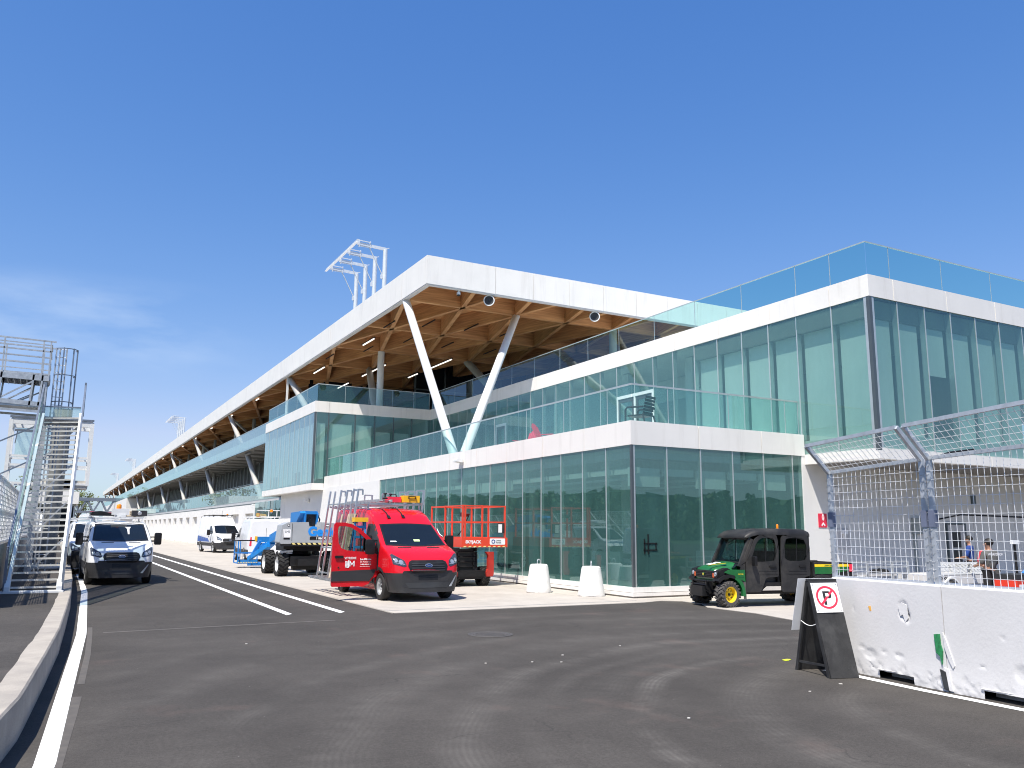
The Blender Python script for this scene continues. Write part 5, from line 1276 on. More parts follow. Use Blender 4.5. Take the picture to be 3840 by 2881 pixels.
# brush guard
b = MB()
for z in (.60, .50, .36): b.tube((-.42 if z > .5 else -.36, -.10, z), (.42 if z > .5 else .36, -.10, z), .03, n=8)
b.box(-.30, .30, -.08, -.04, .38, .58)
for s in (-1, 1): b.prism([(-.14, .62), (.05, .56), (.05, .30), (-.06, .28), (-.14, .42)], 'x', s*.34-.02, s*.34+.02); b.tube((s*.42, -.10, .60), (s*.58, -.02, .60), .022, n=6)
b.xf(Matrix.Translation((0, .32, .03))).build('brush_guard', M_BLACK, GV, smooth=40)
b = MB(); b.box(-.2, .2, -.085, -.08, .42, .56); b.xf(Matrix.Translation((0, .32, .03))).build('winch_plate', M_GREYPL, GV)
# cab: pillars, roof, doors
HX = .72
def side(y0, y1): return y0, y1
b = MB()
# windshield frame (raked)
def wsf(x, z): return V((x, .98+(z-1.02)*.50, z))
for s in (-1, 1): b.bar(wsf(s*.66, 1.0), wsf(s*.62, 1.72), .07, .08, (0, 1, 0))
b.bar(wsf(-.66, 1.03), wsf(.66, 1.03), .06, .06); b.bar(wsf(-.62, 1.70), wsf(.62, 1.70), .06, .06); b.bar(wsf(-.66, 1.10), wsf(.66, 1.10), .05, .03)
b.build('windscreen_frame', M_GATOR, GV)
b = MB(); b.quad(wsf(-.63, 1.10), wsf(.63, 1.10), wsf(.60, 1.69), wsf(-.60, 1.69)); b.build('windscreen', G_CAB, GV)
b = MB(); b.bar(wsf(.05, 1.69)+V((0, -.04, 0)), wsf(-.30, 1.55)+V((0, -.04, 0)), .02); b.box(.0, .1, 1.30, 1.36, 1.76, 1.84); b.build('wiper', M_BLACK, GV)
b = MB(); b.quad(wsf(-.60, .96)+V((0, -.1, 0)), wsf(.60, .96)+V((0, -.1, 0)), wsf(.63, 1.09), wsf(-.63, 1.09)); b.build('lower_windscreen', M_CARGLASS, GV)
b = MB()
rf = [(1.16, .66, 1.71, 1.755), (1.22, .68, 1.72, 1.81), (1.36, .69, 1.76, 1.885), (1.55, .70, 1.80, 1.925), (2.3, .71, 1.80, 1.955), (2.95, .70, 1.80, 1.945), (3.12, .68, 1.76, 1.88)]
rg = []
for y, w, zb, zt in rf: rg.append([b.bm.verts.new((x, y, z)) for x, z in ((-w, zb), (-w, zb+(zt-zb)*.5), (-w*.93, zt), (-w*.55, zt+.015), (0, zt+.02), (w*.55, zt+.015), (w*.93, zt), (w, zb+(zt-zb)*.5), (w, zb))])
for A, B in zip(rg, rg[1:]):
    for i in range(8): b._f([A[i], A[i+1], B[i+1], B[i]])
    b._f([A[8], A[0], B[0], B[8]])
b._f(rg[0][::-1]); b._f(rg[-1]); b.build('cab_roof', M_GATOR, GV, smooth=50)
b = MB()
for x in (-.5, -.42, .42, .5): b.path([(x, 1.22, 1.80), (x, 1.36, 1.89), (x, 1.55, 1.93), (x, 2.2, 1.965)], .012, 5)
b.build('roof_rib', M_GATOR, GV)
b = MB(); b.lathe([(.035, 1.94), (.035, 1.98), (.03, 1.985), (.032, 2.01), (.032, 2.06), (.02, 2.08), (.001, 2.082)], 12, c=(.1, 2.55, .0)); b.build('beacon', M_AMBER, GV, smooth=40)
def rpoly(pts, r=.05, n=3):
    out = []
    for i in range(len(pts)):
        p0, p1, p2 = V((*pts[i-1], 0)), V((*pts[i], 0)), V((*pts[(i+1) % len(pts)], 0))
        a, c = (p0-p1), (p2-p1); rr = min(r, a.length*.45, c.length*.45); a.normalize(); c.normalize()
        for k in range(n+1):
            t = k/n; q = (p1+a*rr)*(1-t)**2+p1*2*t*(1-t)+(p1+c*rr)*t*t; out.append((q.x, q.y))
    return out
for s in (1, -1):
    X0, X1 = s*(HX-.03), s*HX
    def door_(out, inn, nm='cab_door'):
        b = MB(); b.holed(rpoly(out, .06), rpoly(inn, .06), 'x', min(X0, X1), max(X0, X1)); d = b.build(nm, M_GATOR, GV, bevel=.008, smooth=40)
        b = MB(); b.prism(rpoly(inn, .06), 'x', (X0+X1)/2-.004, (X0+X1)/2+.004); b.build('door_glass', G_CAB, d)
        gx = sum(p[0] for p in inn)/len(inn); b = MB(); b.bar(((X0+X1)/2, gx+.02, min(p[1] for p in inn)), ((X0+X1)/2, gx+.06, max(p[1] for p in inn)), .016, .02); b.build('window_bar', M_BLACK, d)
        return d
    d1 = door_([(1.12, .36), (1.55, .36), (1.72, .72), (2.10, .74), (2.13, 1.6), (2.08, 1.80), (1.60, 1.80), (1.42, 1.70), (1.14, 1.10)], [(1.30, 1.18), (1.45, 1.12), (1.65, 1.12), (1.80, 1.13), (2.02, 1.15), (2.05, 1.5), (2.0, 1.72), (1.62, 1.72), (1.48, 1.62)])
    d2 = door_([(2.17, .36), (2.68, .36), (2.86, .72), (3.06, .76), (3.08, 1.5), (3.02, 1.80), (2.30, 1.80), (2.22, 1.74), (2.17, 1.0)], [(2.30, 1.20), (2.42, 1.14), (2.6, 1.14), (2.80, 1.14), (2.95, 1.16), (2.99, 1.5), (2.90, 1.72), (2.42, 1.72), (2.32, 1.66)])
    for d, y in ((d1, 1.92), (d2, 2.82)):
        b = MB(); b.prism(rrect(y-.10, y+.10, .98, 1.03, .02), 'x', *sorted((s*(HX+.0), s*(HX+.03)))); b.build('door_handle', M_BLACK, d, bevel=.006)
    b = MB()
    for y0, y1 in ((1.5, 2.05), (2.4, 2.95)):
        for z in (.80, .88): b.box(*sorted((s*HX, s*(HX+.008))), y0, y1, z, z+.012)
    b.build('door_crease', M_GATOR, d1)
    b = MB(); b.prism([(.92, .64), (1.10, .40), (1.12, 1.08), (1.0, 1.02)], 'x', *sorted((s*(HX-.05), s*(HX-.01)))); b.prism([(1.0, 1.03), (1.14, 1.12), (1.40, 1.68), (1.34, 1.70)], 'x', *sorted((s*(HX-.06), s*(HX-.02)))); b.build('cowl_panel', M_GATOR, GV)
    b = MB(); b.prism(rrect(-.08, .08, -.12, .12, .03), 'y', 0, .07); b.xf(Matrix.Translation((s*.84, 1.28, 1.14))); mm_ = b.build('mirror', M_BLACK, GV, bevel=.01)
    b = MB(); b.bar((s*.72, 1.32, 1.08), (s*.80, 1.30, 1.12), .03); b.build('mirror_arm', M_BLACK, mm_)
    b = MB(); b.prism([(1.6, .40), (2.16, .40), (2.16, .50), (1.75, .50)], 'x', *sorted((s*.55, s*.70))); b.build('step', M_CONC, GV)
b = MB(); b.box(-.68, .68, 1.05, 3.05, .40, .60); b.box(-.68, .68, 3.04, 3.10, .6, 1.85); b.box(-.66, .66, 2.1, 2.16, .6, 1.1); b.box(-.6, .6, 1.05, 1.15, .6, 1.05); b.build('cab_floor', M_BLACK, GV)
b = MB()
for y in (1.75, 2.68):
    for x in (-.32, .32): b.box(x-.25, x+.25, y-.1, y+.35, .6, .78); b.box(x-.24, x+.24, y+.25, y+.36, .78, 1.38)
b.build('seat', M_GREYPL, GV, bevel=.05)
b = MB(); b.lathe([(.16, -.012), (.18, 0), (.16, .012), (.15, 0), (.16, -.012)], 18); b.xf(Matrix.Translation((-.3, 1.45, 1.08)) @ Matrix.Rotation(R(-60), 4, 'X')); b.build('steering_wheel', M_BLACK, GV)
# cargo bed
b = MB(); b.box(-.70, .70, 3.12, 4.35, .72, .78); b.box(-.72, -.66, 3.12, 4.35, .74, 1.10); b.box(.66, .72, 3.12, 4.35, .74, 1.10); b.box(-.72, .72, 3.12, 3.18, .74, 1.12); b.box(-.72, .72, 4.30, 4.38, .70, 1.08)
for s in (-1, 1):
    A = [(3.42+.50*math.cos(t), .33+.46*math.sin(t)) for t in [R(a) for a in range(10, 171, 16)]]; B = [(3.42+.40*math.cos(t), .33+.38*math.sin(t)) for t in [R(a) for a in range(10, 171, 16)]]
    b.prism(A+B[::-1], 'x', s*.50, s*.76)
b.build('cargo_bed', M_GATOR, GV, bevel=.01)
for s in (-1, 1):
    b = MB(); b.prism([(3.2, .80), (3.75, .80), (4.25, .88), (4.25, .98), (3.2, .98)], 'x', *sorted((s*.722, s*.735))); p_ = b.build('bed_panel', M_GREEN, GV)
    b = MB(); b.prism([(3.2, .985), (4.28, .985), (4.26, 1.05), (3.2, 1.05)], 'x', *sorted((s*.722, s*.737))); q_ = b.build('bed_stripe', M_YELLOW, GV)
    text('lettering', 'JOHN DEERE', .052, M_GREEN, q_, face_m((s*.739, 3.65, 1.0), (0, -s, 0) if s < 0 else (0, 1, 0), (0, 0, 1)), bold=.001)
    b = MB(); b.box(s*.70, s*.735, 4.28, 4.40, .86, 1.05); b.build('tail_lamp', M_SIGNRED, GV)
    text('fender_lettering', 'GATOR', .045, M_YELLOW, GV, face_m((s*.755, .95, .80), (0, -s, 0) if s < 0 else (0, 1, 0), (0, 0, 1)))
b = MB(); b.path([(-.55, 1.2, .36), (-.60, 1.35, .26), (-.66, 1.5, .10)], .02, 6); b.build('hose', M_GALV, GV)

# ================================================================ FOLDING SIGN
SG = thing('folding_sign', 'black wooden A-frame sign with a no parking symbol beside the white barrier', 'sign', (9.85, 8.80, 0))
def W(o): o.matrix_parent_inverse = Matrix.Translation((-9.85, -8.80, 0)); return o
fb = [V((9.62, 8.456, 0)), V((10.04, 8.337, 0)), V((10.17, 8.755, 1.31)), V((9.68, 8.825, 1.31))]
bb = [V((9.77, 9.235, 0)), V((10.20, 9.12, 0)), V((10.19, 8.80, 1.31)), V((9.70, 8.87, 1.31))]
def board(nm, q, th, m):
    n = (q[1]-q[0]).cross(q[3]-q[0]).normalized()
    b = MB(); A = [b.bm.verts.new(p) for p in q]; B = [b.bm.verts.new(p+n*th) for p in q]
    b._f(A[::-1]); b._f(B)
    for i in range(4): j = (i+1) % 4; b._f([A[i], A[j], B[j], B[i]])
    return W(b.build(nm, m, SG)), n
M_SIGNBLK = mat('worn_black_board', (.022, .022, .023), .65, 0, .3, 6, .1, 60, dirt=(.10, .10, .10), dirt_amt=.35)
f_o, fn = board('front_board', fb, .02, M_SIGNBLK); b_o, bn = board('back_board', bb, .02, M_SIGNBLK)
# local frame of the front board, u right 0..1, v up 0..1
def FB(u, v, off=0): p = fb[0].lerp(fb[1], u).lerp(fb[3].lerp(fb[2], u), v); return p-fn*off if fn.y > 0 else p+fn*off
def plate(pts, o0, o1, nm, m, parent):
    b = MB(); A = [b.bm.verts.new(FB(u, v, o0)) for u, v in pts]; B = [b.bm.verts.new(FB(u, v, o1)) for u, v in pts]
    b._f(A[::-1]); b._f(B)
    for i in range(len(pts)): j = (i+1) % len(pts); b._f([A[i], A[j], B[j], B[i]])
    return b.build(nm, m, parent)
sp_ = plate([(.03, .655), (.985, .655), (.985, .965), (.03, .965)], .002 if fn.y > 0 else .022, .006 if fn.y > 0 else .026, 'sign_plate', M_TEXTW, SG); W(sp_)
e0 = .0065 if fn.y > 0 else .0265
asp = ((fb[3]-fb[0]).length)/((fb[1]-fb[0]).length)
cu_, cv_, ru = .51, .812, .385
def cs(k, r): return (cu_+r*math.cos(k), cv_+r*math.sin(k)/asp*.97)
pts = [(cu_-.13, .735), (cu_-.04, .735), (cu_-.04, .80), (cu_+.08, .80)]+[(cu_+.08+.10*math.cos(R(a)), .8385+.0385*math.sin(R(a))) for a in range(-80, 91, 20)]+[(cu_-.13, .877)]
plate(pts, e0, e0+.0004, 'letter', M_TEXTB, sp_)
plate([(cu_-.04, .822), (cu_+.06, .822), (cu_+.085, .8385), (cu_+.06, .855), (cu_-.04, .855)], e0+.0004, e0+.0008, 'letter_counter', M_TEXTW, sp_)
n = 48
b = MB()
for i in range(n):
    k0, k1 = 2*math.pi*i/n, 2*math.pi*(i+1)/n
    b.quad(FB(*cs(k0, ru), e0+.0014), FB(*cs(k1, ru), e0+.0014), FB(*cs(k1, ru-.07), e0+.0014), FB(*cs(k0, ru-.07), e0+.0014))
k = R(45); w_ = .11
b.quad(FB(*cs(R(225)-w_, ru-.05), e0+.0016), FB(*cs(R(225)+w_, ru-.05), e0+.0016), FB(*cs(R(45)-w_, ru-.05), e0+.0016), FB(*cs(R(45)+w_, ru-.05), e0+.0016))
b.build('prohibition_ring', M_SIGNRED, sp_)
b = MB()
for u, v in ((.09, .945), (.925, .945), (.09, .675), (.925, .675)): b.tube(FB(u, v, e0-.001), FB(u, v, e0+.004), .008, n=8)
b.build('screw', M_GALV, sp_)
# plate on the far board, wider than the board
n_ = bn if bn.y > 0 else -bn
q = [bb[0].lerp(bb[3], .44), bb[1].lerp(bb[2], .44), bb[2], bb[3]]; L0 = (bb[0]-bb[1]).normalized()*.12
b = MB(); A = [q[0]+L0, q[1], q[2]+V((0, 0, .01)), q[3]+L0+V((0, 0, .01))]
A0 = [b.bm.verts.new(p+n_*.025) for p in A]; A1 = [b.bm.verts.new(p+n_*.031) for p in A]; b._f(A0[::-1]); b._f(A1)
for i in range(4): j = (i+1) % 4; b._f([A0[i], A0[j], A1[j], A1[i]])
W(b.build('sign_plate', M_TEXTW, SG))
b = MB(); b.bar(fb[3]+V((0, .01, .0)), fb[2]+V((0, .01, .0)), .07, .03); b.bar(fb[0].lerp(fb[3], .12)+V((0.02, .02, 0)), bb[0].lerp(bb[3], .10)+V((.02, -.02, 0)), .02, .03); W(b.build('hinge_bar', M_SIGNBLK, SG))
p0, p1 = fb[0].lerp(fb[3], .55), bb[0].lerp(bb[3], .55)
b = MB(); b.path([p0.lerp(p1, i/10)-V((0, 0, .05*math.sin(math.pi*i/10))) for i in range(11)], .006, 5); W(b.build('cord', M_TEXTW, SG))
# side rails of each board
b = MB()
for q in (fb, bb): 
    b.bar(q[0]+V((.012, .03, 0)) if q is fb else q[0]+V((.012, -.03, 0)), q[3]+V((.012, 0, -.02)), .03, .05)
    b.bar(q[1]+V((-.012, .03, 0)) if q is fb else q[1]+V((-.012, -.03, 0)), q[2]+V((-.012, 0, -.02)), .03, .05)
W(b.build('side_rail', M_SIGNBLK, SG))
# ================================================================ CONCRETE BARRIERS (right)
M_BARR = mat('painted_barrier', (.66, .65, .65), .55, 0, .03, 1.5, .12, 25, dirt=(.52, .50, .48), dirt_amt=.22)
M_BARE = mat('bare_concrete', (.52, .50, .46), .9, 0, .18, 8, .6, 40)
def barrier(name, label, y0, y1, xa, xb, pockets, chips, dmg_seed):
    """xa/xb: face x at y0/y1. Face is a fine grid so chips and spalls are real relief"""
    b = MB(); rr = random.Random(dmg_seed); ny, nz = int((y1-y0)/.025), 52; H = 1.31
    F = []
    for i in range(ny+1):
        y = y0+(y1-y0)*i/ny; row = []
        for j in range(nz+1):
            z = H*j/nz; x = xa+(xb-xa)*i/ny
            row.append([x, y, z])
        F.append(row)
    def dent(cy, cz, ry, rz, d, rough=.5):
        for i in range(ny+1):
            for j in range(nz+1):
                x, y, z = F[i][j]; k = ((y-cy)/ry)**2+((z-cz)/rz)**2
                if k < 1: F[i][j][0] += d*(1-k)**.5*rr.uniform(1-rough, 1)
    bare = set()
    for cy, cz, ry, rz, d in chips: dent(cy, cz, ry, rz, d)
    for i in range(ny+1):          # broken lower edge
        for j in range(int(nz*.20)):
            y = F[i][j][1]; s_ = .5+.5*math.sin(y*9.1+dmg_seed)*math.sin(y*23.0+1.3)
            if F[i][j][2] < .04+.20*s_: F[i][j][0] += rr.uniform(.001, .013)
    grid = [[b.bm.verts.new(p) for p in row] for row in F]
    for i in range(ny):
        for j in range(nz):
            yc, zc = F[i][j][1], F[i][j][2]
            if any(p0 < yc+.012 < p1 and zc+.012 < ph for p0, p1, ph in pockets): continue
            f = b._f([grid[i][j], grid[i][j+1], grid[i+1][j+1], grid[i+1][j]])
            dx = abs(F[i][j][0]-(xa+(xb-xa)*i/ny))
            if dx > .014 and zc < .22 and rr.random() < .3: f.material_index = 1
    D = .60; xo = lambda y: xa+(xb-xa)*(y-y0)/(y1-y0)
    # top, back, ends
    A = [(xa, y0), (xb, y1)]
    tb = [b.bm.verts.new((x+.0, y, H)) for x, y in A]+[b.bm.verts.new((x+.0, y, H+.02)) for x, y in A]
    tops = [b.bm.verts.new((xa+.02, y0, H+.02)), b.bm.verts.new((xb+.02, y1, H+.02)), b.bm.verts.new((xb+D, y1, H+.02)), b.bm.verts.new((xa+D, y0, H+.02))]
    b._f(tops); ed = [grid[i][nz] for i in range(ny+1)]
    for v in tb: b.bm.verts.remove(v)
    b._f(ed+[tops[1], tops[0]])
    bk = [b.bm.verts.new((xa+D, y0, 0)), b.bm.verts.new((xb+D, y1, 0))]; b._f([bk[0], bk[1], tops[2], tops[3]])
    b._f([grid[0][j] for j in range(nz+1)]+[tops[0], tops[3], bk[0]]); b._f([grid[ny][j] for j in range(nz+1)][::-1]+[bk[1], tops[2], tops[1]])
    for p0, p1, ph in pockets:
        b.mi = 2; x = xo((p0+p1)/2)
        b.quad((x+.3, p0-.02, 0), (x+.3, p1+.02, 0), (x+.3, p1+.02, ph+.02), (x+.3, p0-.02, ph+.02))
        b.quad((x, p0-.02, ph+.02), (x, p1+.02, ph+.02), (x+.3, p1+.02, ph+.02), (x+.3, p0-.02, ph+.02)); b.mi = 0
    t = b.build(name, [M_BARR, M_BARE, M_DARK], smooth=25)
    return tag(t, label, 'barrier')
B1 = barrier('concrete_barrier', 'chipped white concrete barrier block with torn green patch, behind the folding sign', 7.10, 9.02, 10.205, 10.40, [(7.62, 8.20, .10)], [(7.72, .95, .085, .14, .03), (7.66, .88, .04, .1, .03), (8.5, .38, .07, .03, .012), (8.1, .36, .06, .03, .012), (7.85, .34, .08, .04, .015), (8.62, .9, .02, .05, .01), (8.35, .30, .12, .08, .02)], 3)
B2 = barrier('concrete_barrier', 'chipped white concrete barrier block at the right edge of the photo', 3.2, 7.085, 10.02, 10.20, [(5.98, 6.62, .10), (4.0, 4.6, .1)], [(6.1, .36, .10, .10, .02), (5.85, .24, .16, .14, .035), (6.3, .75, .02, .02, .02), (6.6, .38, .05, .02, .01), (5.8, .8, .03, .03, .01)], 8)
def face_x(y): return 10.205+(y-7.10)*.1016 if y > 7.1 else 10.02+(y-3.2)*.0463
b = MB(); P_ = [(7.235, .70), (7.16, .71), (7.155, .58), (7.13, .50), (7.14, .40), (7.15, .33), (7.17, .43), (7.22, .47), (7.225, .55)]
b.prism(P_, 'x', 10.185, 10.212); o = b.build('torn_patch', mat('torn_green', (.02, .20, .07), .7, 0, .4, 30), B1)
b = MB(); b.prism([(7.105, .74), (7.06, .62), (6.97, .34), (7.00, .30), (7.05, .40), (7.095, .55)], 'x', 10.182, 10.202); b.prism([(7.12, .30), (7.06, .28), (7.02, .02), (7.10, .03), (7.14, .22)], 'x', 10.180, 10.203); b.build('peeling_paint', M_BARR, B1)
b = MB(); b.prism([(7.18, .27), (7.10, .25), (7.07, .02), (7.14, .03)], 'x', 10.176, 10.200); b.build('joint_gap', M_DARK, B1)
b = MB(); b.prism([(8.31, .90), (8.33, .96), (8.29, .97), (8.28, .90)], 'x', 10.322, 10.328); b.build('paint_mark', mat('mark_orange', (.75, .40, .08), .6), B1)
b = MB(); b.prism([(7.80, 1.0), (7.74, 1.06), (7.66, 1.03), (7.65, .86), (7.70, .80), (7.73, .90), (7.77, .88)], 'x', 10.262, 10.272); b.build('peeling_paint', M_BARR, B1)
strip('barrier_edge_line', lambda y: (10.28 if y > 8.6 else 10.28-(8.6-y)*.10 if y > 7.3 else 10.15-(7.3-y)*.03)-.22, lambda y: (10.28 if y > 8.6 else 10.28-(8.6-y)*.10 if y > 7.3 else 10.15-(7.3-y)*.03)-.07, .005, M_LINE, [3+.25*i for i in range(25)])

# ================================================================ MESH FENCE ON THE BARRIER
M_WIRE = mat('galvanised_wire', (.74, .75, .77), .5, .1, .1, 20)
M_POST = mat('galvanised_post', (.48, .51, .55), .42, .45, .16, 9)
def fpanel(label, ya, yb, first):
    xk = lambda y: face_x(y)+.10
    KZ = lambda y: 2.91+min(.16, (9.05-y)*.048); TZ = lambda y: 3.30+min(.24, (9.05-y)*.058); dx = -.48
    t = thing('mesh_fence', label, 'fence', (xk((ya+yb)/2), (ya+yb)/2, 1.33), group='mesh fence panels on the white barrier')
    INV = Matrix.Translation((-xk((ya+yb)/2), -(ya+yb)/2, -1.33))
    def add(b, nm, m, **k): o = b.build(nm, m, t, **k); o.matrix_parent_inverse = INV; return o
    up = .02*0
    for y in (ya, yb):
        x = xk(y); s = 1 if y == ya else -1; kz, tz = KZ(y), TZ(y)
        b = MB(); b.bar((x, y, 1.31), (x, y, kz), .06, .06, (0, 1, 0)); b.bar((x, y, kz-.02), (x+dx, y, tz), .06, .05, (0, 1, 0)); add(b, 'post', M_POST)
        b = MB(); n = 15
        for i in range(n*8):
            pass
        pts = []
        for i in range(n*6+1):
            a = i/6*2*math.pi; pts.append((x+.042*math.cos(a), y+s*.012+.05*math.sin(a), 1.36+(kz-1.42)*i/(n*6)))
        b.path(pts, .0030, 4); add(b, 'lacing', M_GALV)
        b = MB(); b.box(x-.045, x+.045, y-.04, y+.04, 2.08, 2.30); add(b, 'clamp', mat('clamp_blue', (.13, .15, .22), .5))
    for dd, z0, z1, w in ((0, KZ(ya), KZ(yb), .05), (dx, TZ(ya), TZ(yb), .05), (0, 1.34, 1.34, .03)): b = MB(); b.bar((xk(ya)+dd, ya, z0), (xk(yb)+dd, yb, z1), w, w); add(b, 'rail', M_POST)
    b = MB(); n = int(abs(yb-ya)/.086); rw = random.Random(int(ya*10)); r = .0040
    for i in range(1, n):
        y = ya+(yb-ya)*i/n; x = xk(y)-.01; kz, tz = KZ(y), TZ(y)
        j = rw.uniform(-.006, .006)
        b.path([(x, y+j, 1.33), (x+rw.uniform(-.004, .004), y+j*.5, 2.1), (x, y-j, kz), (x+dx, y-j, tz)], r, 4)
    for z in [1.33+.115*i for i in range(1, 14)]:
        b.path([(xk(y)-.014, y, z+rw.uniform(-.003, .003)) for y in [ya+(yb-ya)*k/6 for k in range(7)]], r, 4)
    for k in range(1, 6):
        u = k/6; b.tube((xk(ya)+dx*u-.01, ya, KZ(ya)+(TZ(ya)-KZ(ya))*u), (xk(yb)+dx*u-.01, yb, KZ(yb)+(TZ(yb)-KZ(yb))*u), r, n=4)
    add(b, 'wire_mesh', M_WIRE)
    return t
fpanel('galvanised mesh fence panel with cranked top, standing nearest the folding sign', 9.03, 7.32, True)
fpanel('galvanised mesh fence panel with cranked top at the right edge of the photo', 7.20, 5.35, False)
fpanel('galvanised mesh fence panel with cranked top, next one beyond the right edge', 5.24, 3.4, False)
b = MB(); b.path([(10.36, 7.16, 2.18), (10.45, 6.9, 2.24), (10.5, 6.5, 2.22), (10.48, 6.1, 2.20), (10.42, 5.8, 2.22), (10.35, 5.4, 2.26)], .011, 6)
t = b.build('cable', M_BLACK); tag(t, 'black cable slung between the mesh fence posts on the right', 'cable')
b = MB(); b.path([(10.37, 7.18, 3.0), (10.42, 6.95, 3.06), (10.40, 6.6, 3.07)], .016, 6); t = b.build('cable', M_BLACK); tag(t, 'short black cable curling over the cranked top of the mesh fence', 'cable')

# ================================================================ BEHIND THE FENCE
def person(label, loc, rz, shirt, pants, hair=M_HAIR, arms='down', shirt_r=.0, cap=None):
    """skinned figure facing -y; clothing is a second skin over the same skeleton"""
    t = thing('person', label, 'person', loc, rz)
    if arms == 'front': el, wr = (.25, -.05, 1.12), (.16, -.30, 1.08)
    else: el, wr = (.29, .02, 1.12), (.30, -.08, .88)
    J = {'pel': (0, 0, .95, .13), 'wai': (0, -.01, 1.10, .125), 'che': (0, .0, 1.32, .155), 'nec': (0, .01, 1.48, .06), 'hd0': (0, -.005, 1.57, .072), 'hd1': (0, -.015, 1.66, .098), 'hd2': (0, 0, 1.74, .075)}
    E = [('pel', 'wai'), ('wai', 'che'), ('che', 'nec'), ('nec', 'hd0'), ('hd0', 'hd1'), ('hd1', 'hd2')]
    for s, k in ((-1, 'L'), (1, 'R')):
        J['sh'+k] = (s*.185, .01, 1.42, .07); J['el'+k] = (s*el[0], el[1], el[2], .045); J['wr'+k] = (s*wr[0], wr[1], wr[2], .03); 
        d = (V(wr)-V(el)).normalized(); pm = V(wr)+d*.07
        J['pa'+k] = (s*pm.x, pm.y, pm.z, .036)
        E += [('che', 'sh'+k), ('sh'+k, 'el'+k), ('el'+k, 'wr'+k), ('wr'+k, 'pa'+k)]
        for f, off in enumerate((-.03, -.01, .01, .03)):
            e1 = pm+d*(.05+.008*(f in (1, 2)))+V((0, off, 0)); e2 = e1+d*.03+V((-.01, off*.2, 0))
            J['f%d%s' % (f, k)] = (s*e1.x, e1.y, e1.z, .009); J['g%d%s' % (f, k)] = (s*e2.x, e2.y, e2.z, .008); E += [('pa'+k, 'f%d%s' % (f, k)), ('f%d%s' % (f, k), 'g%d%s' % (f, k))]
        th = V(wr)+d*.04+V((-.02, -.05, 0)); J['th'+k] = (s*th.x, th.y, th.z, .010); E.append(('wr'+k, 'th'+k))
        J['hi'+k] = (s*.095, 0, .90, .10); J['kn'+k] = (s*.11, -.02, .50, .062); J['an'+k] = (s*.115, .02, .10, .042); J['to'+k] = (s*.13, -.16, .04, .035)
        E += [('pel', 'hi'+k), ('hi'+k, 'kn'+k), ('kn'+k, 'an'+k), ('an'+k, 'to'+k)]
    def skin(keys, grow, nm, m, root, lv=1):
        ks = [k for k in J if k in keys]; me = bpy.data.meshes.new(nm)
        me.from_pydata([J[k][:3] for k in ks], [(ks.index(a), ks.index(c)) for a, c in E if a in keys and c in keys], [])
        o = bpy.data.objects.new(nm, me); col.objects.link(o); o.modifiers.new('s', 'SKIN')
        for i, k in enumerate(ks):
            r = J[k][3]+grow(k); me.skin_vertices[0].data[i].radius = (r, r*.82 if k in ('che', 'wai', 'pel') else r); me.skin_vertices[0].data[i].use_root = (k == root)
        sd = o.modifiers.new('d', 'SUBSURF'); sd.levels = lv; sd.render_levels = lv
        m2 = evalmesh(o); bpy.data.objects.remove(o); return meshobj(nm, m2, m, t, 80)
    skin(set(J), lambda k: 0, 'body', M_SKIN, 'pel')
    skin({'wai', 'che', 'pel', 'shL', 'shR', 'elL', 'elR', 'nec'}, lambda k: -.004 if k == 'nec' else .018, 'shirt', shirt, 'che')
    skin({'pel', 'hiL', 'hiR', 'knL', 'knR', 'anL', 'anR'}, lambda k: .014, 'trousers', pants, 'pel')
    b = MB(); b.ball((0, .012, 1.705), .108, 10, (.92, 1.05, .95)); b.bm.verts.ensure_lookup_table()
    bmesh.ops.bisect_plane(b.bm, geom=b.bm.verts[:]+b.bm.edges[:]+b.bm.faces[:], plane_co=(0, -.03, 1.68), plane_no=(0, -.75, -.6), clear_outer=True)
    b.build('hair' if not cap else 'cap', cap or hair, t, smooth=60)
    b = MB()
    for s in (-1, 1): b.ball((s*.10, 0, 1.655), .022, 6, (.5, .8, 1.3)); b.ball((s*.034, -.098, 1.67), .011, 6)
    b.ball((0, -.112, 1.645), .016, 6, (.8, 1, 1.3)); b.ball((0, -.098, 1.605), .02, 6, (1.3, .5, .4)); b.build('face', M_SKIN, t, smooth=60)
    b = MB()
    for s in (-1, 1): b.box(s*.125-.05, s*.125+.05, -.20, .08, 0, .09)
    b.build('shoes', M_BLACK, t, bevel=.03)
    return t
M_GREYSH = mat('grey_shirt', (.11, .11, .105), .85); M_BLUESH = mat('blue_shirt', (.012, .05, .24), .85); M_BLKTR = mat('black_trousers', (.018, .018, .02), .85)
M_HIVIS = mat('hi_vis_orange', (.85, .19, .015), .7); M_REDSH = mat('coral_shirt', (.62, .05, .07), .8)
p = person('person in a grey t-shirt with white lettering across the back, standing behind the mesh fence', (22.32, 14.0, .013), R(168), M_GREYSH, M_BLKTR, arms='front')
text('shirt_lettering', 'WORKSHOP', .085, M_TEXTW, p, face_m((0, .172, 1.36), (-1, 0, 0), (0, 0, 1)), ext=.001)
p.scale = (1.03, 1.1, 1.03)
person('person in a blue t-shirt with dark hair by the door behind the mesh fence', (27.6, 18.0, .013), R(200), M_BLUESH, M_BLKTR, arms='front').scale = (1.06, 1.06, 1.06)
person('person in a coral red shirt mostly hidden behind the one in grey', (24.3, 15.3, .013), R(150), M_REDSH, M_BLKTR, arms='front', cap=M_BLACK)
person('person in an orange hi-vis vest bending beside the vans near the steel staircase', (.78, 47.5, 0), R(20), M_HIVIS, M_BLKTR, cap=M_HIVIS)
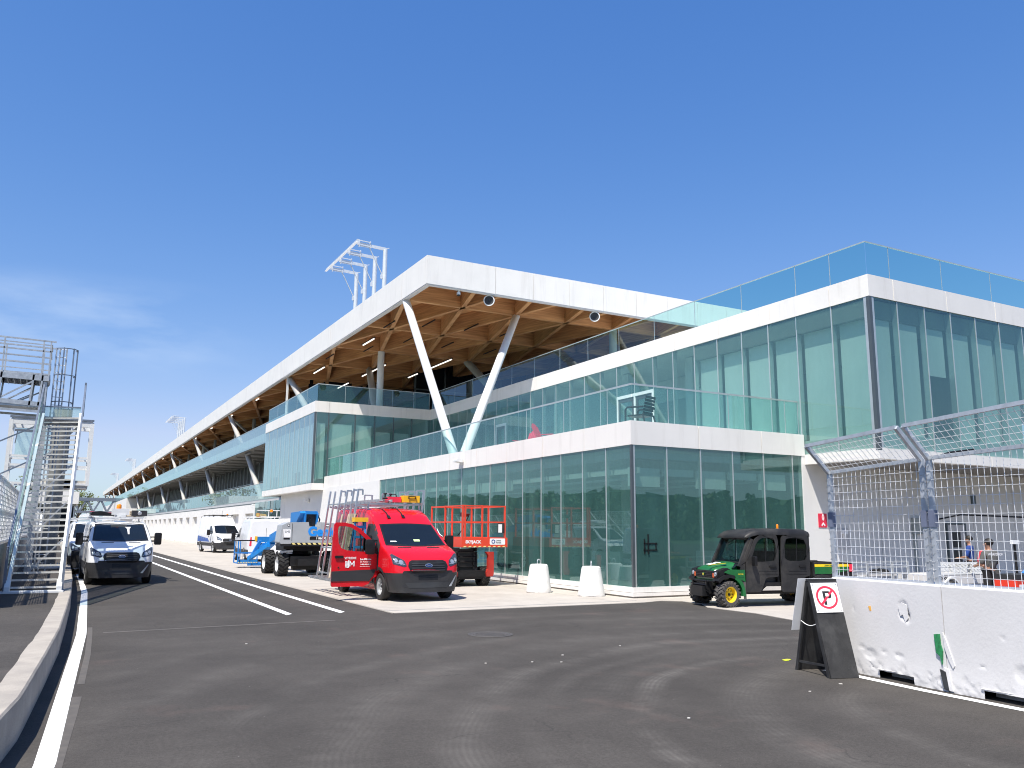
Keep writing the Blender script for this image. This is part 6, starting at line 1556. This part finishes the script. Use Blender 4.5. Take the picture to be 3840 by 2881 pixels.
# trailer with mesh sides
TR = thing('trailer', 'low grey trailer with white mesh sides parked behind the mesh fence', 'trailer', (25.2, 17.3, .013), R(-4))
b = MB(); b.box(-1.1, 1.15, -.5, .9, .38, .70); b.box(-1.1, 1.15, -.52, -.5, .42, .68); b.build('body', M_GREYWALL, TR, bevel=.02)
b = MB(); b.bar((-1.1, -.5, .73), (1.15, -.5, .73), .05); b.bar((-1.1, -.5, 1.06), (1.1, -.5, 1.06), .05); b.bar((-1.1, -.5, .88), (1.15, -.5, .88), .03)
for x in (-1.1, 1.12): b.bar((x, -.5, .7), (x, -.5, 1.06), .05)
b.build('side_frame', M_STEELW, TR)
b = MB()
for i in range(46):
    x = -1.1+.05*i; b.bar((x, -.5, .74), (min(x+.14, 1.12), -.5, .87), .012); b.bar((x, -.5, .89), (min(x+.16, 1.12), -.5, 1.05), .012)
b.build('side_mesh', M_STEELW, TR)
wheel(TR, -.45, -.42, .28, .18, -1, 'van'); b = MB(); A = circ(.36, 14, (-.45, .28), a0=0, a1=math.pi, full=False); B = circ(.31, 14, (-.45, .28), a0=0, a1=math.pi, full=False); b.prism(A+B[::-1], 'y', -.56, -.45); b.build('mudguard', M_STEELW, TR)
bpy.data.objects[TR.children[-2].name].rotation_euler = (0, 0, R(90))
b = MB(); b.prism([(-1.05, .60), (-.99, .55), (-.93, .55), (-.97, .60), (-.93, .65), (-.99, .65)], 'y', -.526, -.52); b.build('red_reflector', M_SIGNRED, TR)
b = MB()
for i in range(4): b.prism([(-.92+.08*i, .60), (-.86+.08*i, .55), (-.82+.08*i, .55), (-.88+.08*i, .60), (-.82+.08*i, .65), (-.86+.08*i, .65)], 'y', -.526, -.52)
b.build('chevron', M_BLACK, TR); b = MB(); b.box(1.05, 1.12, -.53, -.52, .42, .58); b.build('tail_lamp', M_SIGNRED, TR)
# flat trailer/drawbar with clutter further left
LT = thing('flat_trailer', 'low flat trailer with grey rails behind the left fence panel', 'trailer', (22.3, 18.4, .013), R(-3))
b = MB(); b.box(-2.6, 1.9, -.4, .6, .42, .52); b.box(-2.6, 1.9, -.42, -.4, .30, .55); b.build('deck', M_GALV, LT)
b = MB()
for z in (.72, .92, 1.08): b.bar((-2.6, -.4, z), (1.9, -.4, z), .05)
for x in (-2.6, -1.1, .1, 1.2, 1.9): b.bar((x, -.4, .5), (x, -.4, 1.1), .06)
b.build('rail', M_GALV, LT)
b = MB(); b.box(-2.2, -.2, -.3, .4, .52, .78); b.box(.2, 1.6, -.2, .4, .52, .70); b.build('board_load', M_GREYWALL, LT)
wheel(LT, -.4, -.3, .28, .18, -1); [c for c in LT.children if c.name.startswith('wheel')][0].rotation_euler = (0, 0, R(90))
b = MB(); b.prism([(-.3, 0), (.35, 0), (.30, .12), (.1, .3), (-.15, .26)], 'y', -.2, .25); t = b.build('black_bag', M_BLACK, bevel=.06, seg=3); t.location = (23.6, 18.5, .54)
b = MB(); b.path([(-.1, 0, .25), (0, 0, .36), (.1, 0, .28)], .02, 6); b.build('handle', M_BLACK, t); tag(t, 'black bag slumped on the flat trailer behind the fence', 'bag')
# red tool chests
def chest(loc, label, rz):
    t = thing('tool_chest', label, 'tool chest', loc, rz, 'red tool chests behind the fence')
    b = MB(); b.box(-.44, .44, -.28, .28, .10, .86); b.build('body', mat('chest_red', (.72, .045, .02), .35), t, bevel=.02)
    b = MB(); b.box(-.45, .45, -.29, .29, .86, .98); b.box(-.40, .40, -.25, .25, .02, .10); b.build('lid', M_GREYPL, t, bevel=.02)
    b = MB()
    for z in (.35, .58): b.box(-.40, .40, -.287, -.281, z, z+.012)
    b.build('drawer_gap', M_BLACK, t)
    b = MB(); b.box(-.36, .02, -.288, -.281, .64, .74); b.box(-.36, .10, -.288, -.281, .60, .62); b.build('label_plate', M_TEXTW, t)
chest((21.45, 12.85, .013), 'red tool chest with dark lid beside the person in grey', R(3)); chest((22.52, 12.75, .013), 'red tool chest with dark lid at the right edge of the photo', R(-2))
b = MB(); b.prism([(-.35, 0), (.40, 0), (.38, .08), (.15, .16), (-.2, .12)], 'y', -.25, .25); t = b.build('blue_tarp', mat('tarp_blue', (.02, .16, .55), .6), bevel=.05, seg=3); t.location = (22.45, 12.8, .995); t.rotation_euler = (0, 0, R(-2))
b = MB(); b.path([(-.3, -.2, .10), (0, -.24, .17), (.3, -.2, .12)], .02, 6); b.build('fold', MATS['tarp_blue'], t); tag(t, 'crumpled blue cloth lying on the rightmost red tool chest', 'cloth')
t = thing('work_lamp', 'white flat work lamp on a black stand behind the fence', 'lamp', (26.85, 16.0, .013))
b = MB(); b.tube((0, 0, 0), (0, 0, 1.66), .04, n=8)
for a in (0, 2.1, 4.2): b.tube((0, 0, .35), (.35*math.cos(a), .35*math.sin(a), .02), .02, n=6)
b.build('stand', M_BLACK, t); b = MB(); b.box(-.18, .18, -.06, .02, 1.66, 1.78); b.build('lamp_head', M_TEXTW, t, bevel=.015)
# hose-connection sign on the wall
t = thing('wall_sign', 'red sign with white flame and arrow on the white wall above the utility vehicle', 'sign', (23.56, YB-.035, 2.4))
b = MB(); b.box(-.21, .21, -.012, 0, -.24, .24); b.build('plate', M_SIGNRED, t)
b = MB(); A = circ(.075, 18, (.02, .11), sx=.75, sy=1.5); B = circ(.05, 18, (.02, .11), sx=.75, sy=1.5); b.holed(A, B, 'y', -.016, -.012); b.prism([(0, .05), (.04, .05), (.035, .14), (.02, .19), (.005, .14)], 'y', -.016, -.012)
b.prism([(.02, -.06), (.12, -.16), (.08, -.20), (.02, -.13), (-.04, -.20), (-.08, -.16)], 'y', -.016, -.012); b.build('symbol', M_TEXTW, t)
for (x, z, sz) in ((24.3, 3.35, .28), (24.55, 1.85, .22)):
    t = thing('wall_light', 'small white fixture with its pale backing plate on the shaded wall, %s one' % ('higher' if z > 3 else 'lower'), 'light', (x, YB-.035, z))
    b = MB(); b.prism(rrect(-.3, .3, -.45, .3, .1), 'y', -.02, 0); b.build('backing_plate', M_GREYWALL, t); b = MB(); b.box(-.1, .1, -.14, -.02, .08, .22); b.box(-.03, .03, -.1, -.02, -.05, .08); b.build('lamp_head', M_TEXTW, t, bevel=.01)

# ================================================================ THINGS ON THE BUILDING
def speaker(loc, label, aim):
    t = thing('loudspeaker', label, 'loudspeaker', loc, aim, 'round loudspeakers under the roof edge')
    b = MB(); b.lathe([(.001, .22), (.20, .22), (.27, .12), (.30, 0), (.30, -.05), (.25, -.055), (.25, -.03)], 24, 'y'); b.build('housing', M_STEELW, t, smooth=40)
    b = MB(); b.lathe([(.25, -.03), (.06, -.012), (.05, -.03), (.001, -.04)], 24, 'y'); b.build('grille', M_GREYPL, t, smooth=40)
    b = MB(); b.bar((0, .1, .25), (0, .1, .36), .08, .08); b.build('bracket', M_GALV, t)
speaker((19.42, 38.62, 14.14), 'round white loudspeaker hung under the roof edge, the one nearer the slanted columns', R(-28)); speaker((26.25, 38.62, 14.14), 'round white loudspeaker hung under the roof edge, the farther right one', R(-32))
t = thing('dome_camera', 'small white dome camera hung under the roof edge near its corner', 'camera', (17.6, 38.6, 14.45)); b = MB(); b.tube((0, 0, 0), (0, 0, -.12), .05, n=10); b.tube((0, 0, -.12), (0, 0, -.25), .10, n=14); b.build('mount', M_STEELW, t); b = MB(); b.ball((0, 0, -.25), .085, 10); b.build('dome', M_CARGLASS, t, smooth=60)
def walllamp(loc, label, s=1.0):
    t = thing('wall_lamp', label, 'lamp', loc, sc=s); b = MB(); b.prism([(-.04, -.1), (0, -.16), (0, .1), (-.04, .12)], 'y', -.1, .1); b.build('bracket', M_STEELW, t)
    b = MB(); b.prism([(-.34, -.02), (-.04, -.06), (-.04, .10), (-.28, .10), (-.34, .05)], 'y', -.20, .20); b.build('shade', M_STEELW, t, bevel=.02)
walllamp((15.33, 32.95, 4.92), 'white box lamp on the white band below the slanted columns')
walllamp((15.31, 58.0, 3.9), 'white lamp on the shaded wall below the glazed side bay'); walllamp((15.58, 77.0, 4.0), 'white hooded lamp at the end of the garage wall')
def adirondack(loc, rz, label):
    t = thing('garden_chair', label, 'chair', loc, rz, 'red slatted chairs on the balcony'); m = mat('chair_red', (.55, .05, .09), .45)
    b = MB()
    for i in range(6):
        x = -.26+.104*i; h = .92-.5*(x/.5)**2; M = Matrix.Translation((x, .28, .25)) @ Matrix.Rotation(R(-24), 4, 'X'); b.box(-.046, .046, -.012, .012, 0, h, M)
    b.build('backrest', m, t)
    b = MB()
    for i in range(6): b.box(-.27, .27, -.36+.105*i, -.275+.105*i, .36-.022*i, .385-.022*i)
    b.build('seat', m, t)
    for s in (-1, 1):
        b = MB(); b.box(s*.36-.07, s*.36+.07, -.42, .36, .56, .585); b.build('armrest', m, t)
        b = MB(); b.box(s*.32-.02, s*.32+.02, -.38, -.28, 0, .56); b.build('leg', m, t); b = MB(); b.bar((s*.30, -.3, .32), (s*.30, .55, .02), .03, .10); b.build('leg', m, t)
adirondack((17.4, 30.9, 5.19), R(-70), 'red slatted garden chair on the balcony, the one lying lower to the left'); adirondack((17.4, 29.1, 5.25), R(35), 'red slatted garden chair on the balcony, the one sitting upright to the right')
def armchair(loc, rz, label, sc=1):
    t = thing('balcony_chair', label, 'chair', loc, rz, 'dark chairs on the balcony', sc); m = M_GREYPL
    b = MB()
    for i in range(6): b.box(-.24, .24, .23+.02*i, .25+.02*i, .45+.085*i, .52+.085*i)
    b.build('backrest', m, t); b = MB(); b.box(-.25, .25, -.25, .25, .41, .45); b.build('seat', m, t)
    for s in (-1, 1):
        b = MB(); b.path([(s*.29, .28, .64), (s*.30, -.22, .66), (s*.30, -.28, .60), (s*.29, -.30, .0)], .028, 6); b.build('armrest', m, t)
        b = MB(); b.tube((s*.27, .25, .45), (s*.28, .36, 0), .025, n=6); b.build('leg', m, t)
armchair((16.55, 21.75, 5.19), R(200), 'black slatted armchair behind the glass corner of the balcony', 1.2)
armchair((23.9, 26.3, 5.19), R(30), 'dark chair behind the upper glass wall'); 
# rooftop floodlight rigs
def rig(y0, sp, label, x=20.0):
    t = thing('floodlight_rig', label, 'floodlight rig', (x, y0+1.5*sp, 16.0), group='floodlight rigs on the roof')
    zt = 6.72
    for k in range(4):
        y = (k-1.5)*sp
        b = MB(); b.tube((0, y, -.1), (0, y, zt), .17, n=14); b.build('post', mat('pale_steel', (.62, .65, .68), .4, .3, .06, 4), t, smooth=40)
        b = MB(); b.bar((.12, y, zt+.06), (-2.2, y, zt+.16), .10, .22); b.bar((-1.2, y-.10, zt+.35), (-2.05, y-.10, zt+.38), .05, .06); b.bar((-1.2, y, zt-.02), (-2.05, y, zt+.0), .05, .06)
        for xx in (-1.2, -2.05): b.bar((xx, y, zt-.08), (xx, y, zt+.45), .06, .16)
        b.tube((-1.25, y, zt-.02), (-.12, y, zt-2.1), .035, n=6); b.box(-.30, -.14, y-.08, y+.08, zt-2.25, zt-1.95); b.bar((.0, y, zt+.1), (.3, y, zt+.2), .05); b.build('arm', MATS['pale_steel'], t)
    b = MB(); b.bar((-2.35, -1.78*sp, zt+.16), (-2.35, 1.78*sp, zt+.16), .12, .20); b.build('lamp_bar', MATS['pale_steel'], t)
    b = MB(); b.bar((-2.42, -1.78*sp, zt+.04), (-2.42, 1.78*sp, zt+.04), .16, .03); b.build('lamp_strip', M_TEXTW, t)
    return t
rig(57.3, 2.3, 'floodlight rig with four posts on the roof, nearest and largest'); rig(170, 2.9, 'floodlight rig on the roof, second along'); rig(284, 3.0, 'floodlight rig on the roof, third along and faint'); rig(366, 3.0, 'floodlight rig on the roof, farthest and faintest')
for (y, x, l) in ((58.2, 18.6, 'the upper one'), (62.0, 18.2, 'the middle one'), (64.8, 17.8, 'the lower one')):
    t = thing('spotlight', 'small grey spotlight on the roof edge below the nearest floodlight rig, %s' % l, 'spotlight', (x, y, 15.98)); b = MB(); b.tube((0, 0, 0), (0, 0, .42), .03, n=6); b.build('stem', M_GALV, t); b = MB(); b.lathe([(.001, .15), (.1, .12), (.16, -.05), (.001, -.05)], 12, 'x', (0, 0, .48)); b.build('lamp_head', M_GALV, t); 

# ================================================================ LEFT SIDE: STAIR, PLATFORM, GANTRY, PIT WALL
STR = thing('steel_stair', 'white open tread steel staircase with glass side panels climbing from the walkway', 'staircase', (-.36, 24.2, KH))
def SI(b, nm, m, **k): o = b.build(nm, m, STR, **k); o.matrix_parent_inverse = Matrix.Translation((.36, -24.2, -KH)); return o
A0, A1 = V((-.92, 24.2, .42)), V((-.69, 31.2, 5.56)); B0, B1 = V((.20, 24.2, .42)), V((.39, 31.2, 5.64))
for p, q in ((A0, A1), (B0, B1)):
    b = MB(); b.bar(p, q, .07, .26, (0, 0, 1)); b.bar(p-V((0, .25, .02)), p+V((0, .2, .12)), .12, .28); SI(b, 'stringer', M_STEELW)
nst = 31
for i in range(nst):
    u = (i+.5)/nst; p, q = A0.lerp(A1, u), B0.lerp(B1, u); b = MB(); b.bar(p+V((.03, -.10, 0)), q+V((-.03, -.10, 0)), .045, .045); b.mi = 1; b.bar(p+V((.03, .02, .0)), q+V((-.03, .02, .0)), .13, .012)
    SI(b, 'tread', [mat('grey_tread_steel', (.50, .49, .46), .5, .1, .15, 5), M_STEELD])  # nosing toned grey, plate behind it dark blue-grey
for p, q, s in ((A0, A1, -1), (B0, B1, 1)):
    o = V((s*.07, 0, 0)); h = V((0, 0, 1.05)); n = 4
    for k in range(n):
        a, c = p.lerp(q, k/n+.006), p.lerp(q, (k+1)/n-.006); b = MB(); b.quad(a+o, c+o, c+o+h, a+o+h); g_ = SI(b, 'side_panel', G_CLEAR)
    b = MB(); b.bar(p+o+h, q+o+h, .05, .05); b.bar(p+o, p+o+h, .06, .06); b.bar(q+o, q+o+h+V((0, 0, .1)), .06, .06); SI(b, 'handrail', M_STEELD)
b = MB(); b.bar(A1+V((0, .1, .35)), B1+V((0, .1, .30)), .045); b.bar(A1+V((0, 1.2, -.1)), B1+V((0, 1.2, -.1)), .1); b.box(-.7, .4, 31.3, 33.0, 5.50, 5.58); SI(b, 'landing', M_STEELD)
b = MB(); b.quad(A1+V((0, .1, .0)), B1+V((0, .1, 0)), B1+V((0, .1, .30)), A1+V((0, .1, .34))); SI(b, 'landing_panel', G_CLEAR)
b = MB(); b.quad(A1+V((0, 1.7, -5.1)), A1+V((0, 1.7, -5.1)), A1, A1) if False else None
b = MB()
for x in (-.66, .36): b.bar((x, 32.9, .4), (x, 32.9, 5.5), .10)
for k in range(4): b.bar((-.66, 32.9, .5+1.25*k), (.36, 32.9, 1.7+1.25*k), .05)
SI(b, 'stair_frame', M_GALV)
b = MB(); b.box(-1.05, .30, 23.75, 24.35, KH-.02, KH+.03); SI(b, 'foot_plate', M_STEELW)
# gantry: round column on base plate carrying a white framed box
GN = thing('sign_gantry', 'white steel framed box on a thick grey column behind the staircase', 'gantry', (-.20, 37.4, KH))
b = MB(); b.tube((0, 0, .1), (.05, 0, 6.2), .30, n=24); b.build('column', mat('gantry_grey', (.20, .20, .19), .5, .2, .1, 3), GN, smooth=40)
b = MB(); b.lathe([(.001, .02), (.55, .02), (.55, .07), (.32, .08)], 20)
for i in range(10): a = 6.283*i/10; b.tube((.46*math.cos(a), .46*math.sin(a), .07), (.46*math.cos(a), .46*math.sin(a), .2), .025, n=6)
b.build('base_plate', M_STEELW, GN)
b = MB(); b.prism(circ(.7, 9), 'z', -.3, .02); b.build('footing', M_CONC, GN)
x0, x1, y0, y1, z0, z1 = -1.70, 1.14, .2, 1.7, 3.2, 5.72
b = MB()
for x in (x0, x1):
    for y in (y0, y1): b.bar((x, y, z0), (x, y, z1), .13)
for z in (z0+.05, z0+.75, z0+1.1, z1-.12, z1):
    for y in (y0, y1): b.bar((x0, y, z), (x1, y, z), .08 if z < z1-.2 else .12)
    for x in (x0, x1): b.bar((x, y0, z), (x, y1, z), .08)
for i in range(6): b.bar((x0+.3+.45*i, y0, z1-.02), (x0+.3+.45*i, y1, z1-.02), .05)
b.build('frame', M_STEELW, GN)
b = MB(); b.box(.2, x1+.02, y0, y1, z0-.12, z0+.2); b.box(-.55, .6, y0, y1, z0-.1, z0+.2); b.build('walkway_box', mat('beige_steel', (.55, .52, .46), .6), GN)
b = MB(); b.bar((x0-.05, y0-.06, z1+.10), (x1+.05, y0-.06, z1+.10), .06, .08); b.bar((x0+.15, y0, z1-.42), (x0+.95, y0, z1-.44), .05, .09); b.bar((x0+.25, y0, z1-.45), (x0+.2, y0, z1-.95), .035); b.build('dark_bar', M_STEELD, GN)
b = MB(); b.quad((x0+.15, y1, z0+1.1), (-.3, y1, z0+1.1), (-.3, y1, z1-.15), (x0+.15, y1, z1-.15)); b.build('glass_screen', G_CLEAR, GN)
# galvanised platform with railings
PF = thing('steel_platform', 'galvanised steel platform with railings high above the staircase', 'platform', (-1.75, 34.4, KH))
def PI(b, nm, m, **k): o = b.build(nm, m, PF, **k); o.matrix_parent_inverse = Matrix.Translation((1.75, -34.4, -KH)); return o
xl, xr, yf, yb = -3.4, -.70, 34.0, 35.3
b = MB(); b.box(xl, xr, yf, yb, 7.38, 7.44); b.bar((xl, yf, 7.30), (xr, yf, 7.26), .06, .20); b.bar((xl, yb, 7.30), (xr, yb, 7.26), .06, .20); b.bar((xr, yf, 7.3), (xr, yb, 7.3), .06, .2)
for i in range(12): b.bar((xl+.2+.2*i, yf, 7.2), (xl+.2+.2*i, yb, 7.2), .03, .08)
PI(b, 'deck', M_GALV)
b = MB()
for y in (yf, yb):
    d = .0 if y == yf else .02
    for z, w in ((8.66, .05), (8.52, .035), (8.28, .05), (8.05, .035), (7.80, .035)): b.bar((xl, y, z), (xr+(.12 if z > 8.6 else 0), y, z-.03), w)
    for x in (-3.2, -2.17, -.95, -.72): b.bar((x, y, 7.3), (x-.02, y, 8.62), .05)
for z in (8.5, 8.2, 7.8): b.bar((xr, yf, z), (xr, yb, z), .035)
PI(b, 'railing', M_GALV)
b = MB()
for y in (yf, yb):
    b.bar((xl, y, 6.42), (xr-.1, y, 6.30), .06, .16); b.bar((xl, y, 6.10), (xr-.1, y, 6.04), .05, .08)
    for x in (-2.17, -1.18, -.90): b.bar((x, y, 7.4), (x-.06, y, 6.25), .06)
    b.bar((-2.1, y, 6.5), (-1.2, y, 7.12), .05); b.bar((-1.9, y, 6.45), (-1.2, y, 6.85), .035)
b.box(xl, xr-.1, yf, yb, 6.2, 6.26); PI(b, 'truss', M_GALV)
b = MB()
for x in (-.80, -2.9):
    for y in (yf+.1, yb-.1): b.bar((x, y, KH), (x, y, 7.3), .12)
for k in range(5): b.bar((-2.9, yb-.1, .8+1.25*k), (-.80, yb-.1, 2.0+1.25*k), .05)
PI(b, 'leg', M_GALV)
# caged ladder
CG = thing('caged_ladder', 'tall ladder with round safety cage beside the galvanised platform', 'ladder', (-.22, 34.75, KH))
b = MB()
for x in (-.34, -.22): b.bar((x, -.1, 0), (x, -.1, 8.15), .05)
for i in range(27): b.tube((-.34, -.1, .3+.3*i), (.0, -.1, .3+.3*i), .013, n=5)
b.bar((.0, -.1, 0), (.0, -.1, 8.15), .05); b.build('ladder', M_GALV, CG)
b = MB()
for z in (8.12, 7.12, 6.12, 5.12, 4.12): b.path([(.36*math.cos(R(a)), .34*math.sin(R(a)), z) for a in range(-165, 60, 25)], .022, 4)
for a in (-160, -105, -50, 0, 50): b.bar((.36*math.cos(R(a)), .34*math.sin(R(a)), 3.6), (.36*math.cos(R(a)), .34*math.sin(R(a)), 8.15), .05, .012, (0, 1, 0))
b.build('cage', M_STEELD, CG)
# pit wall with debris fence
PW = thing('pit_wall', 'grey concrete pit wall topped by a tall white wire fence on the far left', 'wall', (-1.35, 60, KH))
b = MB(); b.prism([(-.25, -.4), (.25, -.4), (.2, 1.15), (-.2, 1.15)], 'y', -40.5, 240); b.build('wall', mat('dark_mottled_concrete', (.24, .23, .22), .85, 0, .2, .8, .2, 30), PW)  # dark concrete colour with random mottling
b = MB()
for i in range(5, 90): b.bar((.0, -52.4+2.4*i, 1.1), (.0, -50+2.4*i, 2.85), .07); 
b.bar((0, -40.4, 2.85), (0, 240, 2.85), .05); b.bar((0, -40.4, 2.0), (0, 240, 2.0), .05); b.build('fence_post', M_STEELW, PW)
b = MB()
for i in range(96, 760): b.bar((.02, -50+.1*i, 1.15), (.02, -50+.1*i, 2.85), .012, .012, (0, 1, 0))
for k in range(16): b.bar((.02, -40.4, 1.18+.11*k), (.02, 150, 1.18+.11*k), .014, .014)
for i in range(12, 60): b.path([(.05, -50+.8*i, 2.83), (.06, -49.8+.8*i, 2.6-.2*(i % 3)), (.05, -49.6+.8*i, 2.3), (.06, -49.5+.8*i, 1.7+.15*(i % 2)), (.05, -49.4+.8*i, 1.2)], .012, 4)
b.build('fence_mesh', M_STEELW, PW)
# ================================================================ FAR END
t = thing('pit_exit_building', 'small flat white roofed building at the far end of the pit lane', 'building', (-1.2, 172, 0)); b = MB(); b.box(-4.2, 4.0, 0, 14, 0, 6.0); b.build('wall', M_INT, t); b = MB(); b.box(-4.6, 4.4, -1.2, 14.5, 6.0, 8.2); b.build('roof', M_PANEL, t)
b = MB(); b.box(-3.9, 3.7, -.1, -.02, 3.4, 5.6); b.box(-3.9, 3.7, -.1, -.02, .4, 2.9); b.build('window', M_CARGLASS, t)
b = MB(); b.box(-4.0, 3.9, -.5, -.1, 2.95, 3.2)
for i in range(8): b.bar((-3.9+1.1*i, -.15, .4), (-3.9+1.1*i, -.15, 5.6), .12)
b.build('balcony', M_STEELW, t)
t = thing('race_control_block', 'white banded annex standing in front of the far end of the long building', 'building', (14.6, 214, 0)); b = MB(); b.box(-2.0, 1.0, 0, 16, 0, 5.2); b.build('wall', M_GREYWALL, t); b = MB(); b.box(-2.4, 1.55, -1, 16.5, 5.2, 6.2); b.build('roof', M_PANEL, t); b = MB(); b.box(-1.6, .8, -.1, -.02, 1.2, 3); b.build('window', M_CARGLASS, t)
t = thing('footbridge', 'dark steel truss footbridge crossing the far end of the pit lane', 'bridge', (8, 300, 0)); b = MB()
for y in (0, 3):
    b.bar((-14, y, 10.6), (14, y, 10.6), .8, 1.0); b.bar((-14, y, 6.6), (14, y, 6.6), .6)
    for i in range(7): b.bar((-14+4*i, y, 6.6), (-12+4*i, y, 10.6), .45); b.bar((-12+4*i, y, 10.6), (-10+4*i, y, 6.6), .45)
b.build('truss', M_STEELD, t); b = MB()
for x in (-8, 13.5): b.bar((x, 1.5, 0), (x, 1.5, 13 if x < 0 else 7), 1.2)
b.build('pier', M_STEELD, t)
def tree(loc, h, w, label, leaf, n=900, bare=False, seed=1):
    t = thing('tree', label, 'tree', loc, group='trees beyond the pit lane'); rr = random.Random(seed)
    b = MB(); b.tube((0, 0, 0), (0, 0, h*.45), w*.05, w*.03, n=7)
    tips = []
    for i in range(9):
        a = rr.uniform(0, 6.28); z0 = h*rr.uniform(.28, .5); q = V((math.cos(a)*w*rr.uniform(.2, .42), math.sin(a)*w*rr.uniform(.2, .42), h*rr.uniform(.6, .95))); b.tube((0, 0, z0), q, w*.022, w*.006, n=5); tips.append(q)
        for k in range(5 if bare else 2): q2 = q+V((rr.uniform(-1, 1), rr.uniform(-1, 1), rr.uniform(-.1, 1)))*w*.16; b.tube(V((0, 0, z0)).lerp(q, rr.uniform(.5, .9)), q2, w*.008, w*.003, n=4)
    b.build('trunk', mat('bark', (.10, .085, .07), .9), t)
    b = MB()
    for i in range(n):
        c = rr.choice(tips)+V((rr.gauss(0, 1), rr.gauss(0, 1), rr.gauss(0, .8)))*w*.13; s = w*rr.uniform(.018, .035); d = V((rr.gauss(0, 1), rr.gauss(0, 1), rr.gauss(0, 1))).normalized(); u = d.orthogonal().normalized(); v = d.cross(u)
        b.quad(c-u*s-v*s*.6, c+u*s-v*s*.6, c+u*s+v*s*.6, c-u*s+v*s*.6)
    b.build('crown', leaf, t); return t
M_SPRING = mat('spring_leaf', (.13, .16, .05), .7, 0, .3, .6)
tree((6.2, 330, 0), 14, 10, 'budding green tree beside the far footbridge', M_SPRING, 700, seed=4); tree((-4.2, 200, 0), 12.5, 9, 'nearly bare tree rising behind the small far building', M_SPRING, 60, True, 5); tree((-1.5, 206, 0), 11.8, 8, 'leafy tree right of the small far building', M_SPRING, 500, seed=6)
for i, x in enumerate((1.4, -.9, 2.9)):
    pass
# the wood across the circuit, seen only as reflections in the glass
def wood():
    rr = random.Random(21); b = MB()
    def mass(x, y, h, w):
        for i in range(190):
            z = h*rr.uniform(.02, 1)**.8; rad = w*(1-.75*z/h)*rr.uniform(.3, 1); a = rr.uniform(0, 6.28); c = V((x+rad*math.cos(a), y+rad*math.sin(a), z)); s = w*rr.uniform(.05, .13); d = V((rr.gauss(0, 1), rr.gauss(0, 1), rr.gauss(0, .5))).normalized(); u = d.orthogonal().normalized(); v = d.cross(u)
            b.quad(c-u*s-v*s, c+u*s-v*s, c+u*s+v*s, c-u*s+v*s)
    def ridge(pts, h0, h1):
        prev = None
        for (x, y) in pts:
            h = rr.uniform(h0, h1); cur = [b.bm.verts.new((x+rr.uniform(-2, 2), y+rr.uniform(-2, 2), z)) for z in (0, h*.5, h)]
            if prev: b._f([prev[0], cur[0], cur[1], prev[1]]); b._f([prev[1], cur[1], cur[2], prev[2]])
            prev = cur
    ridge([(-74, -60+3*i) for i in range(220)], 10.0, 12.0); ridge([(-60+3*i, -104) for i in range(130)], 9.0, 10.8)
    for i in range(260): mass(-62-rr.uniform(0, 10), -40+2.5*i, rr.uniform(8, 12.0), rr.uniform(2.5, 4.0))
    for i in range(150): mass(-40+2.4*i, -92-rr.uniform(0, 10), rr.uniform(7.5, 10.5), rr.uniform(2.5, 4.0))
    o = b.build('far_wood', M_LEAF); tag(o, kind='stuff'); o['label'] = 'dark green wood across the circuit'; o['category'] = 'wood'
wood()

# ================================================================ TIDY: origins of one-mesh things go to their base
def tidy():
    bpy.context.view_layer.update()
    for o in list(bpy.data.objects):
        if o.parent is None and o.type == 'MESH' and o.get('kind') is None and o.location.length < 1e-6:
            bb = [V(c) for c in o.bound_box]; mn = V([min(p[i] for p in bb) for i in range(3)]); mx = V([max(p[i] for p in bb) for i in range(3)])
            c = V(((mn.x+mx.x)/2, (mn.y+mx.y)/2, mn.z))
            o.data.transform(Matrix.Translation(-c)); o.location = c
            for ch in bpy.data.objects:
                if ch.parent == o: ch.matrix_parent_inverse = Matrix.Translation(-c) @ ch.matrix_parent_inverse
    # the building's empty sits at its corner
    BLD.location = (XA, YB, 0)
    for ch in bpy.data.objects:
        if ch.parent == BLD: ch.matrix_parent_inverse = Matrix.Translation((-XA, -YB, 0))
tidy()
